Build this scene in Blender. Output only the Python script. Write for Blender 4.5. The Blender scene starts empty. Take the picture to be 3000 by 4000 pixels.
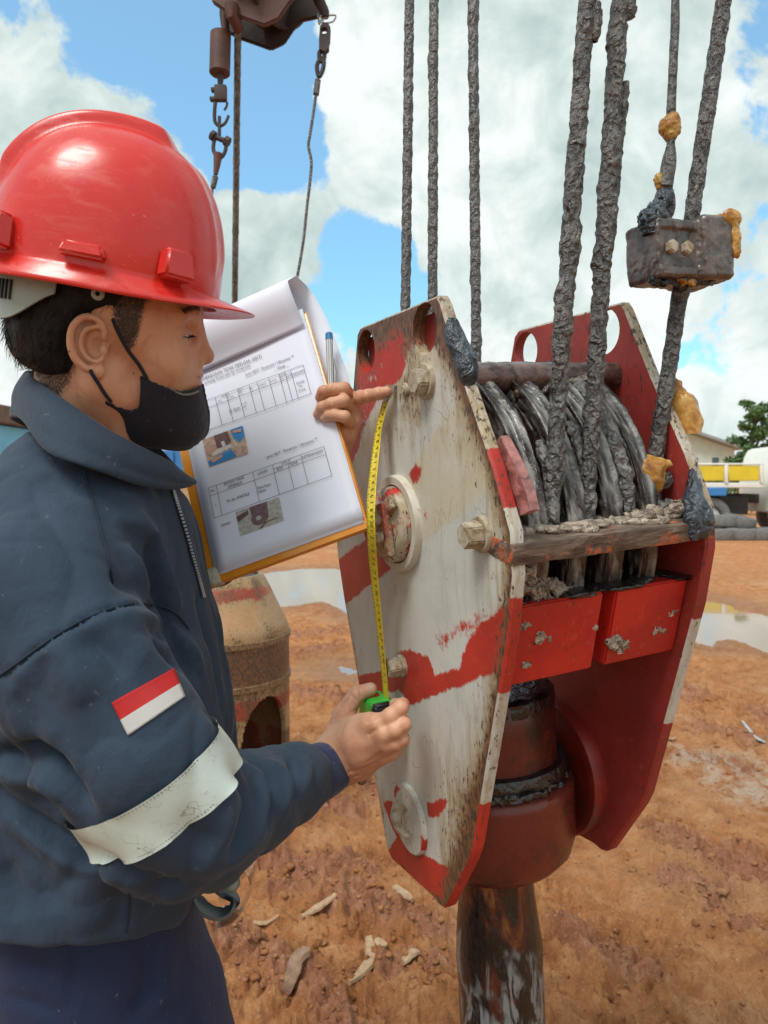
import bpy, bmesh, math, random
import numpy as np
from mathutils import Vector, Matrix, geometry
from mathutils.bvhtree import BVHTree

scene = bpy.context.scene
COL = scene.collection
RAD = math.radians
random.seed(7)
RNG = np.random.default_rng(11)

# ------------------------------------------------------------------ camera
FOC, CX, CY = 2889.0, 1500.0, 2000.0
CAM_H = 1.35
PITCH = math.atan(120.0 / FOC)
CAM = np.array([0.0, 0.0, CAM_H])
C_FW = np.array([0.0, math.cos(PITCH), -math.sin(PITCH)])
C_UP = np.array([0.0, math.sin(PITCH), math.cos(PITCH)])
C_RT = np.array([1.0, 0.0, 0.0])

cam_data = bpy.data.cameras.new('camera')
cam_data.sensor_fit = 'VERTICAL'
cam_data.sensor_height = 36.0
cam_data.lens = FOC / 4000.0 * 36.0
cam_data.clip_start = 0.02
cam_data.clip_end = 2500.0
cam_data.dof.use_dof = True
cam_data.dof.focus_distance = 0.95
cam_data.dof.aperture_fstop = 10.0
cam = bpy.data.objects.new('camera', cam_data)
COL.objects.link(cam)
cam.location = CAM
cam.rotation_euler = (RAD(90) - PITCH, 0, 0)
scene.camera = cam

# ------------------------------------------------------------------ exposure
scene.view_settings.view_transform = 'Standard'
scene.view_settings.look = 'None'
scene.view_settings.exposure = 0.36
scene.view_settings.gamma = 1.0
scene.view_settings.use_curve_mapping = False

# ------------------------------------------------------------------ node helper
class NT:
    def __init__(self, tree):
        self.t = tree
        self.n = tree.nodes
        self.l = tree.links
    def node(self, typ, **kw):
        nd = self.n.new(typ)
        for k, v in kw.items():
            setattr(nd, k, v)
        return nd
    def put(self, sock, val):
        if isinstance(val, bpy.types.NodeSocket):
            self.l.new(val, sock)
        elif val is not None:
            if hasattr(sock, 'default_value'):
                dv = sock.default_value
                if hasattr(dv, '__len__') and not isinstance(val, str):
                    val = list(val)
                    if len(dv) == 4 and len(val) == 3:
                        val = val + [1.0]
                sock.default_value = val
    def math(self, op, a, b=None, c=None, clamp=False):
        nd = self.node('ShaderNodeMath', operation=op)
        nd.use_clamp = clamp
        self.put(nd.inputs[0], a)
        if b is not None: self.put(nd.inputs[1], b)
        if c is not None: self.put(nd.inputs[2], c)
        return nd.outputs[0]
    def worms(self, scale, k=20.0, vec=None, detail=3.0):
        n = self.noise(scale, detail, .5, vec, .3)
        return self.math('ADD', .5, self.math('MULTIPLY', self.math('SINE', self.math('MULTIPLY', n, k)), .5))
    def noise(self, scale, detail=4.0, rough=0.55, vec=None, dist=0.0, off=None):
        nd = self.node('ShaderNodeTexNoise')
        nd.inputs['Scale'].default_value = scale
        nd.inputs['Detail'].default_value = detail
        nd.inputs['Roughness'].default_value = rough
        nd.inputs['Distortion'].default_value = dist
        if vec is not None: self.l.new(vec, nd.inputs['Vector'])
        return nd.outputs['Fac']
    def voro(self, scale, vec=None, feature='F1', out='Distance'):
        nd = self.node('ShaderNodeTexVoronoi', feature=feature)
        nd.inputs['Scale'].default_value = scale
        if vec is not None: self.l.new(vec, nd.inputs['Vector'])
        return nd.outputs[out]
    def ramp(self, fac, stops, interp='LINEAR'):
        nd = self.node('ShaderNodeValToRGB')
        cr = nd.color_ramp
        cr.interpolation = interp
        while len(cr.elements) < len(stops):
            cr.elements.new(0.5)
        for e, (p, c) in zip(cr.elements, stops):
            e.position = p
            if not hasattr(c, '__len__'): c = (c, c, c)
            e.color = (*c[:3], 1.0)
        self.put(nd.inputs[0], fac)
        return nd.outputs[0]
    def smooth(self, x, lo, hi):
        nd = self.node('ShaderNodeMapRange', interpolation_type='SMOOTHSTEP')
        self.put(nd.inputs[0], x)
        self.put(nd.inputs[1], lo); self.put(nd.inputs[2], hi)
        return nd.outputs[0]
    def mix(self, fac, a, b, blend='MIX'):
        nd = self.node('ShaderNodeMix', data_type='RGBA', blend_type=blend)
        self.put(nd.inputs[0], fac)
        self.put(nd.inputs[6], a); self.put(nd.inputs[7], b)
        return nd.outputs[2]
    def attr(self, name):
        nd = self.node('ShaderNodeAttribute', attribute_name=name)
        return nd
    def obj(self):
        return self.node('ShaderNodeTexCoord').outputs['Object']
    def scalevec(self, v, s):
        nd = self.node('ShaderNodeMapping')
        self.l.new(v, nd.inputs[0])
        nd.inputs['Scale'].default_value = s
        return nd.outputs[0]
    def bump(self, h, strength=0.4, dist=0.002, normal=None):
        nd = self.node('ShaderNodeBump')
        nd.inputs['Strength'].default_value = strength
        nd.inputs['Distance'].default_value = dist
        self.l.new(h, nd.inputs['Height'])
        if normal is not None: self.l.new(normal, nd.inputs['Normal'])
        return nd.outputs[0]

def new_mat(name):
    m = bpy.data.materials.new(name)
    m.use_nodes = True
    t = NT(m.node_tree)
    p = m.node_tree.nodes['Principled BSDF']
    return m, t, p

def simple(name, col, rough=0.5, metal=0.0, var=0.15, vscale=40.0, bump=0.0, bscale=200.0, bdist=0.001, spec=None, coat=0.0):
    m, t, p = new_mat(name)
    o = t.obj()
    n = t.noise(vscale, 5, 0.6, o)
    c1 = [c * (1 - var) for c in col]; c2 = [min(1, c * (1 + var)) for c in col]
    t.put(p.inputs['Base Color'], t.ramp(n, [(0.3, c1), (0.7, c2)]))
    t.put(p.inputs['Roughness'], rough)
    t.put(p.inputs['Metallic'], metal)
    if spec is not None: t.put(p.inputs['Specular IOR Level'], spec)
    if coat: t.put(p.inputs['Coat Weight'], coat); t.put(p.inputs['Coat Roughness'], 0.05)
    if bump:
        t.put(p.inputs['Normal'], t.bump(t.noise(bscale, 4, 0.6, o), bump, bdist))
    return m

# ------------------------------------------------------------------ sky (world) and sun
SUN_EL, SUN_AZ = RAD(58), RAD(218)     # azimuth measured clockwise from +Y: behind the camera, to its left
world = bpy.data.worlds.new('World')
scene.world = world
world.use_nodes = True
w = NT(world.node_tree)
for nd in list(w.n): w.n.remove(nd)
w_out = w.node('ShaderNodeOutputWorld')
bg = w.node('ShaderNodeBackground')
bg.inputs['Strength'].default_value = 0.1
w.l.new(bg.outputs[0], w_out.inputs[0])
sky = w.node('ShaderNodeTexSky', sky_type='NISHITA')
sky.sun_disc = False
sky.sun_elevation = SUN_EL
sky.sun_rotation = SUN_AZ
sky.altitude = 50; sky.air_density = 1.0; sky.dust_density = 0.6; sky.ozone_density = 1.6
gen = w.node('ShaderNodeTexCoord').outputs['Generated']

def pxdir(x, y):
    d = C_FW + C_RT * (x - CX) / FOC - C_UP * (y - CY) / FOC
    return d / np.linalg.norm(d)

# billowing noise on the direction, plus the gaps of blue where the photograph has them
n_big = w.noise(2.6, 9, 0.58, gen, 0.35)
n_puff = w.noise(7.0, 8, 0.6, gen, 0.5)
n_fine = w.noise(19.0, 7, 0.62, gen, 0.3)
den = w.math('ADD', w.math('ADD', w.math('MULTIPLY', w.math('SUBTRACT', n_big, .5), 0.75), w.math('MULTIPLY', w.math('SUBTRACT', n_puff, .5), 1.15)), w.math('ADD', .5, w.math('MULTIPLY', w.math('SUBTRACT', n_fine, .5), .42)))
GAPS = [(300, 130, 260, .45), (600, 180, 260, .50), (1000, 430, 250, .5), (480, 480, 170, -.35), (760, 60, 200, .2), (1230, 330, 200, .36), (1120, 640, 200, .34),
        (780, 560, 200, .25), (1440, 940, 170, .42), (1350, 1120, 230, .45), (1480, 1180, 170, .34), (2900, 1230, 300, .28), (2680, 720, 120, .12), (1980, 1180, 120, -.1), (2880, 1530, 120, -.15),
        (100, 480, 260, -.25), (620, 980, 330, -.5), (1100, 900, 200, -.45), (1650, 500, 380, -.5), (2000, 350, 600, -.45),
        (2300, 800, 500, -.4), (-120, 300, 200, -.35), (920, 200, 120, -.22)]
hole = None
for (x, y, r, s) in GAPS:
    d = pxdir(x, y)
    ang = math.atan(r / FOC)
    dp = w.node('ShaderNodeVectorMath', operation='DOT_PRODUCT')
    w.l.new(gen, dp.inputs[0]); dp.inputs[1].default_value = d
    v = w.math('MULTIPLY', w.smooth(dp.outputs['Value'], math.cos(ang * 1.35), math.cos(ang * 0.35)), s)
    hole = v if hole is None else w.math('ADD', hole, v)
hole = w.math('MAXIMUM', w.math('MINIMUM', hole, 0.6), -0.4)
cloud = w.smooth(w.math('SUBTRACT', w.math('ADD', den, 0.12), w.math('MULTIPLY', hole, 0.55)), 0.44, 0.56)
shade_n = w.noise(3.3, 7, 0.55, gen, 0.3)
fine_n = w.noise(9.0, 8, 0.62, gen, 0.4)
sh = w.math('ADD', w.math('MULTIPLY', shade_n, 0.5), w.math('MULTIPLY', fine_n, 0.5))
cl_col = w.ramp(sh, [(0.38, (3.7, 4.7, 4.6)), (0.475, (5.2, 6.1, 5.95)), (0.58, (7.6, 8.1, 7.95))])
sky_col = w.mix(1.0, sky.outputs[0], (.95, 1.75, 1.9), 'MULTIPLY')
bright = w.mix(0.30, sky_col, (4.4, 6.4, 7.6))
col = w.mix(cloud, bright, cl_col)
w.l.new(col, bg.inputs['Color'])

sun_data = bpy.data.lights.new('sun', 'SUN')
sun_data.energy = 2.2
sun_data.angle = RAD(24)
sun_data.color = (1.0, 0.95, 0.87)
sun = bpy.data.objects.new('sun', sun_data)
COL.objects.link(sun)
sd = Vector((math.cos(SUN_EL) * math.sin(SUN_AZ), math.cos(SUN_EL) * math.cos(SUN_AZ), math.sin(SUN_EL)))
sun.rotation_euler = sd.to_track_quat('Z', 'Y').to_euler()
sun.location = (0, -5, 12)

# ------------------------------------------------------------------ geometry helpers
def px(x, y, d):
    """point at forward distance d on the line of sight through photograph pixel x, y"""
    return CAM + d * (C_FW + C_RT * (x - CX) / FOC - C_UP * (y - CY) / FOC)
def ray(x, y):
    return C_FW + C_RT * (x - CX) / FOC - C_UP * (y - CY) / FOC
def on_ground(x, y, z=0.0):
    d = ray(x, y)
    return CAM + d * ((z - CAM_H) / d[2])
def rpx(r, d):
    return r * d / FOC
def proj(P):
    d = np.asarray(P) - CAM
    z = d @ C_FW
    return np.stack([CX + FOC * (d @ C_RT) / z, CY - FOC * (d @ C_UP) / z], -1)

def tag(o, label=None, cat=None, group=None, kind=None):
    if label: o['label'] = label
    if cat: o['category'] = cat
    if group: o['group'] = group
    if kind: o['kind'] = kind
    return o
def link(name, me, mats, parent=None, smooth=True):
    o = bpy.data.objects.new(name, me)
    COL.objects.link(o)
    for m in (mats if isinstance(mats, (list, tuple)) else [mats]):
        me.materials.append(m)
    if parent is not None: o.parent = parent
    if smooth and len(me.polygons): me.shade_smooth()
    return o
def empty(name, loc=(0, 0, 0), label=None, cat=None, group=None):
    o = bpy.data.objects.new(name, None)
    o.empty_display_size = 0.05
    COL.objects.link(o)
    o.location = loc
    return tag(o, label, cat, group)
def mesh_np(name, V, F):
    me = bpy.data.meshes.new(name)
    V = np.asarray(V, dtype=np.float32); F = np.asarray(F, dtype=np.int32)
    nv, nf, k = len(V), len(F), F.shape[1]
    me.vertices.add(nv); me.vertices.foreach_set('co', V.ravel())
    me.loops.add(nf * k); me.loops.foreach_set('vertex_index', F.ravel())
    me.polygons.add(nf)
    me.polygons.foreach_set('loop_start', np.arange(0, nf * k, k, dtype=np.int32))
    me.polygons.foreach_set('loop_total', np.full(nf, k, dtype=np.int32))
    me.update(calc_edges=True)
    me.validate()
    return me
def fattr(me, name, vals):
    a = me.attributes.new(name, 'FLOAT', 'POINT')
    a.data.foreach_set('value', np.asarray(vals, dtype=np.float32))
def bm_obj(name, bm, mats, parent=None, smooth=True, angle=40):
    me = bpy.data.meshes.new(name)
    bmesh.ops.recalc_face_normals(bm, faces=bm.faces[:])
    bm.to_mesh(me); bm.free()
    o = link(name, me, mats, parent, smooth)
    if smooth and angle:
        me.set_sharp_from_angle(angle=RAD(angle))
    return o
def frame_to(d):
    d = Vector(d).normalized()
    return d.to_track_quat('Z', 'Y').to_matrix()
def add_box(bm, c, size, rot=None, bevel=0.0, seg=2, mi=0):
    r = bmesh.ops.create_cube(bm, size=1.0)
    vs = r['verts']
    M = Matrix.Translation(Vector(c)) @ (rot.to_4x4() if rot is not None else Matrix.Identity(4)) @ Matrix.Diagonal((*size, 1))
    bmesh.ops.transform(bm, matrix=M, verts=vs)
    fs = list({f for v in vs for f in v.link_faces})
    if bevel > 0:
        es = list({e for v in vs for e in v.link_edges})
        rr = bmesh.ops.bevel(bm, geom=es, offset=bevel, segments=seg, affect='EDGES', profile=0.6)
        fs = list({f for f in rr['faces']} | {f for f in fs if f.is_valid})
    for f in fs:
        if f.is_valid: f.material_index = mi
    return fs
def add_cyl(bm, p0, p1, r0, r1=None, seg=24, caps=True, mi=0, bevel=0.0):
    p0, p1 = Vector(p0), Vector(p1)
    r1 = r0 if r1 is None else r1
    d = p1 - p0
    M = Matrix.Translation((p0 + p1) / 2) @ frame_to(d).to_4x4()
    r = bmesh.ops.create_cone(bm, cap_ends=caps, segments=seg, radius1=r0, radius2=r1, depth=d.length, matrix=M)
    fs = {f for v in r['verts'] for f in v.link_faces}
    if bevel > 0 and caps:
        es = [e for e in {e for v in r['verts'] for e in v.link_edges} if len(e.link_faces) == 2 and any(len(f.verts) > 4 for f in e.link_faces)]
        rr = bmesh.ops.bevel(bm, geom=es, offset=bevel, segments=2, affect='EDGES')
        fs = {f for f in fs if f.is_valid} | set(rr['faces'])
    for f in fs:
        if f.is_valid: f.material_index = mi
def add_tube(bm, pts, radii, seg=10, caps=True, closed=False, mi=0):
    pts = [Vector(p) for p in pts]
    n = len(pts)
    if not hasattr(radii, '__len__'): radii = [radii] * n
    rings = []
    up = None
    for i in range(n):
        a = pts[(i - 1) % n] if (i > 0 or closed) else pts[i]
        b = pts[(i + 1) % n] if (i < n - 1 or closed) else pts[i]
        t = (b - a).normalized()
        if up is None:
            up = Vector((0, 0, 1)) if abs(t.z) < 0.9 else Vector((1, 0, 0))
        x = up.cross(t).normalized()
        y = t.cross(x).normalized()
        up = y
        rings.append([bm.verts.new(pts[i] + (x * math.cos(2 * math.pi * k / seg) + y * math.sin(2 * math.pi * k / seg)) * radii[i]) for k in range(seg)])
    m = n if closed else n - 1
    for i in range(m):
        A, B = rings[i], rings[(i + 1) % n]
        for k in range(seg):
            f = bm.faces.new((A[k], A[(k + 1) % seg], B[(k + 1) % seg], B[k])); f.material_index = mi
    if caps and not closed:
        f = bm.faces.new(rings[0][::-1]); f.material_index = mi
        f = bm.faces.new(rings[-1]); f.material_index = mi
def add_lathe(bm, prof, origin=(0, 0, 0), axis=(0, 0, 1), seg=48, mi=0):
    M = Matrix.Translation(Vector(origin)) @ frame_to(axis).to_4x4()
    rings = []
    for (r, z) in prof:
        if r < 1e-6:
            rings.append([bm.verts.new(M @ Vector((0, 0, z)))])
        else:
            rings.append([bm.verts.new(M @ Vector((r * math.cos(2 * math.pi * k / seg), r * math.sin(2 * math.pi * k / seg), z))) for k in range(seg)])
    for A, B in zip(rings[:-1], rings[1:]):
        for k in range(seg):
            k2 = (k + 1) % seg
            if len(A) == 1 and len(B) == 1: continue
            if len(A) == 1: f = bm.faces.new((A[0], B[k], B[k2]))
            elif len(B) == 1: f = bm.faces.new((A[k], A[k2], B[0]))
            else: f = bm.faces.new((A[k], A[k2], B[k2], B[k]))
            f.material_index = mi
def spline(pts, n):
    """Catmull-Rom through the points, n samples"""
    P = np.asarray(pts, float)
    P = np.vstack([2 * P[0] - P[1], P, 2 * P[-1] - P[-2]])
    m = len(P) - 3
    out = []
    for t in np.linspace(0, m - 1e-9, n):
        i = int(t); u = t - i
        a, b, c, d = P[i], P[i + 1], P[i + 2], P[i + 3]
        out.append(0.5 * ((2 * b) + (-a + c) * u + (2 * a - 5 * b + 4 * c - d) * u * u + (-a + 3 * b - 3 * c + d) * u ** 3))
    return np.array(out)

# ------------------------------------------------------------------ numpy noise
_TAB = np.random.default_rng(3).random((64, 64, 64)).astype(np.float32)
def vnoise3(x, y, z):
    xi, yi, zi = np.floor(x).astype(np.int64), np.floor(y).astype(np.int64), np.floor(z).astype(np.int64)
    fx, fy, fz = x - xi, y - yi, z - zi
    fx = fx * fx * (3 - 2 * fx); fy = fy * fy * (3 - 2 * fy); fz = fz * fz * (3 - 2 * fz)
    x0, y0, z0 = xi & 63, yi & 63, zi & 63
    x1, y1, z1 = (xi + 1) & 63, (yi + 1) & 63, (zi + 1) & 63
    T = _TAB
    c00 = T[x0, y0, z0] * (1 - fx) + T[x1, y0, z0] * fx
    c10 = T[x0, y1, z0] * (1 - fx) + T[x1, y1, z0] * fx
    c01 = T[x0, y0, z1] * (1 - fx) + T[x1, y0, z1] * fx
    c11 = T[x0, y1, z1] * (1 - fx) + T[x1, y1, z1] * fx
    return (c00 * (1 - fy) + c10 * fy) * (1 - fz) + (c01 * (1 - fy) + c11 * fy) * fz
def fbm3(P, scale, oct=4, gain=0.5, seed=0.0):
    x, y, z = P[..., 0] * scale + seed, P[..., 1] * scale + seed * 1.7, P[..., 2] * scale - seed
    s = 0; a = 1.0; tot = 0
    for o in range(oct):
        s = s + a * vnoise3(x, y, z); tot += a
        a *= gain; x = x * 2.03 + 11.3; y = y * 2.03 + 5.1; z = z * 2.03 + 7.7
    return s / tot
def fbm2(x, y, scale, oct=4, gain=0.5, seed=0.0):
    return fbm3(np.stack([x, y, np.full_like(x, 0.37)], -1), scale, oct, gain, seed)
def sstep(x, a, b):
    t = np.clip((x - a) / (b - a), 0, 1)
    return t * t * (3 - 2 * t)
def poly_sd(px_, py_, poly):
    """signed distance (negative inside) of 2-D points to a polygon"""
    poly = np.asarray(poly, float)
    d2 = np.full(np.shape(px_), 1e18); inside = np.zeros(np.shape(px_), bool)
    n = len(poly)
    for i in range(n):
        ax, ay = poly[i]; bx, by = poly[(i + 1) % n]
        ex, ey = bx - ax, by - ay
        wx, wy = px_ - ax, py_ - ay
        t = np.clip((wx * ex + wy * ey) / (ex * ex + ey * ey + 1e-18), 0, 1)
        d2 = np.minimum(d2, (wx - t * ex) ** 2 + (wy - t * ey) ** 2)
        c = ((ay <= py_) & (by > py_)) | ((by <= py_) & (ay > py_))
        xi = ax + (py_ - ay) / (by - ay + 1e-18) * ex
        inside ^= c & (px_ < xi)
    d = np.sqrt(d2)
    return np.where(inside, -d, d)

# ------------------------------------------------------------------ SDF sculpting
class Sdf:
    def __init__(self, lo, hi, h):
        self.lo = np.array(lo, float); self.h = h
        self.n = np.ceil((np.array(hi) - self.lo) / h).astype(int) + 1
        self.a = np.full(self.n, 1.0, np.float32)
        self.ax = [self.lo[i] + h * np.arange(self.n[i]) for i in range(3)]
    def box(self, lo, hi, pad):
        s = []
        for i in range(3):
            a = int(np.floor((lo[i] - pad - self.lo[i]) / self.h)); b = int(np.ceil((hi[i] + pad - self.lo[i]) / self.h)) + 1
            s.append(slice(max(a, 0), max(min(b, self.n[i]), 0)))
        return tuple(s)
    def pts(self, s=None):
        s = s or (slice(None),) * 3
        return np.stack(np.meshgrid(self.ax[0][s[0]], self.ax[1][s[1]], self.ax[2][s[2]], indexing='ij'), -1)
    def _op(self, s, d, k, sub=False):
        cur = self.a[s]
        if cur.size == 0: return
        if sub:
            d = -d
            if k > 0:
                h = np.maximum(k - np.abs(cur - d), 0) / k
                self.a[s] = np.maximum(cur, d) + h * h * k * 0.25
            else: self.a[s] = np.maximum(cur, d)
        else:
            if k > 0:
                h = np.maximum(k - np.abs(cur - d), 0) / k
                self.a[s] = np.minimum(cur, d) - h * h * k * 0.25
            else: self.a[s] = np.minimum(cur, d)
    def cap(self, a, b, ra, rb=None, k=0.0, sub=False):
        rb = ra if rb is None else rb
        a = np.array(a, float); b = np.array(b, float)
        R = max(ra, rb)
        s = self.box(np.minimum(a, b) - R, np.maximum(a, b) + R, k + 4 * self.h)
        P = self.pts(s)
        e = b - a
        wv = P - a
        t = np.clip((wv @ e) / (e @ e + 1e-12), 0, 1)
        d = np.linalg.norm(wv - t[..., None] * e, axis=-1) - (ra + (rb - ra) * t)
        self._op(s, d, k, sub)
    def chain(self, pts, rad, k=0.0, kk=None):
        for i in range(len(pts) - 1):
            self.cap(pts[i], pts[i + 1], rad[i], rad[i + 1], k if i == 0 else (kk if kk is not None else k))
    def tube(self, pts, rad, k=0.0):
        A = np.array(pts, float); R = max(rad)
        s = self.box(A.min(0) - R, A.max(0) + R, k + 4 * self.h)
        P = self.pts(s); best = None
        for i in range(len(A) - 1):
            e = A[i + 1] - A[i]; wv = P - A[i]
            t = np.clip((wv @ e) / (e @ e + 1e-12), 0, 1)
            d = np.linalg.norm(wv - t[..., None] * e, axis=-1) - (rad[i] + (rad[i + 1] - rad[i]) * t)
            best = d if best is None else np.minimum(best, d)
        self._op(s, best, k)
    def ell(self, c, r, k=0.0, sub=False, M=None):
        c = np.array(c, float); r = np.array(r, float)
        R = r.max() if M is not None else r
        s = self.box(c - R, c + R, k + 4 * self.h)
        P = self.pts(s) - c
        if M is not None: P = P @ np.asarray(M)      # columns of M are the ellipsoid's axes
        q = P / r
        l = np.linalg.norm(q, axis=-1)
        g = np.linalg.norm(P / (r * r), axis=-1) + 1e-9
        d = np.where(l < 0.05, -r.min(), l * (l - 1) / g)
        self._op(s, d, k, sub)
    def rbox(self, c, hs, rd=0.0, k=0.0, sub=False, M=None):
        c = np.array(c, float); hs = np.array(hs, float)
        R = np.linalg.norm(hs)
        s = self.box(c - R, c + R, k + 4 * self.h)
        P = self.pts(s) - c
        if M is not None: P = P @ np.asarray(M)
        q = np.abs(P) - (hs - rd)
        d = np.linalg.norm(np.maximum(q, 0), axis=-1) + np.minimum(q.max(-1), 0) - rd
        self._op(s, d, k, sub)
    def mesh(self, smooth=1):
        A = self.a
        V, F = surface_nets(A, self.lo, self.h)
        V = laplace(V, F, smooth)
        return V, F
def surface_nets(A, lo, h):
    S = A < 0
    c = np.zeros(np.array(A.shape) - 1, np.int8)
    for i in (0, 1):
        for j in (0, 1):
            for k in (0, 1):
                c += S[i:A.shape[0] - 1 + i, j:A.shape[1] - 1 + j, k:A.shape[2] - 1 + k]
    act = np.argwhere((c > 0) & (c < 8))
    idx = np.full(c.shape, -1, np.int64)
    idx[act[:, 0], act[:, 1], act[:, 2]] = np.arange(len(act))
    acc = np.zeros((len(act), 3)); cnt = np.zeros(len(act))
    cr = [(i, j, k) for i in (0, 1) for j in (0, 1) for k in (0, 1)]
    for p in cr:
        for ax in range(3):
            if p[ax] == 1: continue
            q = list(p); q[ax] = 1
            va = A[act[:, 0] + p[0], act[:, 1] + p[1], act[:, 2] + p[2]].astype(float)
            vb = A[act[:, 0] + q[0], act[:, 1] + q[1], act[:, 2] + q[2]].astype(float)
            m = (va < 0) != (vb < 0)
            t = np.where(m, va / np.where(m, va - vb, 1), 0)
            pos = np.array(p, float)[None, :].repeat(len(act), 0)
            pos[:, ax] += t
            acc[m] += pos[m]; cnt[m] += 1
    V = lo + h * (act + acc / cnt[:, None])
    quads = []
    for ax in range(3):
        sl0 = [slice(None)] * 3; sl1 = [slice(None)] * 3
        sl0[ax] = slice(0, -1); sl1[ax] = slice(1, None)
        a = S[tuple(sl0)]; b = S[tuple(sl1)]
        e = np.argwhere(a != b)
        o1, o2 = (ax + 1) % 3, (ax + 2) % 3
        ok = (e[:, o1] > 0) & (e[:, o2] > 0) & (e[:, o1] < A.shape[o1] - 1) & (e[:, o2] < A.shape[o2] - 1)
        e = e[ok]
        inside = a[e[:, 0], e[:, 1], e[:, 2]]
        def cell(d1, d2):
            f = e.copy(); f[:, o1] += d1; f[:, o2] += d2
            return idx[f[:, 0], f[:, 1], f[:, 2]]
        q = np.stack([cell(-1, -1), cell(0, -1), cell(0, 0), cell(-1, 0)], 1)
        q[~inside] = q[~inside][:, ::-1]
        quads.append(q)
    F = np.vstack(quads)
    F = F[(F >= 0).all(1)]
    return V, F
def laplace(V, F, it, lam=0.5):
    if it <= 0: return V
    E = np.vstack([F[:, [0, 1]], F[:, [1, 2]], F[:, [2, 3]], F[:, [3, 0]]]) if F.shape[1] == 4 else np.vstack([F[:, [0, 1]], F[:, [1, 2]], F[:, [2, 0]]])
    E = np.vstack([E, E[:, ::-1]])
    n = np.bincount(E[:, 0], minlength=len(V)).astype(float)
    for _ in range(it):
        S = np.stack([np.bincount(E[:, 0], weights=V[E[:, 1], i], minlength=len(V)) for i in range(3)], 1)
        V = V + lam * (S / np.maximum(n, 1)[:, None] - V)
    return V
def vnormals(V, F):
    a = V[F[:, 2]] - V[F[:, 0]]; b = V[F[:, 3]] - V[F[:, 1]] if F.shape[1] == 4 else V[F[:, 1]] - V[F[:, 0]]
    n = np.cross(a, b) if F.shape[1] == 4 else -np.cross(a, b)
    N = np.zeros_like(V)
    for i in range(F.shape[1]):
        for c in range(3):
            N[:, c] += np.bincount(F[:, i], weights=n[:, c], minlength=len(V))
    return N / (np.linalg.norm(N, axis=1, keepdims=True) + 1e-12)
def sdf_obj(name, V, F, mats, parent=None):
    return link(name, mesh_np(name, V, F), mats, parent)
def text_mesh(items, mat_index=0):
    """items: (string, height, 4x4 matrix, align) -> verts, faces (triangulated) joined"""
    Vs, Fs, n = [], [], 0
    for (s, size, M, al) in items:
        cu = bpy.data.curves.new('t', 'FONT')
        cu.body = s; cu.size = size; cu.align_x = al; cu.align_y = 'CENTER'; cu.resolution_u = 2
        o = bpy.data.objects.new('t', cu)
        COL.objects.link(o)
        dg = bpy.context.evaluated_depsgraph_get()
        me = bpy.data.meshes.new_from_object(o.evaluated_get(dg))
        me.calc_loop_triangles()
        v = np.array([(M @ x.co)[:] for x in me.vertices]) if len(me.vertices) else np.zeros((0, 3))
        f = np.array([t.vertices[:] for t in me.loop_triangles]) if len(me.loop_triangles) else np.zeros((0, 3), int)
        Vs.append(v); Fs.append(f + n); n += len(v)
        bpy.data.objects.remove(o); bpy.data.curves.remove(cu); bpy.data.meshes.remove(me)
    return np.vstack(Vs), np.vstack(Fs).astype(int)
# ================================================================== ground
def gpx(x, y):
    p = on_ground(x, y); return p[:2]
PUD_A = [gpx(*q) for q in ((860, 2300), (1010, 2228), (1150, 2212), (1320, 2208), (1500, 2230), (1900, 2290), (2400, 2330), (2720, 2322), (2850, 2338), (3100, 2420), (3300, 2500),
                           (3150, 2560), (2960, 2545), (2860, 2500), (2790, 2535), (2680, 2500), (2400, 2470), (1900, 2430), (1500, 2420), (1380, 2415), (1250, 2352), (1130, 2372), (980, 2400))]
PUD_B = [gpx(*q) for q in ((1255, 2580), (1330, 2565), (1400, 2580), (1480, 2600), (1420, 2632), (1330, 2640), (1270, 2615))]
PUD_C = [gpx(*q) for q in ((3050, 3000), (2800, 2960), (2620, 2930), (2700, 3010), (2900, 3120), (3050, 3150))]
CLODS = []           # (x0, y0, x1, y1, radius, height)  ridges of churned mud, as measured on the ground
for (a, b, r, h) in [((1120, 3480), (1260, 3420), .10, .030), ((1260, 3420), (1420, 3400), .12, .040), ((1360, 3520), (1540, 3600), .13, .050), ((1540, 3600), (1700, 3640), .09, .035),
                     ((1180, 3120), (1330, 3180), .16, .050), ((1000, 3330), (1180, 3440), .10, .022), ((820, 3660), (960, 3720), .07, .030), ((960, 3740), (1130, 3790), .06, .030), ((1110, 3840), (1240, 3900), .08, .036),
                     ((1230, 3900), (1330, 4050), .10, .045), ((1560, 3790), (1700, 3800), .06, .020), ((2560, 3240), (2760, 3330), .10, .040), ((2760, 3330), (2990, 3420), .12, .045),
                     ((2620, 3420), (2810, 3480), .09, .035), ((2760, 2840), (2950, 2900), .14, .050), ((2960, 2790), (3080, 2850), .14, .050), ((2680, 2960), (2900, 3000), .12, .030),
                     ((1190, 2700), (1330, 2730), .16, .035), ((1130, 2560), (1290, 2530), .2, .035), ((2560, 2700), (2700, 2720), .2, .04), ((2250, 3640), (2500, 3760), .10, .028), ((1180, 2480), (1330, 2470), .22, .03),
                     ((2820, 3560), (3000, 3640), .08, .025), ((1420, 3050), (1500, 3140), .10, .03)]:
    A, B = gpx(*a), gpx(*b)
    CLODS.append((*A, *B, r, h))
RUTS = [(gpx(1280, 3330), gpx(1700, 3420), .11), (gpx(2450, 3050), gpx(3000, 3560), .16), (gpx(2300, 3500), gpx(3000, 3980), .17), (gpx(2900, 2620), gpx(2500, 2580), .2)]
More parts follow.
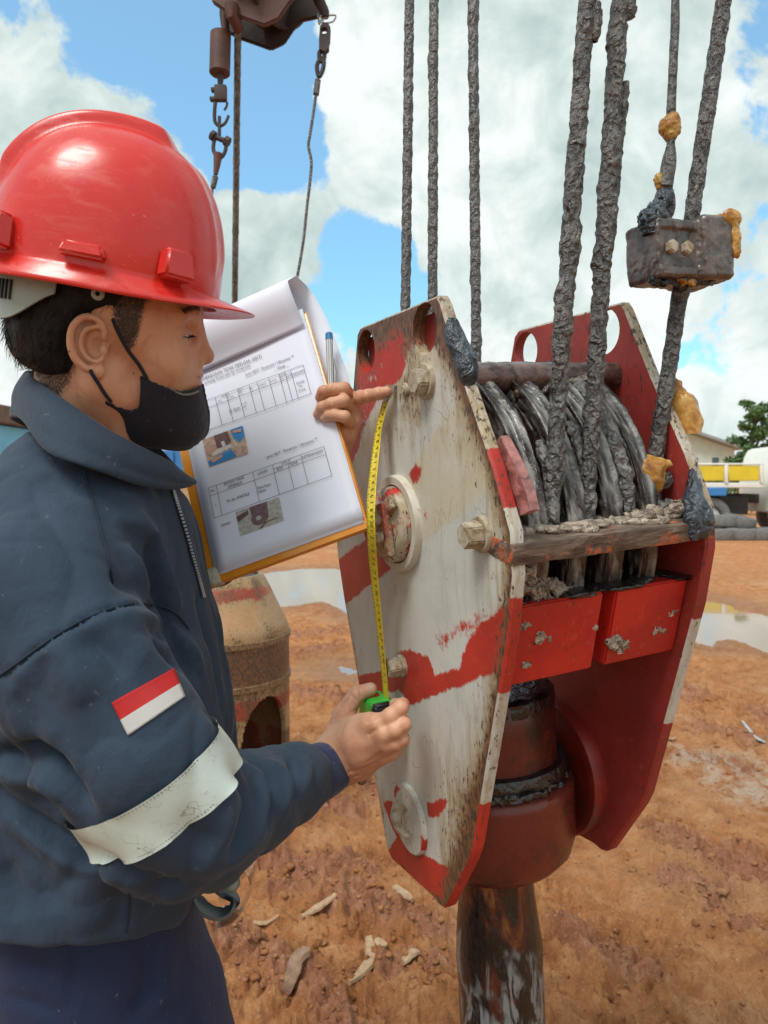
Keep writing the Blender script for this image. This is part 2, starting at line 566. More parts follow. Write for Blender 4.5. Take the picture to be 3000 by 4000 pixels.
def ground_h(x, y, want_mask=False):
    r = np.hypot(x, y)
    z = 0.05 * (fbm2(x, y, 0.45, 3, .5, 2.0) - 0.5) * sstep(r, 0, 3)
    fade = np.clip(1.0 - r / 30.0, 0, 1)
    z = z + fade * 0.034 * (fbm2(x, y, 3.6, 4, .55, 5.0) - 0.5)
    cl = np.zeros_like(x)
    wx = x + 0.10 * (fbm2(x, y, 6, 2, .5, 20.) - .5); wy = y + 0.10 * (fbm2(x, y, 6, 2, .5, 31.) - .5)
    for (x0, y0, x1, y1, rr, hh) in CLODS:
        ex, ey = x1 - x0, y1 - y0
        t = np.clip(((wx - x0) * ex + (wy - y0) * ey) / (ex * ex + ey * ey), 0, 1)
        d = np.hypot(wx - x0 - t * ex, wy - y0 - t * ey)
        g = np.exp(-(d / rr) ** 2)
        cl = np.maximum(cl, g)
        z = z + hh * 0.6 * g
    # broken lumps: ridged noise, strong on the churned ridges and faint elsewhere
    b1 = np.abs(2 * fbm2(wx, wy, 9, 3, .5, 9.0) - 1); b2 = np.abs(2 * fbm2(x, y, 24, 3, .55, 4.0) - 1); b3 = np.abs(2 * fbm2(x, y, 60, 2, .5, 14.0) - 1)
    z = z + cl * np.clip(1 - r / 16, 0, 1) * 0.10 * (np.abs(2 * fbm2(wx, wy, 5.5, 3, .5, 40.) - 1) - .2)
    patch = sstep(fbm2(x, y, 1.1, 3, .5, 13.0), 0.44, 0.60)
    amp = np.clip(cl * .85 + patch * 0.40 + 0.34, 0, 1.0) * np.clip(1 - r / 16, 0, 1)
    z = z + amp * (0.130 * (b1 - .18) + 0.070 * (b2 - .18) + 0.024 * (b3 - .18))
    for (A, B, wd) in RUTS:
        ex, ey = B[0] - A[0], B[1] - A[1]; L = math.hypot(ex, ey)
        t = ((x - A[0]) * ex + (y - A[1]) * ey) / (L * L)
        s = ((x - A[0]) * -ey + (y - A[1]) * ex) / L
        inside = sstep(t, -.15, .0) * (1 - sstep(t, 1.0, 1.15))
        prof = np.exp(-(s / wd) ** 4)
        z = z + inside * (prof * -0.022 + 0.018 * np.exp(-((np.abs(s) - wd * 1.15) / (wd * .3)) ** 2))
        tread = np.sin((t * L * 1.0 + np.abs(s) * 0.55) * 2 * np.pi / 0.085)
        z = z + inside * prof * 0.012 * sstep(tread, -.2, .5) * (fbm2(x, y, 5, 2, .5, 3.) > .43)
    wet = np.zeros_like(x)
    for poly, dep in ((PUD_A, .07), (PUD_B, .05)):
        sdv = poly_sd(x, y, poly) + 0.35 * (fbm2(x, y, 2.0, 4, .6, 17.0) - 0.5) * np.clip(r / 9, .3, 1)
        m = 1 - sstep(sdv, -0.25, 0.06)
        wet = np.maximum(wet, 1 - sstep(sdv, -0.05, 0.45))
        z = z * (1 - m) + m * (-0.02 - dep * (1 - sstep(sdv, -.3, 0.0)))
    sdv = poly_sd(x, y, PUD_C) + 0.25 * (fbm2(x, y, 5, 3, .6, 7.0) - 0.5)
    pale = 1 - sstep(sdv, -.05, .15)
    if want_mask: return z, cl, wet, pale
    return z
def gz(x, y):
    return float(ground_h(np.array([float(x)]), np.array([float(y)]))[0])

rr = np.concatenate([np.geomspace(0.01, 1.3, 14)[:-1], np.geomspace(1.3, 11, 560)[:-1], np.geomspace(11, 1200, 170)])
ta = np.concatenate([np.linspace(-38, 38, 640), np.linspace(38, 322, 110)[1:-1]])
ta = np.radians(ta)
GR, GT = np.meshgrid(rr, ta, indexing='ij')
gx, gy = GR * np.sin(GT), GR * np.cos(GT)
gzz, gcl, gwet, gpale = ground_h(gx, gy, True)
V = np.stack([gx, gy, gzz], -1).reshape(-1, 3)
nr, na = GR.shape
I = np.arange(nr * na).reshape(nr, na)
J = np.roll(I, -1, axis=1)
F = np.stack([I[:-1], I[1:], J[1:], J[:-1]], -1).reshape(-1, 4)
F = np.vstack([F, np.stack([I[0], J[0], np.full(na, nr * na), np.full(na, nr * na)], -1)])
V = np.vstack([V, [[0, 0, 0]]])
tri = F[-na:, :3]; F = F[:-na]
me = mesh_np('ground', V, F[:, ::-1])
fattr(me, 'clod', np.append(gcl.ravel(), 0)); fattr(me, 'wet', np.append(gwet.ravel(), 0)); fattr(me, 'pale', np.append(gpale.ravel(), 0))

m, t, p = new_mat('orange_clay')
o = t.obj()
n1 = t.noise(1.3, 6, 0.6, o); n2 = t.noise(9, 7, 0.62, o); n3 = t.noise(70, 6, 0.65, o); n4 = t.noise(0.45, 4, .5, o)
base = t.ramp(n2, [(0.28, (.34, .125, .046)), (0.5, (.55, .235, .092)), (0.72, (.68, .35, .165))])
base = t.mix(t.math('MULTIPLY', t.smooth(n1, .5, .66), .40), base, (.62, .40, .23))
base = t.mix(t.math('MULTIPLY', t.smooth(n4, .52, .68), .5), base, (.44, .20, .085))
cf = t.attr('clod').outputs['Fac']
purp = t.ramp(t.noise(22, 5, .6, o), [(0.35, (.32, .125, .076)), (0.55, (.48, .215, .130)), (0.7, (.62, .34, .21))])
base = t.mix(t.math('MULTIPLY', t.smooth(t.math('ADD', cf, t.math('MULTIPLY', t.math('SUBTRACT', n2, .5), 1.2)), .40, .95), .75), base, purp)
base = t.mix(t.math('MULTIPLY', t.attr('pale').outputs['Fac'], t.math('MULTIPLY', t.smooth(n2, .38, .6), .75)), base, (.60, .50, .40))
base = t.mix(t.math('MULTIPLY', t.attr('wet').outputs['Fac'], .55), base, (.30, .135, .06))
base = t.mix(t.smooth(t.noise(160, 2, .5, o), .66, .74), base, (.66, .50, .36))
base = t.mix(t.smooth(t.noise(55, 4, .6, o), .60, .72), base, (.22, .090, .045))
t.put(p.inputs['Base Color'], base)
rough = t.math('SUBTRACT', .92, t.math('MULTIPLY', t.attr('wet').outputs['Fac'], .5))
t.put(p.inputs['Roughness'], rough)
t.put(p.inputs['Specular IOR Level'], .25)
b1 = t.bump(t.noise(42, 8, .70, o), 1.0, .030)
b2 = t.bump(t.noise(240, 4, .65, o), .8, .006, b1)
t.put(p.inputs['Normal'], b2)
ground = tag(link('ground', me, m), kind='structure')

m, t, p = new_mat('puddle_water')
t.put(p.inputs['Base Color'], (.30, .20, .13)); t.put(p.inputs['Roughness'], .04)
t.put(p.inputs['Specular IOR Level'], .8)
t.put(p.inputs['Normal'], t.bump(t.noise(3.0, 3, .5, t.obj()), .05, .02))
M_WATER = m
for poly in (PUD_A, PUD_B):
    P = np.array(poly); c = P.mean(0)
    P = c + (P - c) * 1.06
    bm = bmesh.new()
    bm.faces.new([bm.verts.new((q[0], q[1], -0.032)) for q in P])
    bmesh.ops.triangulate(bm, faces=bm.faces[:])
    o = bm_obj('puddle', bm, m, smooth=False); tag(o, kind='structure')

# ---- litter on the mud
M_CHIP = simple('dry_wood', (.38, .25, .15), .8, var=.25, vscale=60, bump=.5, bscale=120, bdist=.003)
M_CHIP2 = simple('grey_stone', (.36, .36, .36), .75, var=.3, vscale=50, bump=.6, bscale=90, bdist=.004)
M_MUDSTONE = simple('muddy_stone', (.24, .15, .10), .85, var=.35, vscale=40, bump=.7, bscale=60, bdist=.006)
M_WHITE_CHIP = simple('pale_chip', (.72, .66, .56), .8, var=.15, vscale=60)
def chip(name, pix, w0, w1, th, mat, label, cat):
    """a flat splinter lying along ground pixels pix"""
    P = [on_ground(*q) for q in pix]
    P = spline(P, 9)
    bm = bmesh.new()
    rows = []
    n = len(P)
    g0, g1 = gz(P[0][0], P[0][1]), gz(P[-1][0], P[-1][1])
    gm = max(gz(P[n // 2][0], P[n // 2][1]), (g0 + g1) / 2 - .01)
    for i, q in enumerate(P):
        f = i / (n - 1)
        tt = P[min(i + 1, n - 1)] - P[max(i - 1, 0)]; tt /= np.linalg.norm(tt)
        sx = np.array([tt[1], -tt[0], 0])
        wd = (w0 + (w1 - w0) * f) * (.25 + .75 * math.sin(math.pi * (.12 + .80 * f))) * (0.85 + .25 * random.random())
        g = g0 * (1 - f) ** 2 + 2 * f * (1 - f) * (2 * gm - (g0 + g1) / 2) + g1 * f * f + .012
        rows.append([bm.verts.new((*(q + sx * wd * s)[:2], g + h)) for s, h in ((-1, 0), (-.8, th * .55), (.7, th * .45), (1, 0), (0, -th * .6))])
    for A, B in zip(rows[:-1], rows[1:]):
        for k in range(5): bm.faces.new((A[k], A[(k + 1) % 5], B[(k + 1) % 5], B[k]))
    bm.faces.new(rows[0][::-1]); bm.faces.new(rows[-1])
    return tag(bm_obj(name, bm, mat), label, cat)
chip('wood_chip', [(1440, 3680), (1450, 3760), (1410, 3830), (1365, 3880)], .022, .016, .016, M_CHIP, 'large curved pale wood chip standing out in the mud below the red plate tip', 'wood chip')
chip('wood_chip', [(1180, 3620), (1240, 3580), (1310, 3550)], .012, .016, .012, M_CHIP, 'long splintered pale stick among reddish clods left of the hook block', 'stick')
chip('wood_chip', [(990, 3610), (1040, 3612), (1088, 3608)], .009, .007, .008, M_CHIP, 'short straight pale stick below the safety glasses', 'stick')
chip('wood_chip', [(1540, 3490), (1585, 3520), (1610, 3560)], .020, .014, .014, M_CHIP, 'pale curved splinter just left of the red plate tip', 'wood chip')
chip('wood_chip', [(1470, 3710), (1495, 3728), (1512, 3735)], .018, .012, .008, M_CHIP, 'small pale flake beside the large curved wood chip', 'wood chip')
chip('wood_chip', [(2900, 2830), (2950, 2890), (3010, 2920)], .012, .008, .010, M_CHIP2, 'thin grey twig on the mud at the right edge', 'stick')
chip('stone_chip', [(855, 3790), (866, 3815), (874, 3830)], .012, .008, .010, M_CHIP2, 'blue grey pointed stone chip beside the dark blue trousers', 'stone')
chip('stone_chip', [(1120, 3890), (1160, 3860), (1210, 3850)], .026, .022, .03, M_MUDSTONE, 'dark muddy oblong stone at the bottom edge', 'stone')
chip('stone_chip', [(1575, 3790), (1610, 3775), (1640, 3765)], .018, .012, .014, M_CHIP, 'small tan broken lump left of the oily shank', 'stone')
chip('wood_chip', [(2600, 2895), (2640, 2885)], .012, .008, .008, M_CHIP, 'tiny pale splinter beside the right plate edge', 'wood chip')
# loose crumbs of clay
bm = bmesh.new()
cn = 0
spots = []
for (x0, y0, x1, y1, rr_, hh) in CLODS:
    for k in range(26):
        tt = random.random(); a = random.gauss(0, rr_ * .8); b = random.gauss(0, rr_ * .8)
        spots.append((x0 + (x1 - x0) * tt + a, y0 + (y1 - y0) * tt + b, abs(random.gauss(.004, .005)) + .003))
for k in range(600):
    d = 1.9 + 7 * random.random() ** 2; a = math.radians(random.uniform(-30, 30))
    spots.append((d * math.sin(a), d * math.cos(a), abs(random.gauss(.003, .003)) + .002))
xs = np.array([s[0] for s in spots]); ys = np.array([s[1] for s in spots])
zs = ground_h(xs, ys)
ico = [Vector(v) for v in ((0, 0, 1), (.89, 0, .45), (.28, .85, .45), (-.72, .53, .45), (-.72, -.53, .45), (.28, -.85, .45), (.72, .53, -.45), (-.28, .85, -.45), (-.89, 0, -.45), (-.28, -.85, -.45), (.72, -.53, -.45), (0, 0, -1))]
icf = [(0, 1, 2), (0, 2, 3), (0, 3, 4), (0, 4, 5), (0, 5, 1), (1, 6, 2), (2, 7, 3), (3, 8, 4), (4, 9, 5), (5, 10, 1), (2, 6, 7), (3, 7, 8), (4, 8, 9), (5, 9, 10), (1, 10, 6), (11, 7, 6), (11, 8, 7), (11, 9, 8), (11, 10, 9), (11, 6, 10)]
Vs, Fs = [], []
for i, (x, y, s) in enumerate(spots):
    sx, sy, sz = s * random.uniform(.7, 1.5), s * random.uniform(.7, 1.5), s * random.uniform(.5, .9)
    a = random.random() * 6.3
    for v in ico:
        q = random.uniform(.55, 1.35)
        X, Y = v.x * sx * q, v.y * sy * q
        Vs.append((x + X * math.cos(a) - Y * math.sin(a), y + X * math.sin(a) + Y * math.cos(a), zs[i] + sz * .3 + v.z * sz * q))
    Fs += [(a_ + 12 * i, b_ + 12 * i, c_ + 12 * i) for a_, b_, c_ in icf]
me = mesh_np('clay_crumbs', Vs, Fs)
fattr(me, 'clod', np.random.default_rng(2).random(len(spots)).repeat(12) * .9); fattr(me, 'wet', np.zeros(len(Vs))); fattr(me, 'pale', np.zeros(len(Vs)))
tag(link('clay_crumbs', me, ground.data.materials[0]), kind='stuff')

# ================================================================== background
M_RUBBER = simple('grey_rubber', (.16, .16, .155), .85, var=.25, vscale=12, bump=.4, bscale=30, bdist=.01)
M_DARK = simple('dark_chassis', (.045, .04, .038), .7, var=.3, vscale=8)
M_TRUCKWHITE = simple('truck_white', (.74, .74, .70), .45, var=.06, vscale=3)
M_YELLOW = simple('truck_yellow', (.70, .54, .03), .5, var=.08, vscale=4)
M_BLUEP = simple('truck_blue', (.04, .20, .50), .5, var=.08, vscale=4)
m, t, p = new_mat('window_glass'); t.put(p.inputs['Base Color'], (.10, .18, .19)); t.put(p.inputs['Roughness'], .08); M_GLASS = m
def tyre_bm(bm, c, axis, R, wd, seg=36):
    prof = [(R * .56, -wd * .42), (R * .60, -wd * .5), (R * .80, -wd * .55), (R * .95, -wd * .45), (R, -wd * .25), (R, wd * .25), (R * .95, wd * .45), (R * .80, wd * .55), (R * .60, wd * .5), (R * .56, wd * .42), (R * .5, 0), (R * .56, -wd * .42)]
    add_lathe(bm, prof, c, axis, seg)
# --- truck (side on, cab to the right)
TD = 18.6
tc = on_ground(2840, 2100); tc = tc * (TD / tc[1]); tc[2] = 0
truck = empty('parked_truck', (tc[0], TD, -.02), 'white lorry with yellow panelled bed parked at the right edge', 'truck')
truck.rotation_euler = (0, 0, RAD(-6))
def tpart(name, mat, boxes, parent=truck, bevel=.02):
    bm = bmesh.new()
    for c, s in boxes: add_box(bm, c, s, bevel=bevel, seg=1)
    return bm_obj(name, bm, mat, parent)
tpart('chassis', M_DARK, [((-.6, 0, .95), (4.6, .7, .22)), ((-.1, -.5, .8), (.7, .35, .45)), ((-1.0, -.55, .72), (.4, .25, .5))])
bed = tpart('truck_bed', M_TRUCKWHITE, [((-1.2, 0, 1.27), (3.3, 2.2, .12))])
for i, xx in enumerate((-2.42, -1.62, -.82, -.02)):
    pn = tpart('side_panel', M_YELLOW, [((xx, -1.08, 1.56), (.70, .05, .36))], bed)
for xx in (-2.82, -2.02, -1.22, -.42, .38):
    tpart('bed_post', M_TRUCKWHITE, [((xx, -1.09, 1.54), (.085, .08, .46))], bed)
tpart('top_rail', M_TRUCKWHITE, [((-1.22, -1.09, 1.775), (3.3, .07, .05))], bed)
tpart('far_side_panel', M_YELLOW, [((-1.22, 1.08, 1.56), (3.2, .05, .36))], bed)
tpart('blue_box', M_BLUEP, [((-.62, -1.0, 1.12), (.42, .3, .2))])
bm = bmesh.new()
prof = [(.62, .62), (.62, 1.45), (.74, 2.05), (.86, 2.22), (2.1, 2.22), (2.35, 1.5), (2.45, 1.1), (2.45, .62)]
f0 = bm.faces.new([bm.verts.new((x, -1.02, z)) for x, z in prof])
ex = bmesh.ops.extrude_face_region(bm, geom=[f0])
bmesh.ops.translate(bm, vec=(0, 2.04, 0), verts=[v for v in ex['geom'] if isinstance(v, bmesh.types.BMVert)])
bmesh.ops.bevel(bm, geom=bm.edges[:], offset=.04, segments=2, affect='EDGES')
cab = bm_obj('cab', bm, M_TRUCKWHITE, truck)
bm = bmesh.new()
bm.faces.new([bm.verts.new((x, -1.028, z)) for x, z in ((.86, 1.45), (.94, 2.02), (1.35, 2.05), (1.35, 1.32), (1.12, 1.30))])
bm.faces.new([bm.verts.new((x, -1.028, z)) for x, z in ((1.43, 1.32), (1.43, 2.05), (2.0, 2.05), (2.2, 1.42))])
ex = bmesh.ops.extrude_face_region(bm, geom=bm.faces[:]); bmesh.ops.translate(bm, vec=(0, -.012, 0), verts=[v for v in ex['geom'] if isinstance(v, bmesh.types.BMVert)])
bm_obj('side_window', bm, M_GLASS, cab, smooth=False)
for xx in (1.55, -1.9, -.75):
    for s in (-1, 1):
        bm = bmesh.new(); tyre_bm(bm, (xx, s * .92, .50), (0, 1, 0), .5, .26)
        wh = bm_obj('wheel', bm, M_RUBBER, truck)
        bm = bmesh.new(); add_cyl(bm, (xx, s * .92 - .05, .5), (xx, s * .92 + .05, .5), .27, seg=24, bevel=.02); bm_obj('rim', bm, M_TRUCKWHITE, wh)
bm = bmesh.new()
for k in range(9):
    a0, a1 = math.pi * k / 9, math.pi * (k + 1) / 9
    for yy in (-1.06,):
        q = [(1.55 + R * math.cos(a), yy + dy, .5 + R * math.sin(a)) for R, a, dy in ((.58, a0, 0), (.58, a1, 0), (.66, a1, 0), (.66, a0, 0))]
        vs = [bm.verts.new(x) for x in q]; f = bm.faces.new(vs)
        ex = bmesh.ops.extrude_face_region(bm, geom=[f]); bmesh.ops.translate(bm, vec=(0, .35, 0), verts=[v for v in ex['geom'] if isinstance(v, bmesh.types.BMVert)])
bm_obj('mudguard', bm, M_DARK, truck)
# --- scrap tyres in front of it
tl = [((2835, 2088), 0, .40, (.05, .08, 1), 'grey scrap tyre lying flat with a dark hole, on top of the pile'), ((2800, 2104), 0, .42, (0, 0, 1), 'grey scrap tyre at the left bottom of the pile, beside the hook block'),
      ((2890, 2106), 0, .42, (.04, 0, 1), 'grey scrap tyre in the bottom row, middle of the pile'), ((2955, 2108), 0, .40, (-.05, .03, 1), 'grey scrap tyre at the right end of the pile, below the lorry cab'),
      ((2905, 2092), 0, .38, (.2, -.1, 1), 'tilted grey scrap tyre on the right of the top row')]
for i, (q, _, R, ax, lab) in enumerate(tl):
    g = on_ground(q[0], 2104) * 1.0
    zz = .14 if i in (1, 2, 3) else .42
    g = g * (17.2 / g[1])
    bm = bmesh.new(); tyre_bm(bm, (0, 0, 0), ax, R, .27)
    o = bm_obj('scrap_tyre', bm, M_RUBBER); o.location = (g[0], 17.2 + (.25 if i in (0, 4) else 0), zz - .02)
    tag(o, lab, 'tyre', 'scrap tyres by the lorry')
# --- far building
M_WALLG = simple('pale_green_wall', (.62, .72, .66), .8, var=.08, vscale=2)
M_ROOF = simple('grey_sheet_roof', (.30, .34, .35), .6, var=.12, vscale=3)
BD = 46.0
bc = px(2740, 1880, BD)
bld = empty('white_building', (bc[0] - 2.2, BD, 0), 'pale building with a grey pitched roof beyond the yellow lorry bed', 'building')
bm = bmesh.new()
prof = [(-4.2, 0), (4.2, 0), (4.2, 3.35), (0, 4.75), (-4.2, 3.35)]
f0 = bm.faces.new([bm.verts.new((x, 0, z)) for x, z in prof])
ex = bmesh.ops.extrude_face_region(bm, geom=[f0]); bmesh.ops.translate(bm, vec=(0, 12, 0), verts=[v for v in ex['geom'] if isinstance(v, bmesh.types.BMVert)])
bm_obj('wall', bm, M_WALLG, bld, smooth=False)
bm = bmesh.new()
for s in (-1, 1):
    a = math.atan2(1.4, 4.2)
    add_box(bm, (s * 2.2, 5.8, 4.13), (4.9, 13.2, .16), Matrix.Rotation(s * a, 3, 'Y'))
bm_obj('roof', bm, M_ROOF, bld, smooth=False)
for xx in (.4, 1.7, 3.0):
    bm = bmesh.new(); add_box(bm, (xx, -.02, 2.35), (.55, .1, 1.1)); fr = bm_obj('window', bm, M_TRUCKWHITE, bld, smooth=False)
    bm = bmesh.new(); add_box(bm, (xx, -.06, 2.35), (.42, .06, .95)); bm_obj('pane', bm, M_GLASS, fr, smooth=False)
# --- foliage
m, t, p = new_mat('leaves')
rnd = t.node('ShaderNodeNewGeometry').outputs['Random Per Island']
t.put(p.inputs['Base Color'], t.ramp(rnd, [(0, (.035, .085, .022)), (.5, (.075, .155, .040)), (1, (.13, .23, .07))]))
t.put(p.inputs['Roughness'], .6); t.put(p.inputs['Subsurface Weight'], .0)
M_LEAF = m
M_BARK = simple('bark', (.13, .09, .06), .9, var=.3, vscale=8)
def leaf_mesh(name, clumps, n, size, rng):
    """leaf-sized faces scattered through clumps [(c, r)]"""
    cs = np.array([c for c, r in clumps]); rs = np.array([r for c, r in clumps])
    w_ = np.prod(rs, 1) ** .7; w_ /= w_.sum()
    k = rng.choice(len(cs), n, p=w_)
    d = rng.normal(size=(n, 3)); d /= np.linalg.norm(d, axis=1, keepdims=True)
    rad = rng.random(n) ** .45
    c = cs[k] + d * rad[:, None] * rs[k]
    u = rng.normal(size=(n, 3)); u /= np.linalg.norm(u, axis=1, keepdims=True)
    v = np.cross(u, rng.normal(size=(n, 3))); v /= np.linalg.norm(v, axis=1, keepdims=True)
    s = size * (.6 + .8 * rng.random(n))[:, None]
    q = np.stack([c - u * s, c + v * s * .5, c + u * s, c - v * s * .5], 1)
    return mesh_np(name, q.reshape(-1, 3), np.arange(4 * n).reshape(n, 4))
def tree(name, loc, h, spread, n, lsize, label, seed, group=None, cat='tree', low=.38):
    rng = np.random.default_rng(seed)
    root = empty(name, loc, label, cat, group)
    bm = bmesh.new()
    top = h * .92
    tp = [(0, 0, -.1), (.05 * h * .2, 0, h * .3), (-.02 * h, .01, h * .6), (0, 0, top)]
    add_tube(bm, spline(tp, 10), np.linspace(.035 * h, .006 * h, 10), 8)
    clumps = []
    for i in range(15):
        z = h * (low + (.98 - low) * (i + .5) / 15)
        a = i * 2.4 + rng.random() * .8
        R = spread * (1.0 - .65 * ((z / h - low) / (1 - low)) ** 1.2) * rng.uniform(.55, 1.05)
        e = (R * math.cos(a), R * math.sin(a), z + .06 * h * rng.random())
        s = (0, 0, z - .12 * h)
        add_tube(bm, spline([s, (e[0] * .5, e[1] * .5, (s[2] + e[2]) / 2 - .01 * h), e], 5), np.linspace(.012 * h, .003 * h, 5), 5)
        for kx in (.55, 1.0):
            clumps.append(((e[0] * kx, e[1] * kx, e[2] - (1 - kx) * .05 * h), (spread * .30 * rng.uniform(.7, 1.2), spread * .30 * rng.uniform(.7, 1.2), h * .055 * rng.uniform(.7, 1.3))))
    bm_obj('trunk', bm, M_BARK, root)
    link('crown', leaf_mesh('crown', clumps, n, lsize, rng), M_LEAF, root, smooth=False)
    return root
tq = px(2945, 1880, 34)
tree('broadleaf_tree', (tq[0], 34, 0), 4.9, 1.25, 5200, .085, 'airy green tree with layered branches behind the white lorry cab', 5)
tq = px(3160, 1880, 40); tree('broadleaf_tree', (tq[0], 40, 0), 5.5, 1.6, 3000, .11, 'green tree standing just beyond the right edge', 8)
rng = np.random.default_rng(4)
hq = px(2830, 1880, 30)
clumps = [((hq[0] + i * .34 - 2.6, 30 + rng.normal() * .2, .95 + .12 * rng.random()), (.36, .4, .85 + .12 * rng.random())) for i in range(16)]
tag(link('hedge', leaf_mesh('hedge', clumps, 6000, .07, rng), M_LEAF, smooth=False), 'low green hedge between the lorry and the pale building', 'hedge')
clumps = []
for i in range(240):
    a = RAD(-75 + 150 * i / 240 + rng.normal() * .3); R = 150 + 30 * rng.random()
    if RAD(5) < a < RAD(24): continue
    clumps.append(((R * math.sin(a), R * math.cos(a), 1.5 + 1.2 * rng.random()), (4.5, 3, 2.4 + 1.5 * rng.random())))
tag(link('far_treeline', leaf_mesh('far_treeline', clumps, 16000, .7, rng), M_LEAF, smooth=False), kind='stuff')
# --- things half hidden at the left: a hut and a blue box body
M_BROWN = simple('brown_sheet', (.16, .10, .07), .8, var=.25, vscale=6)
M_SKYB = simple('sky_blue_sheet', (.16, .46, .66), .6, var=.12, vscale=3)
M_SAND = simple('dirty_white', (.60, .56, .47), .85, var=.25, vscale=9, bump=.6, bscale=25, bdist=.02)
hq = px(-30, 1880, 13)
hut = empty('site_hut', (hq[0], 13, 0), 'blue site hut with a brown roof at the left edge behind the shoulder', 'hut')
tpart('wall', M_SKYB, [((0, 0, 1.15), (.95, 1.6, 2.3))], hut)
tpart('roof', M_BROWN, [((0, 0, 2.46), (1.25, 1.9, .3))], hut)
tpart('door', M_BROWN, [((-.16, -.81, .95), (.36, .04, 1.8))], hut)
hq = px(640, 1880, 15)
cb = empty('site_container', (hq[0], 15, 0), 'bright blue container with a white lower edge between collar and clipboard', 'container')
tpart('box_body', M_BLUEP, [((0, 0, 1.45), (2.0, 1.6, 1.0))], cb)
tpart('white_skirt', M_TRUCKWHITE, [((0, 0, .55), (2.0, 1.5, .75))], cb)
for s in (-.8, -.4, 0, .4, .8): tpart('rib', M_BLUEP, [((s, -.82, 1.45), (.08, .06, .96))], cb, .005)
# ================================================================== crane hook block
BR = np.array([[0.4164, -0.0549, 0.9075], [-0.9089, -0.0502, 0.4140], [-0.0229, 0.9972, 0.0708]])   # columns: along the plate, up, across
BT = np.array([0.0277, 0.9808, 1.2882])
BW, BTH = 0.2892, 0.0168
def b2w(u, v, w_): return BT + BR @ np.array([u, v, w_])
def w2b(P): return BR.T @ (np.asarray(P) - BT)
def on_plate(x, y, w_=0.0):
    """local u, v of the cheek plate point seen at a photograph pixel"""
    n = BR[:, 2]; d = ray(x, y)
    s = ((BT + n * w_ - CAM) @ n) / (d @ n)
    return (BR.T @ (CAM + s * d - BT))[:2]
def on_u(x, y, u):
    n = BR[:, 0]; d = ray(x, y)
    s = ((BT + n * u - CAM) @ n) / (d @ n)
    return (BR.T @ (CAM + s * d - BT))

block = empty('hook_block', label='red and white crane hook block with greasy sheaves hanging on wire ropes', cat='hook block')
BRR = BR[:, [0, 2, 1]]      # right handed order: along, across, up
Mx = Matrix([[*BRR[0], BT[0]], [*BRR[1], BT[1]], [*BRR[2], BT[2]], [0, 0, 0, 1]])
block.matrix_world = Mx
block.location = BT; block.rotation_euler = Mx.to_euler()

# ---- materials
def paint_mat(name, white=(.60, .61, .575), red=(.52, .035, .022), tan=(.55, .50, .38)):
    m, t, p = new_mat(name)
    o = t.obj()
    ra, da, ta_ = t.attr('red').outputs['Fac'], t.attr('dirt').outputs['Fac'], t.attr('tan').outputs['Fac']
    st = t.scalevec(o, (1.0, 1.0, .35))
    nA = t.noise(26, 8, .70, o, .8); nB = t.noise(95, 8, .74, o, .5); nC = t.noise(9, 5, .6, o); nS = t.noise(55, 6, .72, t.scalevec(o, (1, 1, .10)), .3)
    nD = t.noise(85, 6, .72, t.node('ShaderNodeVectorRotate', rotation_type='EULER_XYZ').outputs[0] if False else t.scalevec(o, (1, 1, .22)), .5)
    wmix = t.mix(t.smooth(nC, .35, .7), white, tuple(c * .84 for c in white))
    wmix = t.mix(t.math('MULTIPLY', ta_, t.smooth(nC, .2, .55)), wmix, tan)
    grime = t.math('ADD', da, t.math('MULTIPLY', t.math('SUBTRACT', nS, .5), 1.5))
    wmix = t.mix(t.math('MULTIPLY', t.smooth(t.math('ADD', grime, t.math('MULTIPLY', t.math('SUBTRACT', nD, .5), .9)), .16, .85), .85), wmix, (.34, .25, .125))
    redn = t.math('ADD', ra, t.math('ADD', t.math('MULTIPLY', t.math('SUBTRACT', nA, .5), .55), t.math('ADD', t.math('MULTIPLY', t.math('SUBTRACT', nB, .5), .75), t.math('MULTIPLY', t.math('SUBTRACT', nD, .5), .30))))
    rm = t.smooth(redn, .40, .60)
    rcol = t.mix(t.smooth(nC, .35, .65), red, tuple(c * .72 for c in red))
    rcol = t.mix(t.math('MULTIPLY', t.smooth(nB, .55, .75), .45), rcol, (.60, .20, .14))
    c = t.mix(rm, wmix, rcol)
    rust = t.math('ADD', t.math('MULTIPLY', da, .55), t.math('MULTIPLY', nB, .5))
    c = t.mix(t.smooth(rust, .54, .78), c, (.17, .080, .036))
    c = t.mix(t.smooth(t.math('ADD', t.math('MULTIPLY', da, .25), t.noise(210, 3, .6, st)), .70, .80), c, (.07, .042, .028))
    # fine dark scratches
    v = t.voro(46, t.scalevec(t.mix(.06, o, t.node('ShaderNodeTexNoise').outputs['Color']), (1, 1, .4)), 'DISTANCE_TO_EDGE')
    sc = t.math('MULTIPLY', t.math('SUBTRACT', 1, t.smooth(v, .0, .018)), t.smooth(t.noise(17, 3, .5, o), .52, .66))
    c = t.mix(t.math('MULTIPLY', sc, .65), c, (.13, .08, .05))
    t.put(p.inputs['Base Color'], c)
    t.put(p.inputs['Roughness'], t.math('ADD', .36, t.math('MULTIPLY', nA, .35)))
    h = t.math('ADD', t.math('MULTIPLY', rm, .25), t.math('ADD', t.math('MULTIPLY', nB, .5), t.math('MULTIPLY', nA, .5)))
    t.put(p.inputs['Normal'], t.bump(h, .35, .0022))
    return m
M_PLATE = paint_mat('chipped_plate_paint')
M_PLATE_IN = paint_mat('dull_red_inner_paint', red=(.35, .040, .032))
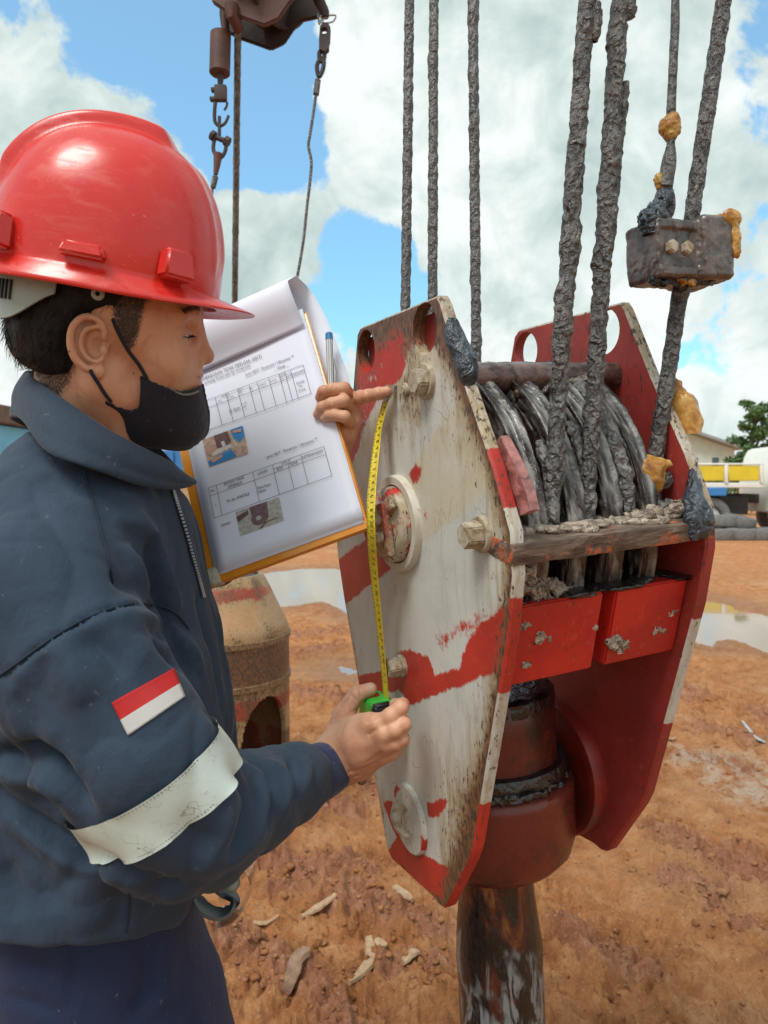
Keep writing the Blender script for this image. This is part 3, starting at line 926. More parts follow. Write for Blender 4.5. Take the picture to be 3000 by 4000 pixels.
def red_mat(name, col, grease=.3, rough=.38, gcol=(.10, .055, .04), bump=.3):
    m, t, p = new_mat(name)
    o = t.obj()
    n1 = t.noise(8, 6, .62, o, .4); n2 = t.noise(45, 7, .7, o, .6); n3 = t.noise(170, 4, .6, o)
    c = t.mix(t.smooth(n1, .35, .68), col, tuple(x * .62 for x in col))
    g = t.math('ADD', t.math('MULTIPLY', n1, .6), t.math('MULTIPLY', n2, .4))
    c = t.mix(t.smooth(g, .62 - grease * .25, .78 - grease * .25), c, gcol)
    c = t.mix(t.math('MULTIPLY', t.smooth(n3, .60, .74), .35), c, tuple(min(1, x * 1.6 + .06) for x in col))
    t.put(p.inputs['Base Color'], c)
    t.put(p.inputs['Roughness'], t.math('ADD', rough - .1, t.math('MULTIPLY', n2, .3)))
    t.put(p.inputs['Normal'], t.bump(t.math('ADD', n2, t.math('MULTIPLY', n3, .4)), bump, .002))
    return m
M_RED = red_mat('bright_red_paint', (.58, .024, .016), .26, .30, gcol=(.16, .035, .025))
M_REDDARK = red_mat('dull_red_paint', (.30, .030, .022), .35, .42)
M_BOSS = red_mat('boss_red', (.34, .035, .026), .35, .34)
M_CROSS = red_mat('oily_red_brown', (.17, .030, .020), .55, .24, gcol=(.030, .016, .013))
def grease_mat(name, dark, light, rough=.33, scale=130, hi=.55, bump=.9, bd=.0035, streak=None):
    m, t, p = new_mat(name)
    o = t.obj()
    if streak: o = t.scalevec(o, streak)
    n1 = t.noise(scale, 6, .65, o, 1.4); n2 = t.noise(scale * .22, 5, .6, o, .5); wm = t.worms(scale * .42, 24.0, o)
    f = t.math('ADD', t.math('MULTIPLY', n1, .55), t.math('ADD', t.math('MULTIPLY', n2, .30), t.math('MULTIPLY', wm, .15)))
    t.put(p.inputs['Base Color'], t.ramp(f, [(.36, dark), (hi, light), (.70, tuple(min(1, c * 1.5) for c in light))]))  # two-tone grease; bump hollows also darkened to stand in for crevice shade
    t.put(p.inputs['Roughness'], t.math('ADD', rough - .20, t.math('MULTIPLY', n2, .22)))
    t.put(p.inputs['Specular IOR Level'], .75)
    t.put(p.inputs['Normal'], t.bump(t.math('ADD', t.math('MULTIPLY', n1, .8), t.math('MULTIPLY', wm, .6)), bump, bd))
    return m
M_GREASE = grease_mat('grey_grease', (.035, .030, .028), (.17, .165, .16), .38)
M_GREASEBR = grease_mat('brown_grease', (.028, .016, .012), (.13, .085, .06), .30, 75)
M_GREASETAN = grease_mat('tan_grease', (.12, .080, .055), (.40, .33, .26), .42, 130)
M_BLACKOIL = grease_mat('black_oil', (.006, .005, .005), (.020, .017, .016), .22, 60, bump=.7)
M_BLUEGREASE = grease_mat('blue_black_grease', (.005, .008, .013), (.030, .046, .068), .30, 110)
M_STEEL = grease_mat('greasy_brown_steel', (.05, .032, .026), (.15, .105, .08), .40, 40, bump=.5, bd=.002)
M_PIN = grease_mat('greasy_pin', (.030, .018, .016), (.14, .085, .075), .36, 45, bump=.7, bd=.003)
M_BAR, t, p = new_mat('greasy_bar')
o_ = t.obj(); st_ = t.scalevec(o_, (1, .18, 1)); n1 = t.noise(95, 7, .68, st_, .6); n2 = t.noise(15, 5, .6, o_, .4); n3 = t.noise(70, 5, .65, o_, .8)
c = t.ramp(n1, [(.34, (.035, .022, .018)), (.50, (.12, .082, .062)), (.62, (.24, .18, .14)), (.72, (.36, .29, .23))])
c = t.mix(t.math('MULTIPLY', t.smooth(n2, .57, .62), t.smooth(n3, .42, .52)), c, (.50, .12, .05))
t.put(p.inputs['Base Color'], c); t.put(p.inputs['Roughness'], t.math('ADD', .26, t.math('MULTIPLY', n3, .3))); t.put(p.inputs['Normal'], t.bump(t.math('ADD', n1, t.math('MULTIPLY', n3, .5)), .9, .003))
M_SHEAVE = grease_mat('sheave_grease', (.020, .013, .012), (.20, .185, .17), .32, 40, bump=.8, bd=.004)
m, t, p = new_mat('amber_grease')
o_ = t.obj(); n_ = t.noise(45, 5, .6, o_, .8)
t.put(p.inputs['Base Color'], t.ramp(n_, [(.30, (.26, .085, .012)), (.5, (.58, .28, .05)), (.70, (.78, .56, .20))]))
t.put(p.inputs['Roughness'], .24); t.put(p.inputs['Transmission Weight'], .25); t.put(p.inputs['Subsurface Weight'], .4); t.put(p.inputs['Subsurface Radius'], (.01, .005, .002)); t.put(p.inputs['Subsurface Scale'], .5)
t.put(p.inputs['Normal'], t.bump(n_, .6, .004))
M_AMBER = m
m, t, p = new_mat('oily_shank')
o_ = t.obj(); st_ = t.scalevec(o_, (1, 1, .22))
n1 = t.noise(14, 6, .62, st_, .8); n2 = t.noise(55, 5, .6, st_, 1.2); n3 = t.noise(7, 3, .5, o_, .3)
c = t.ramp(n1, [(.36, (.30, .12, .035)), (.43, (.10, .024, .014)), (.48, (.016, .013, .014)), (.60, (.011, .010, .011)), (.66, (.08, .02, .012))])
n4 = t.noise(10, 5, .55, t.scalevec(o_, (1, 1, .30)), .5)
c = t.mix(t.math('MULTIPLY', t.smooth(n4, .54, .60), t.smooth(n2, .42, .56)), c, (.21, .225, .23))
t.put(p.inputs['Base Color'], c); t.put(p.inputs['Roughness'], t.math('ADD', .05, t.math('MULTIPLY', n2, .2))); t.put(p.inputs['Specular IOR Level'], .6)
t.put(p.inputs['Normal'], t.bump(t.math('ADD', t.noise(90, 5, .65, o_, 1.0), n2), .8, .0022))
M_SHANK = m
m, t, p = new_mat('crusted_bolt')
o_ = t.obj(); n1 = t.noise(70, 6, .7, o_, .8); n2 = t.noise(200, 4, .6, o_)
t.put(p.inputs['Base Color'], t.ramp(n1, [(.30, (.13, .07, .035)), (.44, (.32, .25, .16)), (.62, (.48, .44, .36))]))
t.put(p.inputs['Roughness'], .6); t.put(p.inputs['Normal'], t.bump(t.math('ADD', n1, n2), .3, .0004))
M_BOLT = m

# ---- cheek plates
FRONT = [(.1166, .2790), (.1240, .2700), (.1680, .1780), (.2200, .0820), (.2480, .0160), (.2490, -.0300), (.2340, -.1000), (.1420, -.3780), (.1310, -.3990), (.0650, -.4960), (.0560, -.5030), (.0440, -.5060)]
BACK = [(.0300, -.5040), (-.1060, -.5180), (-.1230, -.5080), (-.2440, -.1350), (-.2600, -.0700), (-.2630, -.0200), (-.2350, .0520), (-.1680, .1560), (-.1310, .2560), (-.1250, .2720), (-.1130, .2800)]
def rounded(poly, n=3):
    out = []
    for i in range(len(poly)):
        a, b = np.array(poly[i]), np.array(poly[(i + 1) % len(poly)])
        L = np.linalg.norm(b - a)
        k = max(1, int(L / .009))
        for j in range(k): out.append(a + (b - a) * j / k)
    return np.array(out)
OUT = rounded(FRONT + BACK)
HOLES = [((*on_plate(1430, 1372),), .030), ((*on_plate(1658, 1285),), .031)]
RED_POLY = [[(1360, 1230), (1745, 1100), (1703, 1170), (1690, 1255), (1640, 1330), (1600, 1400), (1570, 1480), (1480, 1560), (1430, 1680), (1350, 1880), (1300, 1960), (1270, 1950), (1330, 1500)],
            [(1285, 2205), (1430, 2100), (1480, 2060), (1570, 2180), (1545, 2220), (1440, 2292), (1345, 2372), (1290, 2380)],
            [(1592, 1860), (1622, 1797), (1656, 1832), (1645, 1866), (1617, 1902)],
            [(1370, 2640), (1480, 2620), (1560, 2540), (1600, 2530), (1675, 2560), (1700, 2625), (1790, 2605), (1830, 2480), (1900, 2410), (2020, 2320), (2030, 2640), (1880, 2650), (1830, 2680), (1760, 2700), (1650, 2745), (1600, 2765), (1560, 2700), (1480, 2720), (1390, 2710)],
            [(1490, 3130), (1545, 3120), (1590, 3230), (1640, 3320), (1720, 3370), (1800, 3390), (1840, 3340), (1880, 3350), (1750, 3620), (1480, 3370), (1545, 3270)],
            [(1660, 3128), (1765, 3108), (1735, 3170), (1700, 3205), (1672, 3190)]]
FAINT_RED = [[(1780, 3260), (1850, 3050), (1890, 3180), (1840, 3380)], [(1660, 1960), (1675, 2000), (1664, 2080), (1648, 2010)], [(1690, 2470), (1850, 2390), (2000, 2280), (1900, 2440), (1720, 2560)], [(1760, 1880), (1830, 1780), (1850, 1800), (1790, 1900)]]
TAN_POLY = [[(1775, 1575), (1590, 1860), (1470, 2000), (1430, 2110), (1660, 2120), (1840, 1970), (2010, 1800), (1880, 1560)], [(1480, 1560), (1640, 1330), (1730, 1400), (1640, 1560)], [(1340, 1900), (1480, 1580), (1480, 1800), (1400, 2000)]]
def uvpoly(pp): return [on_plate(*q) for q in pp]
RED_UV, FAINT_UV, TAN_UV = [uvpoly(q) for q in RED_POLY], [uvpoly(q) for q in FAINT_RED], [uvpoly(q) for q in TAN_POLY]
def plate_paint(u, v, edge, mode):
    """paint layers of a cheek plate at local u, v"""
    wu = u + .005 * (fbm2(u, v, 60, 3, .6, 3.) - .5); wv = v + .005 * (fbm2(u, v, 60, 3, .6, 8.) - .5)
    red = np.zeros_like(u); tan = np.zeros_like(u)
    if mode == 'L':
        wear = sstep(fbm2(u, v, 24, 4, .62, 2.), .47, .62) * sstep(v, .05, .14)
        for q in RED_UV: red = np.maximum(red, 1 - sstep(poly_sd(wu, wv, q), -.016, .012))
        for q in FAINT_UV: red = np.maximum(red, .50 * (1 - sstep(poly_sd(wu, wv, q), -.012, .016)))
        for q in TAN_UV: tan = np.maximum(tan, 1 - sstep(poly_sd(wu, wv, q), -.002, .002))
        red = np.where((edge < .5) & (v > .05), red * (1 - .42 * wear), red)
        # front edge strip and the side walls follow the old stripes
        er = ((v < -.055) & (v > -.165)) | (v < -.315) | ((v > .035) & (v < .10) & (u > 0))
        red = np.where(edge > .5, np.where(er, 1.0, .02), red)
        d_out = np.abs(poly_sd(u, v, OUT))
        right = sstep(u, -.02, .12)
        dirt = .08 + .72 * np.exp(-d_out / .040) * (.45 + .55 * right) + .34 * np.exp(-d_out / .012)
        dirt = dirt + .75 * np.exp(-np.hypot(u - .02, v - .178) / .022) + .32 * sstep(v, .18, .27) + .25 * np.exp(-np.abs(u - .05) / .02) * sstep(v, .05, .16) * (v < .2)
        dirt = dirt + .35 * sstep(u, .0, .1) * sstep(-v, .22, .34) + .40 * np.exp(-d_out / .022) * sstep(v, .10, .20) + .25 * wear
        dirt = np.where(edge > .5, .45 + .2 * (v > .1), dirt)
    else:
        red = np.ones_like(u)
        er = (v < -.27) | ((v < -.01) & (v > -.125))
        red = np.where(edge > .5, np.where(er, 1.0, .0), red)
        dirt = .22 + .22 * sstep(v, .0, .25)
        d_out = np.abs(poly_sd(u, v, OUT))
        dirt = dirt + .16 * np.exp(-d_out / .02)
        dirt = np.where(edge > .5, np.where(v > 0, .62, .35), dirt)
    return red, np.clip(dirt, 0, 1), tan
def cheek_plate(name, w0, w1, mode, holes):
    """plate between w0 (outside face) and w1, fine triangulation so the paint can be worn through"""
    n = len(OUT)
    ctr = OUT.mean(0)
    # inset outline for the small edge radius
    nxt, prv = np.roll(OUT, -1, 0), np.roll(OUT, 1, 0)
    tn = nxt - prv; tn /= np.linalg.norm(tn, axis=1, keepdims=True)
    nin = np.stack([-tn[:, 1], tn[:, 0]], 1)
    if poly_sd(*(OUT[0] + nin[0] * .003), OUT) > 0: nin = -nin
    ins = OUT + nin * .0028
    pts = list(map(tuple, ins)); edges = [(i, (i + 1) % n) for i in range(n)]
    hr = []
    for (c, r) in holes:
        b = len(pts); k = 28
        pts += [(c[0] + r * math.cos(2 * math.pi * i / k), c[1] + r * math.sin(2 * math.pi * i / k)) for i in range(k)]
        edges += [(b + i, b + (i + 1) % k) for i in range(k)]; hr.append((b, k))
    s = .0055
    uu, vv = np.meshgrid(np.arange(-.27, .26, s), np.arange(-.52, .29, s))
    vv = vv + (np.arange(uu.shape[1]) % 2)[None, :] * s * .5
    uu, vv = uu.ravel(), vv.ravel()
    ok = poly_sd(uu, vv, ins) < -.0035
    for (c, r) in holes: ok &= np.hypot(uu - c[0], vv - c[1]) > r + .003
    pts += list(zip(uu[ok], vv[ok]))
    V2, E2, F2, _, _, _ = geometry.delaunay_2d_cdt([Vector(q) for q in pts], edges, [], 1, 1e-6)
    P2 = np.array([q[:] for q in V2]); T2 = np.array([f[:] for f in F2])
    cen = P2[T2].mean(1)
    keep = poly_sd(cen[:, 0], cen[:, 1], ins) < 1e-5
    for (c, r) in holes: keep &= np.hypot(cen[:, 0] - c[0], cen[:, 1] - c[1]) > r * .985
    T2 = T2[keep]
    # orientation so faces look to -w on the outside face
    a, b, c3 = P2[T2[:, 0]], P2[T2[:, 1]], P2[T2[:, 2]]
    ar = (b[:, 0] - a[:, 0]) * (c3[:, 1] - a[:, 1]) - (b[:, 1] - a[:, 1]) * (c3[:, 0] - a[:, 0])
    T2[ar > 0] = T2[ar > 0][:, ::-1]
    N2 = len(P2)
    sg = 1 if w1 > w0 else -1
    Va = np.column_stack([P2, np.full(N2, w0)]); Vb = np.column_stack([P2, np.full(N2, w1)])
    verts = [Va, Vb]; faces = [T2 if sg > 0 else T2[:, ::-1], (T2 + N2)[:, ::-1] if sg > 0 else T2 + N2]
    edge_flag = [np.zeros(N2), np.zeros(N2)]
    base = 2 * N2
    # rim: inset ring -> outline ring -> ... -> outline ring -> inset ring (own vertices so it keeps its own colour)
    ws = [w0, w0 + sg * .0028, w0 + (w1 - w0) * .5, w1 - sg * .0028, w1]
    rings = [np.column_stack([ins, np.full(n, ws[0])])] + [np.column_stack([OUT, np.full(n, q)]) for q in ws[1:4]] + [np.column_stack([ins, np.full(n, ws[4])])]
    for q in rings: verts.append(q); edge_flag.append(np.ones(n))
    q4 = []
    for i in range(4):
        A = base + i * n + np.arange(n); B = base + (i + 1) * n + np.arange(n)
        A2, B2 = np.roll(A, -1), np.roll(B, -1)
        q4 += [np.column_stack([A, A2, B2]), np.column_stack([A, B2, B])]
    base += 5 * n
    for (c, r), (b0, k) in zip(holes, hr):
        ang = 2 * np.pi * np.arange(k) / k
        for q in (w0, w1):
            verts.append(np.column_stack([c[0] + r * np.cos(ang), c[1] + r * np.sin(ang), np.full(k, q)])); edge_flag.append(np.zeros(k))
        A = base + np.arange(k); B = A + k
        q4 += [np.column_stack([A, np.roll(B, -1), np.roll(A, -1)]), np.column_stack([A, B, np.roll(B, -1)])]
        base += 2 * k
    V3 = np.vstack(verts); F3 = np.vstack(faces + q4); ef = np.concatenate(edge_flag)
    me = mesh_np(name, V3, F3)
    red, dirt, tan = plate_paint(V3[:, 0], V3[:, 1], ef, mode)
    fattr(me, 'red', red); fattr(me, 'dirt', dirt); fattr(me, 'tan', tan)
    o = link(name, me, M_PLATE if mode == 'L' else M_PLATE_IN, block)
    me.set_sharp_from_angle(angle=RAD(35))
    return o
plateL = cheek_plate('cheek_plate', 0.0, BTH, 'L', HOLES); plateL['label'] = 'white and red striped outer cheek plate'
plateR = cheek_plate('cheek_plate', BW, BW - BTH, 'R', HOLES); plateR['label'] = 'dark red inner cheek plate'

def bpart(name, bm, mat, parent=block, angle=40): return bm_obj(name, bm, mat, parent, True, angle)
bm = bmesh.new(); add_box(bm, (-.014, .224, BTH + .0062), (.222, .086, .0120)); bpart('inner_lug', bm, M_REDDARK)
# ---- bolts on the outer plate
def hex_bolt(uv, r, h, rot, wash=1.35):
    bm = bmesh.new()
    add_lathe(bm, [(0, .001), (r * wash, .001), (r * wash, -.004), (r * wash * .95, -.006), (r * .6, -.006)], (uv[0], uv[1], 0), (0, 0, 1), 28)
    ww = bpart('washer', bm, M_BOLT)
    bm = bmesh.new()
    M_ = Matrix.Translation((uv[0], uv[1], -.005 - h / 2)) @ Matrix.Rotation(rot, 4, 'Z')
    rr_ = bmesh.ops.create_cone(bm, cap_ends=True, segments=6, radius1=r * .93, radius2=r, depth=h, matrix=M_)
    bmesh.ops.bevel(bm, geom=bm.edges[:], offset=r * .10, segments=2, affect='EDGES')
    return bpart('hex_bolt', bm, M_BOLT)
hex_bolt(on_plate(1668, 1490), .0175, .014, .3, 1.25)
hex_bolt(on_plate(1885, 2085), .0165, .020, .1, 1.25)
hex_bolt(on_plate(1572, 2600), .0145, .018, .5, 1.1)
bm = bmesh.new()
q = on_plate(1588, 1522)
add_cyl(bm, (q[0], q[1], .001), (q[0], q[1], -.006), .010, .007, 9, bevel=.002)
bpart('broken_stud', bm, M_BOLT)
# ---- sheave pin boss: ring, recessed nut with its locking pieces
pc = on_plate(1562, 2045)
bm = bmesh.new()
add_lathe(bm, [(.052, .002), (.066, .002), (.066, -.006), (.0635, -.0095), (.0535, -.0095), (.052, -.007), (.052, .002)], (pc[0], pc[1], 0), (0, 0, 1), 64)
me_ring = bpart('boss_ring', bm, M_PLATE)
def plain_paint(o, red, dirt, tan=0.0):
    n = len(o.data.vertices)
    P = np.empty(n * 3, np.float32); o.data.vertices.foreach_get('co', P); P = P.reshape(-1, 3)
    nz = fbm3(P, 60, 3)
    fattr(o.data, 'red', np.clip(red + .9 * (nz - .5), 0, 1) if np.isscalar(red) else red); fattr(o.data, 'dirt', np.full(n, dirt)); fattr(o.data, 'tan', np.full(n, tan))
plain_paint(me_ring, .16, .22, .6)
bm = bmesh.new()
add_lathe(bm, [(0, -.030), (.030, -.030), (.034, -.026), (.045, -.024), (.049, -.020), (.051, -.010), (.051, .0)], (pc[0], pc[1], 0), (0, 0, 1), 56)
bmesh.ops.subdivide_edges(bm, edges=bm.edges[:], cuts=1)
for v in bm.verts:
    a = math.atan2(v.co.y - pc[1], v.co.x - pc[0])
    v.co.z += .005 * (float(fbm3(np.array(v.co[:]), 50, 3)) - .5)
nut = bpart('pin_nut', bm, M_PLATE, angle=50); plain_paint(nut, .48, .55, .3)
bm = bmesh.new()
add_box(bm, (pc[0] + .020, pc[1] - .004, -.033), (.030, .070, .012), Matrix.Rotation(.15, 3, 'Z'), .004)
add_box(bm, (pc[0] + .036, pc[1] + .030, -.029), (.020, .020, .010), Matrix.Rotation(.6, 3, 'Z'), .003)
kp = bpart('keeper_plate', bm, M_PLATE); plain_paint(kp, .35, .70, .3)
bm = bmesh.new()
for du, dv, r_ in ((.018, .010, .0075), (.024, -.012, .0075)):
    add_cyl(bm, (pc[0] + du, pc[1] + dv, -.036), (pc[0] + du, pc[1] + dv, -.050), r_, r_ * .9, 14, bevel=.0015)
bpart('locking_screw', bm, M_BOLT)
bm = bmesh.new()
add_cyl(bm, (pc[0] - .018, pc[1] - .004, -.026), (pc[0] - .018, pc[1] - .004, -.037), .026, .024, 30, bevel=.002)
k2 = bpart('pin_end', bm, M_PLATE); plain_paint(k2, .75, .35)
# ---- lower trunnion cover disc with a small knuckle
tc_ = on_plate(1607, 3195)
bm = bmesh.new()
add_cyl(bm, (tc_[0], tc_[1], .001), (tc_[0], tc_[1], -.007), .050, .0485, 56, bevel=.0015)
bmesh.ops.subdivide_edges(bm, edges=[e for e in bm.edges if e.calc_length() > .02], cuts=6, use_grid_fill=True)
disc = bpart('trunnion_cover', bm, M_PLATE)
P = np.array([v.co[:] for v in disc.data.vertices])
du_, dv_ = P[:, 0] - tc_[0], P[:, 1] - tc_[1]
plain_paint(disc, np.clip(.95 - np.abs(dv_ - .008 + du_ * .6) / .030, 0, 1) * (du_ > -.04), .32, .2)
bm = bmesh.new()
add_tube(bm, spline([(tc_[0] - .012, tc_[1] + .016, -.012), (tc_[0] - .004, tc_[1] + .006, -.022), (tc_[0] + .004, tc_[1] - .010, -.020), (tc_[0] + .012, tc_[1] - .020, -.010)], 10), np.linspace(.010, .004, 10), 10)
bpart('bent_lug', bm, M_BOLT)

# ---- shafts, sheaves, spacers inside
bm = bmesh.new(); add_cyl(bm, (.098, .186, BTH - .002), (.098, .186, BW - BTH + .002), .0185, seg=28)
bpart('top_pin', bm, M_PIN)
bm = bmesh.new(); add_cyl(bm, (0, 0, BTH - .002), (0, 0, BW - BTH + .002), .045, seg=32)
bpart('sheave_axle', bm, M_BLACKOIL)
SW = [.058, .112, .166, .220]
RS = .216
M_SHEAVE2, t, p = new_mat('streaked_sheave_grease')
o_ = t.obj(); fa = t.attr('streak').outputs['Fac']; n_ = t.noise(150, 5, .65, o_, 1.0)
f_ = t.math('ADD', t.math('MULTIPLY', fa, .8), t.math('MULTIPLY', n_, .25))
t.put(p.inputs['Base Color'], t.ramp(f_, [(.20, (.070, .014, .013)), (.38, (.022, .010, .009)), (.50, (.026, .018, .016)), (.62, (.095, .086, .080)), (.82, (.30, .29, .275))]))
t.put(p.inputs['Roughness'], .17); t.put(p.inputs['Specular IOR Level'], .9); t.put(p.inputs['Normal'], t.bump(f_, 1.0, .006))
for i, ww_ in enumerate(SW):
    h = .0145
    prof = [(.044, -h), (.07, -h), (.075, -.008), (.115, -.007), (.150, -.007)] + [(RS - .045 + .041 * k / 8, -.006 - .006 * (k / 8) ** .7) for k in range(9)] + [(RS, -h + .002), (RS - .001, -h + .004), (RS - .003, -.006), (RS - .0045, -.003), (RS - .005, 0), (RS - .0045, .003), (RS - .003, .006), (RS - .001, h - .004), (RS, h - .002)] + [(RS - .045 + .041 * k / 8, .006 + .006 * (k / 8) ** .7) for k in range(8, -1, -1)] + [(.150, .007), (.115, .007), (.075, .008), (.07, h), (.044, h)]
    ns = 200
    th_ = 2 * np.pi * np.arange(ns) / ns
    R0 = np.array([q[0] for q in prof])[:, None] + 0 * th_; W0 = np.array([q[1] for q in prof])[:, None] + 0 * th_; T0 = th_[None, :] + 0 * R0
    sp_ = np.stack([np.cos(T0) * 2.2 + i * 3, np.sin(T0) * 2.2, R0 * 130 + W0 * 90], -1)
    st_ = fbm3(sp_, 3.0, 4, .6, i * 2.0)
    outer = sstep(R0, .13, .19)
    R0 = R0 + outer * .007 * (st_ - .5); W0 = W0 + outer * np.sign(W0) * .0035 * (st_ - .5)
    Vv = np.stack([R0 * np.cos(T0), R0 * np.sin(T0), ww_ + W0], -1)
    npf = len(prof); I = np.arange(npf * ns).reshape(npf, ns); J = np.roll(I, -1, 1)
    me = mesh_np('sheave', Vv.reshape(-1, 3), np.stack([I[:-1], J[:-1], J[1:], I[1:]], -1).reshape(-1, 4)[:, ::-1])
    fattr(me, 'streak', (.40 + (st_ - .5) * 2.0 * outer + .16 * sstep(R0, .185, .205) - .30 * (1 - sstep(R0, .15, .19))).ravel())
    link('sheave', me, M_SHEAVE2, block)
# dark divider plates between the sheaves
for ww_ in (.085, .139, .193, .246):
    bm = bmesh.new(); add_cyl(bm, (0, 0, ww_ - .003), (0, 0, ww_ + .003), .178, seg=64)
    bpart('divider_plate', bm, M_REDDARK)
# spacer bar across the front
bm = bmesh.new()
add_box(bm, (.216, -.003, BW * .5 - .004), (.074, .0225, BW - .006), Matrix.Rotation(RAD(-9), 3, 'Z'), bevel=.0025)
bmesh.ops.subdivide_edges(bm, edges=[e for e in bm.edges if e.calc_length() > .03], cuts=24, use_grid_fill=True)
for v in bm.verts:
    c0 = np.array(v.co[:]); nn = float(fbm3(c0, 45, 4, .55, 2.)) - .5
    v.co.y += .003 * nn; v.co.x += .003 * (float(fbm3(c0, 60, 3, .5, 12.)) - .5)
bpart('spacer_bar', bm, M_BAR, angle=48)
# red guard plates under the sheaves
def guard(wa, wb, nm, mat):
    bm = bmesh.new()
    A = [(.222, -.070), (.196, -.166), (.090, -.160), (.090, -.066)]
    f0 = bm.faces.new([bm.verts.new((u, v, wa)) for u, v in A])
    ex = bmesh.ops.extrude_face_region(bm, geom=[f0]); bmesh.ops.translate(bm, vec=(0, 0, wb - wa), verts=[v for v in ex['geom'] if isinstance(v, bmesh.types.BMVert)])
    bmesh.ops.bevel(bm, geom=bm.edges[:], offset=.0025, segments=2, affect='EDGES')
    g_ = bpart(nm, bm, mat); plain_paint(g_, 1.25, .30); return g_
M_GUARD = paint_mat('guard_paint', red=(.56, .022, .014))
gw1, gw2 = on_u(2333, 2420, .208)[2], on_u(2380, 2400, .208)[2]
guard(BTH + .001, gw1, 'guard_plate', M_GUARD); guard(gw2, BW - BTH - .001, 'guard_plate', M_GUARD)
bm = bmesh.new(); add_box(bm, (.12, -.117, (gw1 + gw2) / 2), (.12, .085, gw2 - gw1 + .004)); bpart('rib_plate', bm, M_REDDARK)
bm = bmesh.new(); add_box(bm, (-.02, -.115, BW / 2), (.20, .070, BW - 2 * BTH - .002), bevel=.004); bpart('tie_block', bm, M_BLACKOIL)
bm = bmesh.new(); add_box(bm, (-.215, -.0, BW / 2), (.04, .02, BW - 2 * BTH - .002), bevel=.004); bpart('rear_spacer', bm, M_STEEL)
# inner liner strip on the outer plate's inside edge (pink, worn) with a grey pad at its end
def strip(pix, u_in, wdt, name, mat, w0=BTH + .001, th=.012):
    pts = [on_u(x, y, u) for (x, y, u) in pix]
    bm = bmesh.new()
    P = spline([(q[0], q[1], 0) for q in pts], 16)
    rows = []
    for i, q in enumerate(P):
        tt = P[min(i + 1, 15)] - P[max(i - 1, 0)]; tt /= np.linalg.norm(tt); nn = np.array([tt[1], -tt[0], 0])
        rows.append([bm.verts.new((*(q + nn * a)[:2], b)) for a, b in ((.004, w0), (.004, w0 + wdt), (-.016, w0 + wdt), (-.016, w0))])
    for A, B in zip(rows[:-1], rows[1:]):
        for k in range(4): bm.faces.new((A[k], A[(k + 1) % 4], B[(k + 1) % 4], B[k]))
    bm.faces.new(rows[0][::-1]); bm.faces.new(rows[-1])
    bmesh.ops.bevel(bm, geom=[e for e in bm.edges if len(e.link_faces) == 2 and e.calc_face_angle(0) > .8], offset=.002, segments=2, affect='EDGES')
    return bpart(name, bm, mat)
M_PINK = grease_mat('worn_pink_paint', (.14, .055, .048), (.38, .15, .14), .45, 55, bump=.7, bd=.003)
strip([(1945, 1740, .195), (2000, 1850, .22), (2035, 1940, .235), (2045, 2010, .242)], 0, .012, 'edge_liner', M_PINK)
# ---- hook nut, crosshead, shank and hook below
HC = (-.036, BW * .5 - .004)
AXV = (HC[0], 0, HC[1])
def vlathe(name, prof, mat, seg=72, parent=block, noise=0.0, nsc=40):
    bm = bmesh.new()
    add_lathe(bm, prof, AXV, (0, 1, 0), seg)
    if noise:
        for v in bm.verts:
            c0 = np.array(v.co[:]); r_ = math.hypot(c0[0] - HC[0], c0[2] - HC[1])
            if r_ > .01:
                k_ = 1 + noise * (float(fbm3(c0, nsc, 4, .55, 4.)) - .5) / r_
                v.co.x = HC[0] + (v.co.x - HC[0]) * k_; v.co.z = HC[1] + (v.co.z - HC[1]) * k_
    return bpart(name, bm, mat, parent, 45)
nutp = vlathe('hook_nut', [(0, -.262), (.030, -.258), (.075, -.254), (.090, -.251), (.0945, -.256), (.0955, -.300), (.097, -.355)], M_CROSS, noise=.004)
vlathe('nut_top_oil', [(0, -.2595), (.06, -.2525), (.088, -.2478), (.0955, -.2525), (.0965, -.268), (.0955, -.272)], M_BLACKOIL, parent=nutp, noise=.010, nsc=60)
vlathe('thrust_collar', [(.09, -.350), (.108, -.352), (.111, -.358), (.111, -.372), (.107, -.378), (.09, -.378)], M_BLACKOIL, noise=.010)
vlathe('crosshead', [(.08, -.378), (.112, -.380), (.1185, -.385), (.120, -.395), (.120, -.468), (.114, -.490), (.098, -.508), (.072, -.518), (.05, -.519)], M_CROSS, noise=.002)
zz = np.linspace(-.50, -.92, 40)
sh = [(.054 + .012 * sstep(-q, .52, .68), q) for q in zz]
hook = vlathe('hook_shank', sh, M_SHANK, noise=.004, nsc=30)
# J hook under the frame
a = np.linspace(0, 4.3, 40)
pts = [(HC[0], q, HC[1]) for q in np.linspace(-.90, -.98, 5)] + [(HC[0] + .0 + .115 - .115 * math.cos(x) - .0, -.98 - .13 * math.sin(x) , HC[1]) for x in a]
bm = bmesh.new(); add_tube(bm, pts, np.concatenate([np.full(5, .066), np.linspace(.066, .070, 20), np.linspace(.070, .022, 20)]), 24)
bpart('hook_bowl', bm, M_SHANK, hook)
bm = bmesh.new()
bcu, bcv = -.040, -.405
add_lathe(bm, [(0, 0), (.082, 0), (.086, .002), (.101, .002), (.104, -.002), (.104, -.022)][::-1], (bcu, bcv, BW - BTH - .018), (0, 0, -1), 72)
for f in bm.faces: f.smooth = True
bpart('trunnion_boss', bm, M_BOSS)
bm = bmesh.new(); add_cyl(bm, (bcu, bcv - .03, .10), (bcu, bcv - .03, BW - BTH - .01), .050, seg=40); bpart('trunnion_pin', bm, M_CROSS)

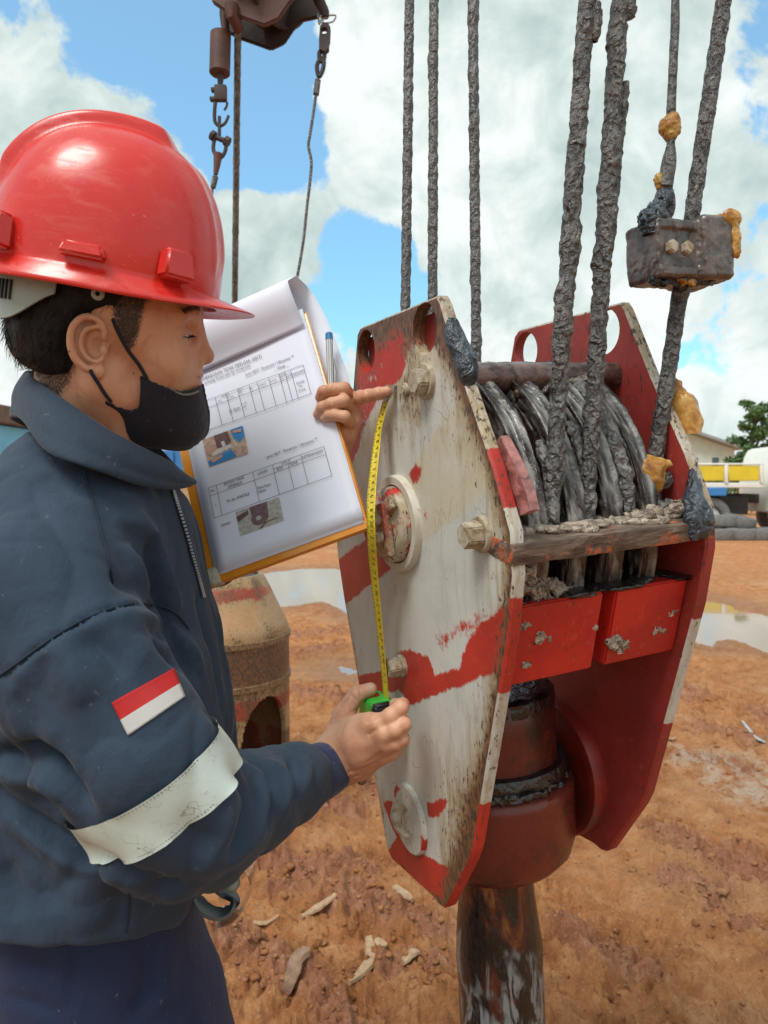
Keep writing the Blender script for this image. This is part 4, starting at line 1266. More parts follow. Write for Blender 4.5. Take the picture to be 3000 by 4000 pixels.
# ---- grease gobs (lumpy, drooping) modelled as solids
def gobs(name, blobs, mat, seed, h=.0021, rough=.55, nsc=70, parent=block, label=None, k=.006, world=False, namp=None, stretch=(1, 1, 1)):
    P = np.array([b[:3] for b in blobs]); r = np.array([b[3] for b in blobs])
    lo, hi = (P - r[:, None] * 1.8).min(0), (P + r[:, None] * 1.8).max(0)
    S = Sdf(lo, hi, h)
    for b in blobs:
        if len(b) == 4: S.ell(b[:3], (b[3],) * 3, k)
        elif len(b) == 8: S.cap(b[:3], b[4:7], b[3], b[7], k)
        else: S.ell(b[:3], b[4:7], k)
    X = S.pts()
    amp = namp if namp is not None else float(r.mean()) * rough
    S.a += amp * 1.1 * (fbm3(X, nsc * .9, 3, .5, seed * 1.0) - .5).astype(np.float32) + amp * .55 * (np.abs(2 * fbm3(X * np.array(stretch), nsc * 2.2, 2, .5, seed + 5.) - 1) - .4).astype(np.float32) + (amp * .35 * np.sin(24 * fbm3(X * np.array(stretch), nsc * .8, 2, .5, seed + 3.))).astype(np.float32)
    V_, F_ = S.mesh(1)
    if len(V_) == 0: return None
    o = sdf_obj(name, V_, F_, mat, parent)
    if label: o['label'] = label
    return o
R_ = random.Random(9)
# along the spacer bar and where the ropes meet it
bl = [(.212 + R_.uniform(-.022, .022), .0075 + R_.uniform(-.001, .002), .035 + .225 * i / 42, .01, R_.uniform(.006, .013), R_.uniform(.003, .0055), R_.uniform(.010, .022)) for i in range(43)]
gobs('grease_layer', bl, M_GREASETAN, 3, rough=.34, stretch=(1, 1, .3), nsc=90)
bl = [(.210 + R_.uniform(-.02, .026), .013 + R_.uniform(-.002, .006), .172 + .088 * R_.random(), .01, R_.uniform(.007, .012), R_.uniform(.005, .009), R_.uniform(.008, .014)) for i in range(12)]
gobs('grease_bead', bl, M_GREASETAN, 5, rough=.5, nsc=110)
bl = [(.200, .018, .232, .012), (.185, .03, .245, .013), (.205, .014, .256, .012), (.195, .05, .262, .010), (.19, .03, .245, .010, .165, .09, .262, .004)]
gobs('grease_bead', bl, M_GREASE, 6, nsc=100)
# amber lump by the right rope, amber sheet behind the right plate edge
q = on_u(2520, 1835, .190); bl = [(q[0], q[1], q[2], .01, .020, .019, .017), (q[0] + .006, q[1] - .014, q[2] + .003, .01, .016, .014, .013), (q[0] + .010, q[1] + .006, q[2] + .016, .0065, q[0] + .012, q[1] + .004, q[2] + .044, .0028), (q[0] + .010, q[1] + .002, q[2] + .010, .005, q[0] + .010, q[1] - .024, q[2] + .010, .003)]
gobs('amber_grease_lump', bl, M_AMBER, 2, rough=.16, h=.0015, nsc=70, k=.010)
def onR(x, y, w_): q = on_plate(x, y, w_); return (q[0], q[1], w_)
qa, qb, qc, qd, qe = onR(2635, 1505, BW + .008), onR(2672, 1585, BW + .012), onR(2700, 1640, BW + .016), onR(2690, 1720, BW + .008), onR(2722, 1755, BW + .012)
qk = onR(2560, 1560, BW + .004)
bl = [(*qa, .006, *qb, .011), (*qb, .011, *qc, .011), (*qk, .007, *qb, .009), (*qk, .007, *qd, .006), (*qb, .010, *qd, .007), (*qc, .010, *qe, .003), (*qa, .006, *qk, .006)]
gobs('amber_grease_sheet', bl, M_AMBER, 4, rough=.28, h=.0016, nsc=70, stretch=(1, .4, 1), k=.012)['kind'] = 'stuff'
# blue black smears: on the left plate edge and at the right end of the bar
q = [on_u(*x) for x in ((1775, 1305, .148), (1800, 1360, .155), (1820, 1420, .165), (1838, 1450, .172))]
bl = [(x[0] - .003, x[1], x[2], .01, .0050, .020, .010) for x in q] + [(q[i][0] - .002, q[i][1], q[i][2] + .004 * (i % 2), .0045, q[i + 1][0] - .002, q[i + 1][1], q[i + 1][2], .0050) for i in range(3)]
gobs('blue_grease_smear', bl, M_BLUEGREASE, 8, rough=.18, stretch=(1, .22, 1), nsc=70, h=.0015, k=.010)
q = [on_u(*x) for x in ((2702, 1830, .225), (2712, 1900, .235), (2705, 1960, .24), (2725, 2000, .245), (2745, 2030, .25), (2700, 2030, .25), (2712, 2070, .25), (2752, 2060, .25))]
bl = [(*q[0], .003, *q[1], .006), (*q[1], .006, *q[2], .009), (*q[2], .010), (*q[3], .01, .012, .013, .013), (*q[4], .01, .010, .013, .012), (*q[5], .009), (*q[6], .007), (*q[7], .007), (*q[3], .006, q[3][0], q[3][1] - .035, q[3][2] - .006, .003), (*q[4], .006, q[4][0], q[4][1] - .034, q[4][2], .003), (*q[5], .005, q[5][0] + .004, q[5][1] - .028, q[5][2], .002)]
gobs('blue_grease_smear', bl, M_BLUEGREASE, 11, rough=.26, nsc=75, stretch=(1, .3, 1), h=.0016, k=.010)
# tan clots on the red guards and under the left plate edge
for i, (x, y, u, r_) in enumerate(((2060, 2285, .21, .013), (2110, 2300, .215, .017), (2160, 2285, .212, .016), (2205, 2290, .21, .010), (2050, 2240, .235, .016), (2035, 2290, .232, .012), (2110, 2475, .216, .012), (2045, 2435, .222, .008), (2215, 2452, .21, .007),
                                   (2390, 2505, .212, .014), (2420, 2510, .212, .010), (2570, 2455, .21, .010), (2310, 2435, .215, .009), (2600, 2470, .205, .008), (2170, 2565, .205, .007), (2050, 2595, .21, .007), (2620, 2380, .215, .009))):
    q = on_u(x, y, u - .009)
    bl = [(q[0] + R_.uniform(-.1, .3) * r_, q[1] + R_.uniform(-.5, .5) * r_, q[2] + R_.uniform(-1, 1) * r_, r_ * R_.uniform(.15, .34), q[0] + R_.uniform(0, .5) * r_, q[1] + R_.uniform(-1.3, .3) * r_, q[2] + R_.uniform(-1.2, 1.2) * r_, r_ * R_.uniform(.06, .2)) for _ in range(9)] + [(q[0], q[1], q[2], r_ * .5)]
    gobs('grease_clot', bl, M_GREASETAN, 20 + i, h=.0012, rough=.9, nsc=170, k=.0015)['kind'] = 'stuff'
bl = [(.165 + R_.uniform(-.05, .047), -.0685, .022 + .245 * i / 46, .01, R_.uniform(.016, .028), R_.uniform(.0022, .0036), R_.uniform(.010, .02)) for i in range(47)]
gobs('oil_film', bl, M_BLACKOIL, 51, rough=.12, nsc=80, h=.0022)
# hanging rags of grease under the top pin, on the sheaves
bl = []
for i in range(16):
    w_ = .03 + .17 * R_.random(); bl.append((.105 + R_.uniform(-.01, .015), .170 + R_.uniform(-.008, .006), w_, R_.uniform(.005, .010)))
bl += [(.11, .165, .045, .014), (.12, .15, .05, .010), (.11, .165, .045, .008, .125, .13, .055, .003), (.112, .17, .20, .014), (.118, .176, .212, .012)]
gobs('grease_rag', bl, M_GREASEBR, 14, rough=.55)
# strand of grease sliding down the third sheave
bl = []
for (w_, a0, a1, rm) in ((.190, .95, .10, .0085), (.136, .62, .12, .005), (.083, .5, .05, .0045)):
    aa = np.linspace(a0, a1, 10)
    for x0, x1 in zip(aa[:-1], aa[1:]):
        bl.append((.214 * math.cos(x0), .214 * math.sin(x0), w_, rm * R_.uniform(.8, 1.2), .214 * math.cos(x1), .214 * math.sin(x1), w_ + R_.uniform(-.002, .002), rm * R_.uniform(.8, 1.2)))
gobs('grease_strand', bl, M_GREASE, 17, h=.0022, rough=.5, nsc=110)
# grease spilled on the shaft collar
bl = [(HC[0] + .108 * math.cos(x), -.376 + R_.uniform(-.003, .003), HC[1] + .108 * math.sin(x), R_.uniform(.004, .009)) for x in np.linspace(-1.6, 2.2, 34)]
gobs('grease_bead', bl, M_BLACKOIL, 19, h=.0024, rough=.5)

# the parts above are drawn as (along, up, across); store them z-up
for o in block.children_recursive:
    me = o.data
    co = np.empty(len(me.vertices) * 3, np.float32); me.vertices.foreach_get('co', co)
    me.vertices.foreach_set('co', co.reshape(-1, 3)[:, [0, 2, 1]].ravel())
    me.flip_normals(); me.update()

# ================================================================== wire ropes
def rope(name, top, bot, r, mat, label, lump=0.0, strands=.0, seed=0, ext=7.0, group='wire ropes of the hook block', seg=26, cat='wire rope', below=0.0, lay=.16, bend=0.0, dense=None):
    A, B = np.array(px(*bot)), np.array(px(*top))
    d = (B - A); L = np.linalg.norm(d); d = d / L
    A = A - d * below
    L1 = L + below + .12
    ds = dense or (.0022 if lump > .004 else .0035)
    if lump > .004: seg = 44
    s = np.concatenate([np.arange(0, L1, ds), np.linspace(L1, ext, 30)])
    x = np.cross(d, [0, 1, 0]); x /= np.linalg.norm(x); y = np.cross(d, x)
    th = 2 * np.pi * np.arange(seg) / seg
    S, T = np.meshgrid(s, th, indexing='ij')
    rad = np.full_like(S, r)
    if strands > 0:
        rad = rad * (1 - strands + strands * np.abs(np.cos(3 * (T - 2 * np.pi * S / lay))) * 1.3)
    off = bend * np.sin(S * 3.1 + seed)
    P = A + d * S[..., None] + (x * (np.cos(T) * rad + off)[..., None]) + (y * (np.sin(T) * rad)[..., None])
    if lump > 0:
        Q = P * np.array([1, 1, .7])
        n1 = fbm3(Q, 150, 3, .6, seed * 2.3); n2 = 1 - np.abs(2 * fbm3(Q, 210, 2, .5, seed + 4.) - 1); n3 = fbm3(Q, 14, 3, .5, seed + 9.)
        wmz = np.sin(26 * fbm3(Q, 46, 3, .5, seed + 2.))
        dr = lump * (.55 * (n1 - .5) + .40 * (n2 - .66) + .42 * (n3 - .5) + .16 * wmz) * np.where(S < L1, 1, .3)
        dr = dr + lump * .7 * sstep(fbm3(Q, 26, 3, .6, seed + 30.), .60, .72)
        rad = rad + dr
        P = A + d * S[..., None] + (x * (np.cos(T) * rad + off)[..., None]) + (y * (np.sin(T) * rad)[..., None])
    n, k = S.shape
    I = np.arange(n * k).reshape(n, k); J = np.roll(I, -1, 1)
    F_ = np.stack([I[:-1], J[:-1], J[1:], I[1:]], -1).reshape(-1, 4)
    o = link(name, mesh_np(name, P.reshape(-1, 3), F_), mat)
    return tag(o, label, cat, group)
M_ROPE = grease_mat('dark_rope', (.030, .027, .026), (.115, .108, .104), .45, 120, bump=.9, bd=.003)
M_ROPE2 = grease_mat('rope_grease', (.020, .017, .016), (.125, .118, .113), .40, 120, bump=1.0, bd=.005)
def wdepth(u, v, w_):
    P = b2w(u, v, w_); return float((P - CAM) @ C_FW)
d1, d2, d3 = wdepth(-.2, 0, .09), wdepth(-.2, 0, .13), wdepth(-.2, 0, .20)
rope('wire_rope', (1600, 0, d1), (1580, 1500, d1), .0078, M_ROPE, 'leftmost of the three thinner ropes that rise behind the white plate', .0026, .14, 1, below=.16)
rope('wire_rope', (1695, 0, d2), (1688, 1500, d2), .0078, M_ROPE, 'middle one of the three thinner ropes, passing behind the peak of the white plate', .0026, .14, 2, below=.16)
rope('wire_rope', (1847, 0, d3), (1862, 1500, d3), .0084, M_ROPE, 'thinner rope in the gap between the two cheek plates, behind the top pin', .0030, .12, 3, below=.16)
q = on_u(2152, 1985, .205); d4 = wdepth(*q)
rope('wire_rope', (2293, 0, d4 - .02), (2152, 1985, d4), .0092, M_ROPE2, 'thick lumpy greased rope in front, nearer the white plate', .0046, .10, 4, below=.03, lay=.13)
q = on_u(2292, 1960, .205); d5 = wdepth(*q)
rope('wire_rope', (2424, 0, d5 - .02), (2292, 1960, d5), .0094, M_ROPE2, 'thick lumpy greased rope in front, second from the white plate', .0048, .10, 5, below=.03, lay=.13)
q = on_u(2575, 1780, .190); d7 = wdepth(*q)
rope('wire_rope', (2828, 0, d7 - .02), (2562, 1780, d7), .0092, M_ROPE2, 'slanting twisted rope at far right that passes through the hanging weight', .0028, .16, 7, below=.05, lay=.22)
# plastered grease flanges on the two front ropes
for i, (x0, y0, x1, y1, dd) in enumerate(((2330, 20, 2318, 150, d4 - .02), (2462, 10, 2452, 60, d5 - .02), (2440, 330, 2405, 640, d5 - .012), (2398, 700, 2380, 800, d5 - .01))):
    n_ = 8
    bl = [(*px(x0 + (x1 - x0) * k / n_, y0 + (y1 - y0) * k / n_, dd), .005, *px(x0 + (x1 - x0) * (k + 1) / n_, y0 + (y1 - y0) * (k + 1) / n_, dd), .005) for k in range(n_)]
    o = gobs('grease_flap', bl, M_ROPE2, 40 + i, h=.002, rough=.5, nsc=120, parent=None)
    tag(o, ['slab of grey grease on the nearer front rope at the top edge', 'grease bump on the second front rope at the top edge', 'long grey flap of grease on the right side of the second front rope', 'short grease lump on the second front rope below the long flap'][i], 'grease')
# lone rope of the other hoist
rope('hoist_rope', (929, 130, 2.05), (905, 2240, 2.97), .0098, grease_mat('steel_rope', (.05, .055, .06), (.16, .165, .165), .45, 60, bump=.6, bd=.003), 'single straight dark rope dropping behind the clipboard from the pulley above', .001, .10, 12, group=None, below=.03, ext=2.6, lay=.2)
# thin rope that carries the weight, with a grease ball
WD = d7 - .012
def wp(x, y, dd=0.0): return px(x, y, WD + dd)
pts = [wp(*q) for q in ((2638, -900), (2638, 0), (2632, 200), (2622, 420), (2620, 560), (2612, 640), (2598, 735))]
bm = bmesh.new(); P = spline(pts, 140)
rad = [.0052 + .0018 * (float(fbm3(q * np.array([1, 1, .5]), 120, 3)) - .5) + (.004 * sstep(-q[2], -wp(0, 560)[2], -wp(0, 650)[2]) if True else 0) for q in P]
add_tube(bm, P, rad, 12)
tr = tag(bm_obj('thin_rope', bm, M_ROPE, angle=0), 'thin frayed rope carrying the rusty weight, with an amber grease ball', 'rope')
bm = bmesh.new(); loop = [wp(*q) for q in ((2600, 720), (2622, 760), (2625, 810), (2612, 845), (2585, 850), (2565, 825), (2570, 770), (2590, 730))]
add_tube(bm, spline(loop + [loop[0]], 40)[:-1], .0042, 8, closed=True); bm_obj('rope_loop', bm, M_ROPE, tr)
bl = [(*wp(2610, 495), .0115), (*wp(2622, 480), .009), (*wp(2632, 455), .0055), (*wp(2636, 512), .0065), (*wp(2620, 530), .007)]
gobs('grease_ball', bl, M_AMBER, 31, h=.0013, rough=.25, parent=tr, nsc=130)
bl = [(*wp(2572, 690), .005), (*wp(2574, 715), .0055), (*wp(2580, 735), .004)]
gobs('grease_dab', bl, M_AMBER, 33, h=.0014, rough=.4, parent=tr, nsc=130)
M_WEIGHT = grease_mat('dark_clamp_steel', (.022, .016, .015), (.115, .088, .078), .38, 60, bump=.7, bd=.002)
# ---- the clamp-on weight
WC = wp(2640, 985)
wt = empty('hanging_weight', WC, 'rusty greasy clamp weight with two bolts hanging on the far right rope', 'weight')
ex_ = px(2790, 975, WD) - px(2450, 1000, WD); ex_ /= np.linalg.norm(ex_)
ez_ = np.array([0.04, 0.0, 1.0]); ez_ = ez_ - ex_ * (ez_ @ ex_); ez_ /= np.linalg.norm(ez_); ey_ = np.cross(ez_, ex_)
yaw_ = RAD(24)
ex2 = ex_ * math.cos(yaw_) + ey_ * math.sin(yaw_); ey2 = -ex_ * math.sin(yaw_) + ey_ * math.cos(yaw_)
WM = Matrix([[ex2[i], ey2[i], ez_[i]] for i in range(3)])
wt.rotation_euler = WM.to_euler()
def wloc(p): return (np.array(WM.transposed()) @ (np.asarray(p) - WC))
S = Sdf((-.085, -.06, -.07), (.085, .06, .075), .0018)
S.rbox((-.004, .0, -.004), (.050, .028, .034), .005)
S.rbox((.034, -.002, -.002), (.024, .034, .037), .006, .003)
S.rbox((-.022, -.032, -.004), (.030, .008, .022), .003, .002, sub=True)
S.rbox((-.028, -.0, .034), (.013, .010, .014), .005, .005)
S.cap((-.028, -.02, .041), (-.028, .02, .041), .0055, .0055, .0015, sub=True)
X = S.pts(); S.a += (.0026 * (fbm3(X, 60, 4, .55, 3.) - .5) + .0022 * (np.abs(2 * fbm3(X, 130, 2, .5, 8.) - 1) - .4)).astype(np.float32)
V_, F_ = S.mesh(1)
sdf_obj('weight_body', V_, F_, M_WEIGHT, wt)
for xx in (-.034, -.010):
    bm = bmesh.new(); add_cyl(bm, (xx, -.018, -.004), (xx, -.0315, -.004), .0085, .0080, 6, bevel=.0014); bm_obj('bolt_head', bm, M_BOLT, wt)
bl = [(-.048, -.010, .030, .009, -.020, -.006, .058, .008), (-.020, -.006, .058, .0075, -.010, -.003, .088, .004), (-.052, -.012, .030, .010, -.054, -.014, -.030, .006), (-.046, -.006, .036, .010, -.030, -.004, .046, .010), (-.040, -.02, .034, .006), (-.050, -.02, .022, .005)]
gobs('blue_grease_cap', bl, M_BLUEGREASE, 36, h=.0016, rough=.7, parent=wt, nsc=120)
bl = [(-.050 + .02 * i, -.016 + R_.uniform(-.006, .010), -.038, .005, -.038 + .02 * i, -.016, -.040 + R_.uniform(-.004, .002), .004) for i in range(5)]
gobs('blue_grease_cap', bl, M_BLUEGREASE, 37, h=.0016, rough=.7, parent=wt, nsc=120)
bl = [(.056, -.036, .034, .01, .014, .006, .010), (.066, -.022, .030, .01, .012, .012, .012), (.060, -.036, .006, .01, .007, .005, .022), (.066, -.010, .0, .01, .006, .012, .026), (.036, -.020, .036, .005, .056, -.016, .036, .006), (.056, -.016, .036, .0065, .078, -.008, .022, .004), (.052, -.026, .030, .005, .058, -.026, .008, .0045), (.058, -.026, .008, .0045, .056, -.024, -.032, .002), (.062, -.014, .026, .006, .064, -.012, -.006, .003), (.046, -.030, .020, .004, .050, -.030, -.004, .0025), (.060, -.020, .034, .005, .066, -.018, .040, .003)]
gobs('amber_grease_smear', bl, M_AMBER, 38, h=.0013, rough=.22, parent=wt, nsc=80)
bl = [(-.020, -.020, -.040, .003, .010, -.020, -.042, .0035), (.000, -.020, -.042, .003, .002, -.020, -.056, .0016), (-.012, -.018, -.041, .002, -.012, -.018, -.050, .0012)]
gobs('amber_grease_smear', bl, M_AMBER, 39, h=.0012, rough=.6, parent=wt, nsc=150)

# ================================================================== auxiliary pulley, weight, chains above
AD = 2.05
def ap(x, y, dd=0.0): return px(x, y, AD + dd)
M_RUST = red_mat('rusty_brown', (.125, .056, .047), .45, .6, gcol=(.055, .035, .032), bump=.5)
M_RUSTDK = red_mat('dark_rusty', (.060, .042, .043), .5, .6, gcol=(.03, .024, .025), bump=.5)
pul = empty('pulley_block', ap(1040, -60), 'dark rusty pulley head at the top edge with the single rope below it', 'pulley')
def prel(p): return np.asarray(p) - ap(1040, -60)
bm = bmesh.new()
c0 = prel(ap(1085, -90))
ax_ = np.array([.86, -.50, -.12])
add_lathe(bm, [(0, -.030), (.05, -.030), (.150, -.020), (.162, -.030), (.166, -.022), (.146, 0), (.166, .022), (.162, .030), (.150, .020), (.05, .030), (0, .030)], c0 + np.array([-.02, 0, .04]), ax_, 64)
bm_obj('sheave', bm, M_RUSTDK, pul)
for sgn, nm in ((-1, 'cheek'), (1, 'cheek')):
    bm = bmesh.new()
    P = [prel(ap(x, y)) for x, y in ((850, -200), (838, 0), (845, 55), (905, 95), (990, 125), (1045, 145), (1100, 120), (1140, 60), (1170, 30), (1240, 15), (1262, -40), (1255, -200))]
    vs = [bm.verts.new(q + np.array([0, .055 * sgn, 0])) for q in P]
    f = bm.faces.new(vs); exf = bmesh.ops.extrude_face_region(bm, geom=[f]); bmesh.ops.translate(bm, vec=(0, .016, 0), verts=[v for v in exf['geom'] if isinstance(v, bmesh.types.BMVert)])
    bmesh.ops.bevel(bm, geom=bm.edges[:], offset=.004, segments=2, affect='EDGES')
    bm_obj(nm, bm, M_RUSTDK if sgn > 0 else M_RUST, pul)
bm = bmesh.new(); add_tube(bm, spline([prel(ap(x, y)) for x, y in ((1225, -60), (1250, 10), (1268, 45), (1270, 68))], 12), np.linspace(.018, .010, 12), 12); bm_obj('lug', bm, M_RUSTDK, pul)
bm = bmesh.new(); add_tube(bm, [prel(ap(905, 20, -.06)), prel(ap(905, 60, -.06)), prel(ap(935, 118, -.02))], [.02, .016, .014], 12); bm_obj('rope_socket', bm, M_RUST, pul)
# the switch weight and its chain (one hanging thing)
sw = empty('switch_weight', ap(856, 190), 'rusty drum weight with hook and shackles hanging left of the single rope', 'weight')
def srel(x, y, dd=0.0): return ap(x, y, dd) - ap(856, 190)
bm = bmesh.new(); add_cyl(bm, srel(858, 290), srel(862, 130), .0285, .0285, 30, bevel=.003); bm_obj('drum', bm, M_RUST, sw)
bm = bmesh.new(); add_cyl(bm, srel(882, 132), srel(880, -20), .0105, .0095, 16); bm_obj('rod', bm, M_RUST, sw)
bm = bmesh.new(); add_tube(bm, spline([srel(*q) for q in ((840, 128), (848, 118), (900, 132), (925, 120), (932, 100))], 14), .0035, 8); bm_obj('tie_wire', bm, M_RUSTDK, sw)
bm = bmesh.new(); add_cyl(bm, srel(862, 285), srel(860, 335), .010, .007, 12); add_box(bm, srel(862, 365), (.034, .02, .042), bevel=.004); add_box(bm, srel(838, 352), (.018, .016, .010), bevel=.002); add_box(bm, srel(836, 388), (.022, .016, .010), bevel=.002)
bm_obj('clevis', bm, M_RUSTDK, sw)
bm = bmesh.new(); add_tube(bm, spline([srel(*q) for q in ((842, 390), (838, 440), (840, 475), (857, 492), (880, 480), (893, 452))], 20), np.linspace(.0055, .0042, 20), 8); bm_obj('hook', bm, M_RUSTDK, sw)
bm = bmesh.new(); add_tube(bm, spline([srel(*q) for q in ((888, 400), (884, 418), (876, 430))], 8), .0035, 8); add_tube(bm, [srel(857, 455), srel(857, 540)], .0048, 8); bm_obj('hook_link', bm, M_RUSTDK, sw)
bm = bmesh.new(); add_cyl(bm, srel(828, 530), srel(893, 556), .0075, seg=12); add_cyl(bm, srel(826, 526), srel(838, 534), .014, seg=8); add_cyl(bm, srel(880, 548), srel(894, 557), .014, seg=8)
add_tube(bm, spline([srel(*q) for q in ((838, 540), (833, 580), (842, 605), (855, 618), (872, 606), (882, 580), (880, 550))], 22), .0056, 8); bm_obj('shackle', bm, M_RUSTDK, sw)
bm = bmesh.new(); add_tube(bm, [srel(852, 600), srel(848, 640), srel(842, 682)], [.013, .010, .006], 12); bm_obj('thimble', bm, M_RUST, sw)
bm = bmesh.new(); add_cyl(bm, srel(842, 688), srel(832, 735), .0085, .0075, 12, bevel=.002); bm_obj('ferrule', bm, M_ROPE, sw)
bm = bmesh.new(); add_tube(bm, spline([srel(*q) for q in ((830, 735), (826, 780), (832, 830), (822, 1000), (806, 1130), (800, 1300), (812, 1450))], 40), .0042, 8); bm_obj('wire', bm, M_ROPE, sw)
# right hand chain and its bent wire
ch = empty('chain_wire', ap(1262, 120), 'short rusty chain with a long bent wire hanging right of the pulley head', 'wire')
def crel(x, y, dd=0.0): return ap(x, y, dd) - ap(1262, 120)
bm = bmesh.new()
for q in (((1240, 55), (1262, 72), (1290, 60), (1312, 62), (1300, 85), (1268, 90), (1250, 84), (1240, 58)), ((1244, 50), (1246, 95), (1260, 70), (1262, 95))):
    add_tube(bm, spline([crel(*x) for x in q], 26), .0022, 6)
bm_obj('tie_wire', bm, simple('galvanised_wire', (.35, .38, .40), .4, .6), ch)
bm = bmesh.new()
f_ = [crel(x, y, -.012) for x, y in ((1250, 100), (1262, 88), (1280, 88), (1290, 104), (1288, 150), (1284, 165), (1284, 185), (1268, 200), (1246, 190), (1246, 150))]
h_ = [crel(1266 + 14 * math.cos(a), 118 + 14 * math.sin(a), -.012) for a in np.linspace(0, 2 * np.pi, 13)[:-1]]
F0 = [bm.verts.new(x) for x in f_]; H0 = [bm.verts.new(x) for x in h_]
es = [bm.edges.new((F0[i], F0[(i + 1) % len(F0)])) for i in range(len(F0))] + [bm.edges.new((H0[i], H0[(i + 1) % 12])) for i in range(12)]
rr_ = bmesh.ops.triangle_fill(bm, use_beauty=True, use_dissolve=False, edges=es)
fc = [f for f in bm.faces if (sum((v.co for v in f.verts), Vector()) / 3 - Vector(crel(1266, 118, -.012))).length > .008]
bmesh.ops.delete(bm, geom=[f for f in bm.faces if f not in fc], context='FACES_ONLY')
exf = bmesh.ops.extrude_face_region(bm, geom=fc); bmesh.ops.translate(bm, vec=(0, .022, 0), verts=[v for v in exf['geom'] if isinstance(v, bmesh.types.BMVert)])
bm_obj('eye_plate', bm, M_RUSTDK, ch, smooth=False)
bm = bmesh.new(); add_tube(bm, spline([crel(*q) for q in ((1262, 190), (1248, 205), (1250, 235), (1263, 238), (1268, 205), (1262, 190))], 24)[:-1], .0062, 8, closed=True); bm_obj('chain_link', bm, M_RUSTDK, ch)
bm = bmesh.new(); add_tube(bm, spline([crel(*q) for q in ((1252, 225), (1238, 258), (1246, 300), (1262, 268), (1264, 236), (1252, 225))], 24)[:-1], .0060, 8, closed=True); bm_obj('chain_link', bm, M_RUSTDK, ch)
bm = bmesh.new(); add_cyl(bm, crel(1242, 310), crel(1234, 372), .0085, .0085, 12, bevel=.002); bm_obj('ferrule', bm, M_ROPE, ch)
bm = bmesh.new(); add_tube(bm, spline([crel(*q) for q in ((1234, 372), (1226, 430), (1212, 520), (1205, 570), (1216, 630), (1212, 700), (1200, 800), (1185, 940), (1165, 1060), (1140, 1180), (1120, 1300), (1100, 1450))], 70), .0042, 8); bm_obj('wire', bm, M_ROPE, ch)

# ================================================================== rusty drilling bucket behind the clipboard
BD_ = 3.0
g0 = on_ground(850, 3180); bx0 = px(850, 3180, BD_)[0]
bz = gz(bx0, BD_)
def zb(y): return float(px(850, y, BD_)[2])
bucket = empty('drilling_bucket', (bx0, BD_, bz), 'rust stained steel casing with a cone top and arched side opening, standing on the mud', 'casing')
RB = 0.285
prof_z = [bz - .03, zb(2960), zb(2700), zb(2500), zb(2455), zb(2440), zb(2262), zb(2246), zb(2242)]
ZS = np.concatenate([np.linspace(bz - .03, zb(2470), 130), np.linspace(zb(2470), zb(2250), 16)[1:], [zb(2243)]])
def rad_at(z):
    return np.interp(z, [bz - .03, zb(2475), zb(2440), zb(2256), zb(2243)], [RB, RB, RB * .985, RB * .66, RB * .62])
na_ = 288
th = 2 * np.pi * np.arange(na_) / na_ - np.pi
TH, ZZ = np.meshgrid(th, ZS, indexing='xy')
# angle measured from the direction to the camera (-Y), positive to the right
RO = rad_at(ZZ)
def ring_xyz(R_, T_, Z_): return np.stack([R_ * np.sin(T_), -R_ * np.cos(T_), Z_ - bz], -1)
AO, AI = ring_xyz(RO, TH, ZZ), ring_xyz(RO - .016, TH, ZZ)
a_c, a_h, z_top, z_spr = RAD(53), RAD(24), zb(2684), zb(2860)
tc1, zc1 = TH + np.pi / na_, ZZ
inside = (np.abs(tc1 - a_c) < a_h) & (zc1 < z_spr + (z_top - z_spr) * np.sqrt(np.clip(1 - ((tc1 - a_c) / a_h) ** 2, 0, 1))) & (zc1 > bz + .12)
tc2 = tc1; inside |= (np.abs(tc2 - (a_c - np.pi)) < a_h) & (zc1 < z_spr) & (zc1 > bz + .12)
nzz = len(ZS)
I = np.arange(nzz * na_).reshape(nzz, na_); J = np.roll(I, -1, 1)
keep = ~inside[:-1]
Fo = np.stack([I[:-1], J[:-1], J[1:], I[1:]], -1)[keep]
Fi = np.stack([I[:-1], I[1:], J[1:], J[:-1]], -1)[keep] + nzz * na_
side = []
K = keep
for i in range(nzz - 1):
    for j in range(na_):
        if not K[i, j]: continue
        j2 = (j + 1) % na_
        a, b, c, d = I[i, j], I[i, j2], I[i + 1, j2], I[i + 1, j]
        nb = nzz * na_
        if not K[i, (j - 1) % na_]: side.append((a, d, d + nb, a + nb))
        if not K[i, j2]: side.append((b, b + nb, c + nb, c))
        if i == 0 or not K[i - 1, j]: side.append((a, a + nb, b + nb, b))
        if i == nzz - 2 or not K[i + 1, j]: side.append((d, c, c + nb, d + nb))
V_ = np.vstack([AO.reshape(-1, 3), AI.reshape(-1, 3)])
me = mesh_np('shell', V_, np.vstack([Fo, Fi, np.array(side)]))
Zf = V_[:, 2] + bz; Tf = np.concatenate([TH.ravel(), TH.ravel()])
nz_ = fbm3(V_, 9, 4, .6, 3.) - .5; nz2 = fbm3(V_ * np.array([1, 1, .35]), 22, 4, .6, 6.) - .5
redv = np.exp(-((Zf - zb(2720)) / .035) ** 2) * .8 + np.exp(-((Zf - zb(2300)) / .03) ** 2) * .62 + .5 * (Zf < zb(2905)) * (np.arange(len(V_)) > nzz * na_)
dirtv = .68 + .6 * nz_ + .5 * nz2 + .38 * np.exp(-((Zf - zb(2560)) / .075) ** 2) + .25 * (Zf < zb(2850)) * (np.arange(len(V_)) < nzz * na_) - .30 * np.exp(-((Zf - zb(2390)) / .06) ** 2)
fattr(me, 'red', np.clip(redv * 1.1 + .10 + nz_ * .9, 0, 1)); fattr(me, 'dirt', np.clip(dirtv, 0, 1)); fattr(me, 'tan', np.full(len(V_), .8))
M_BUCKET = paint_mat('rusted_cream_paint', (.46, .29, .16), (.42, .055, .030), (.40, .20, .09))
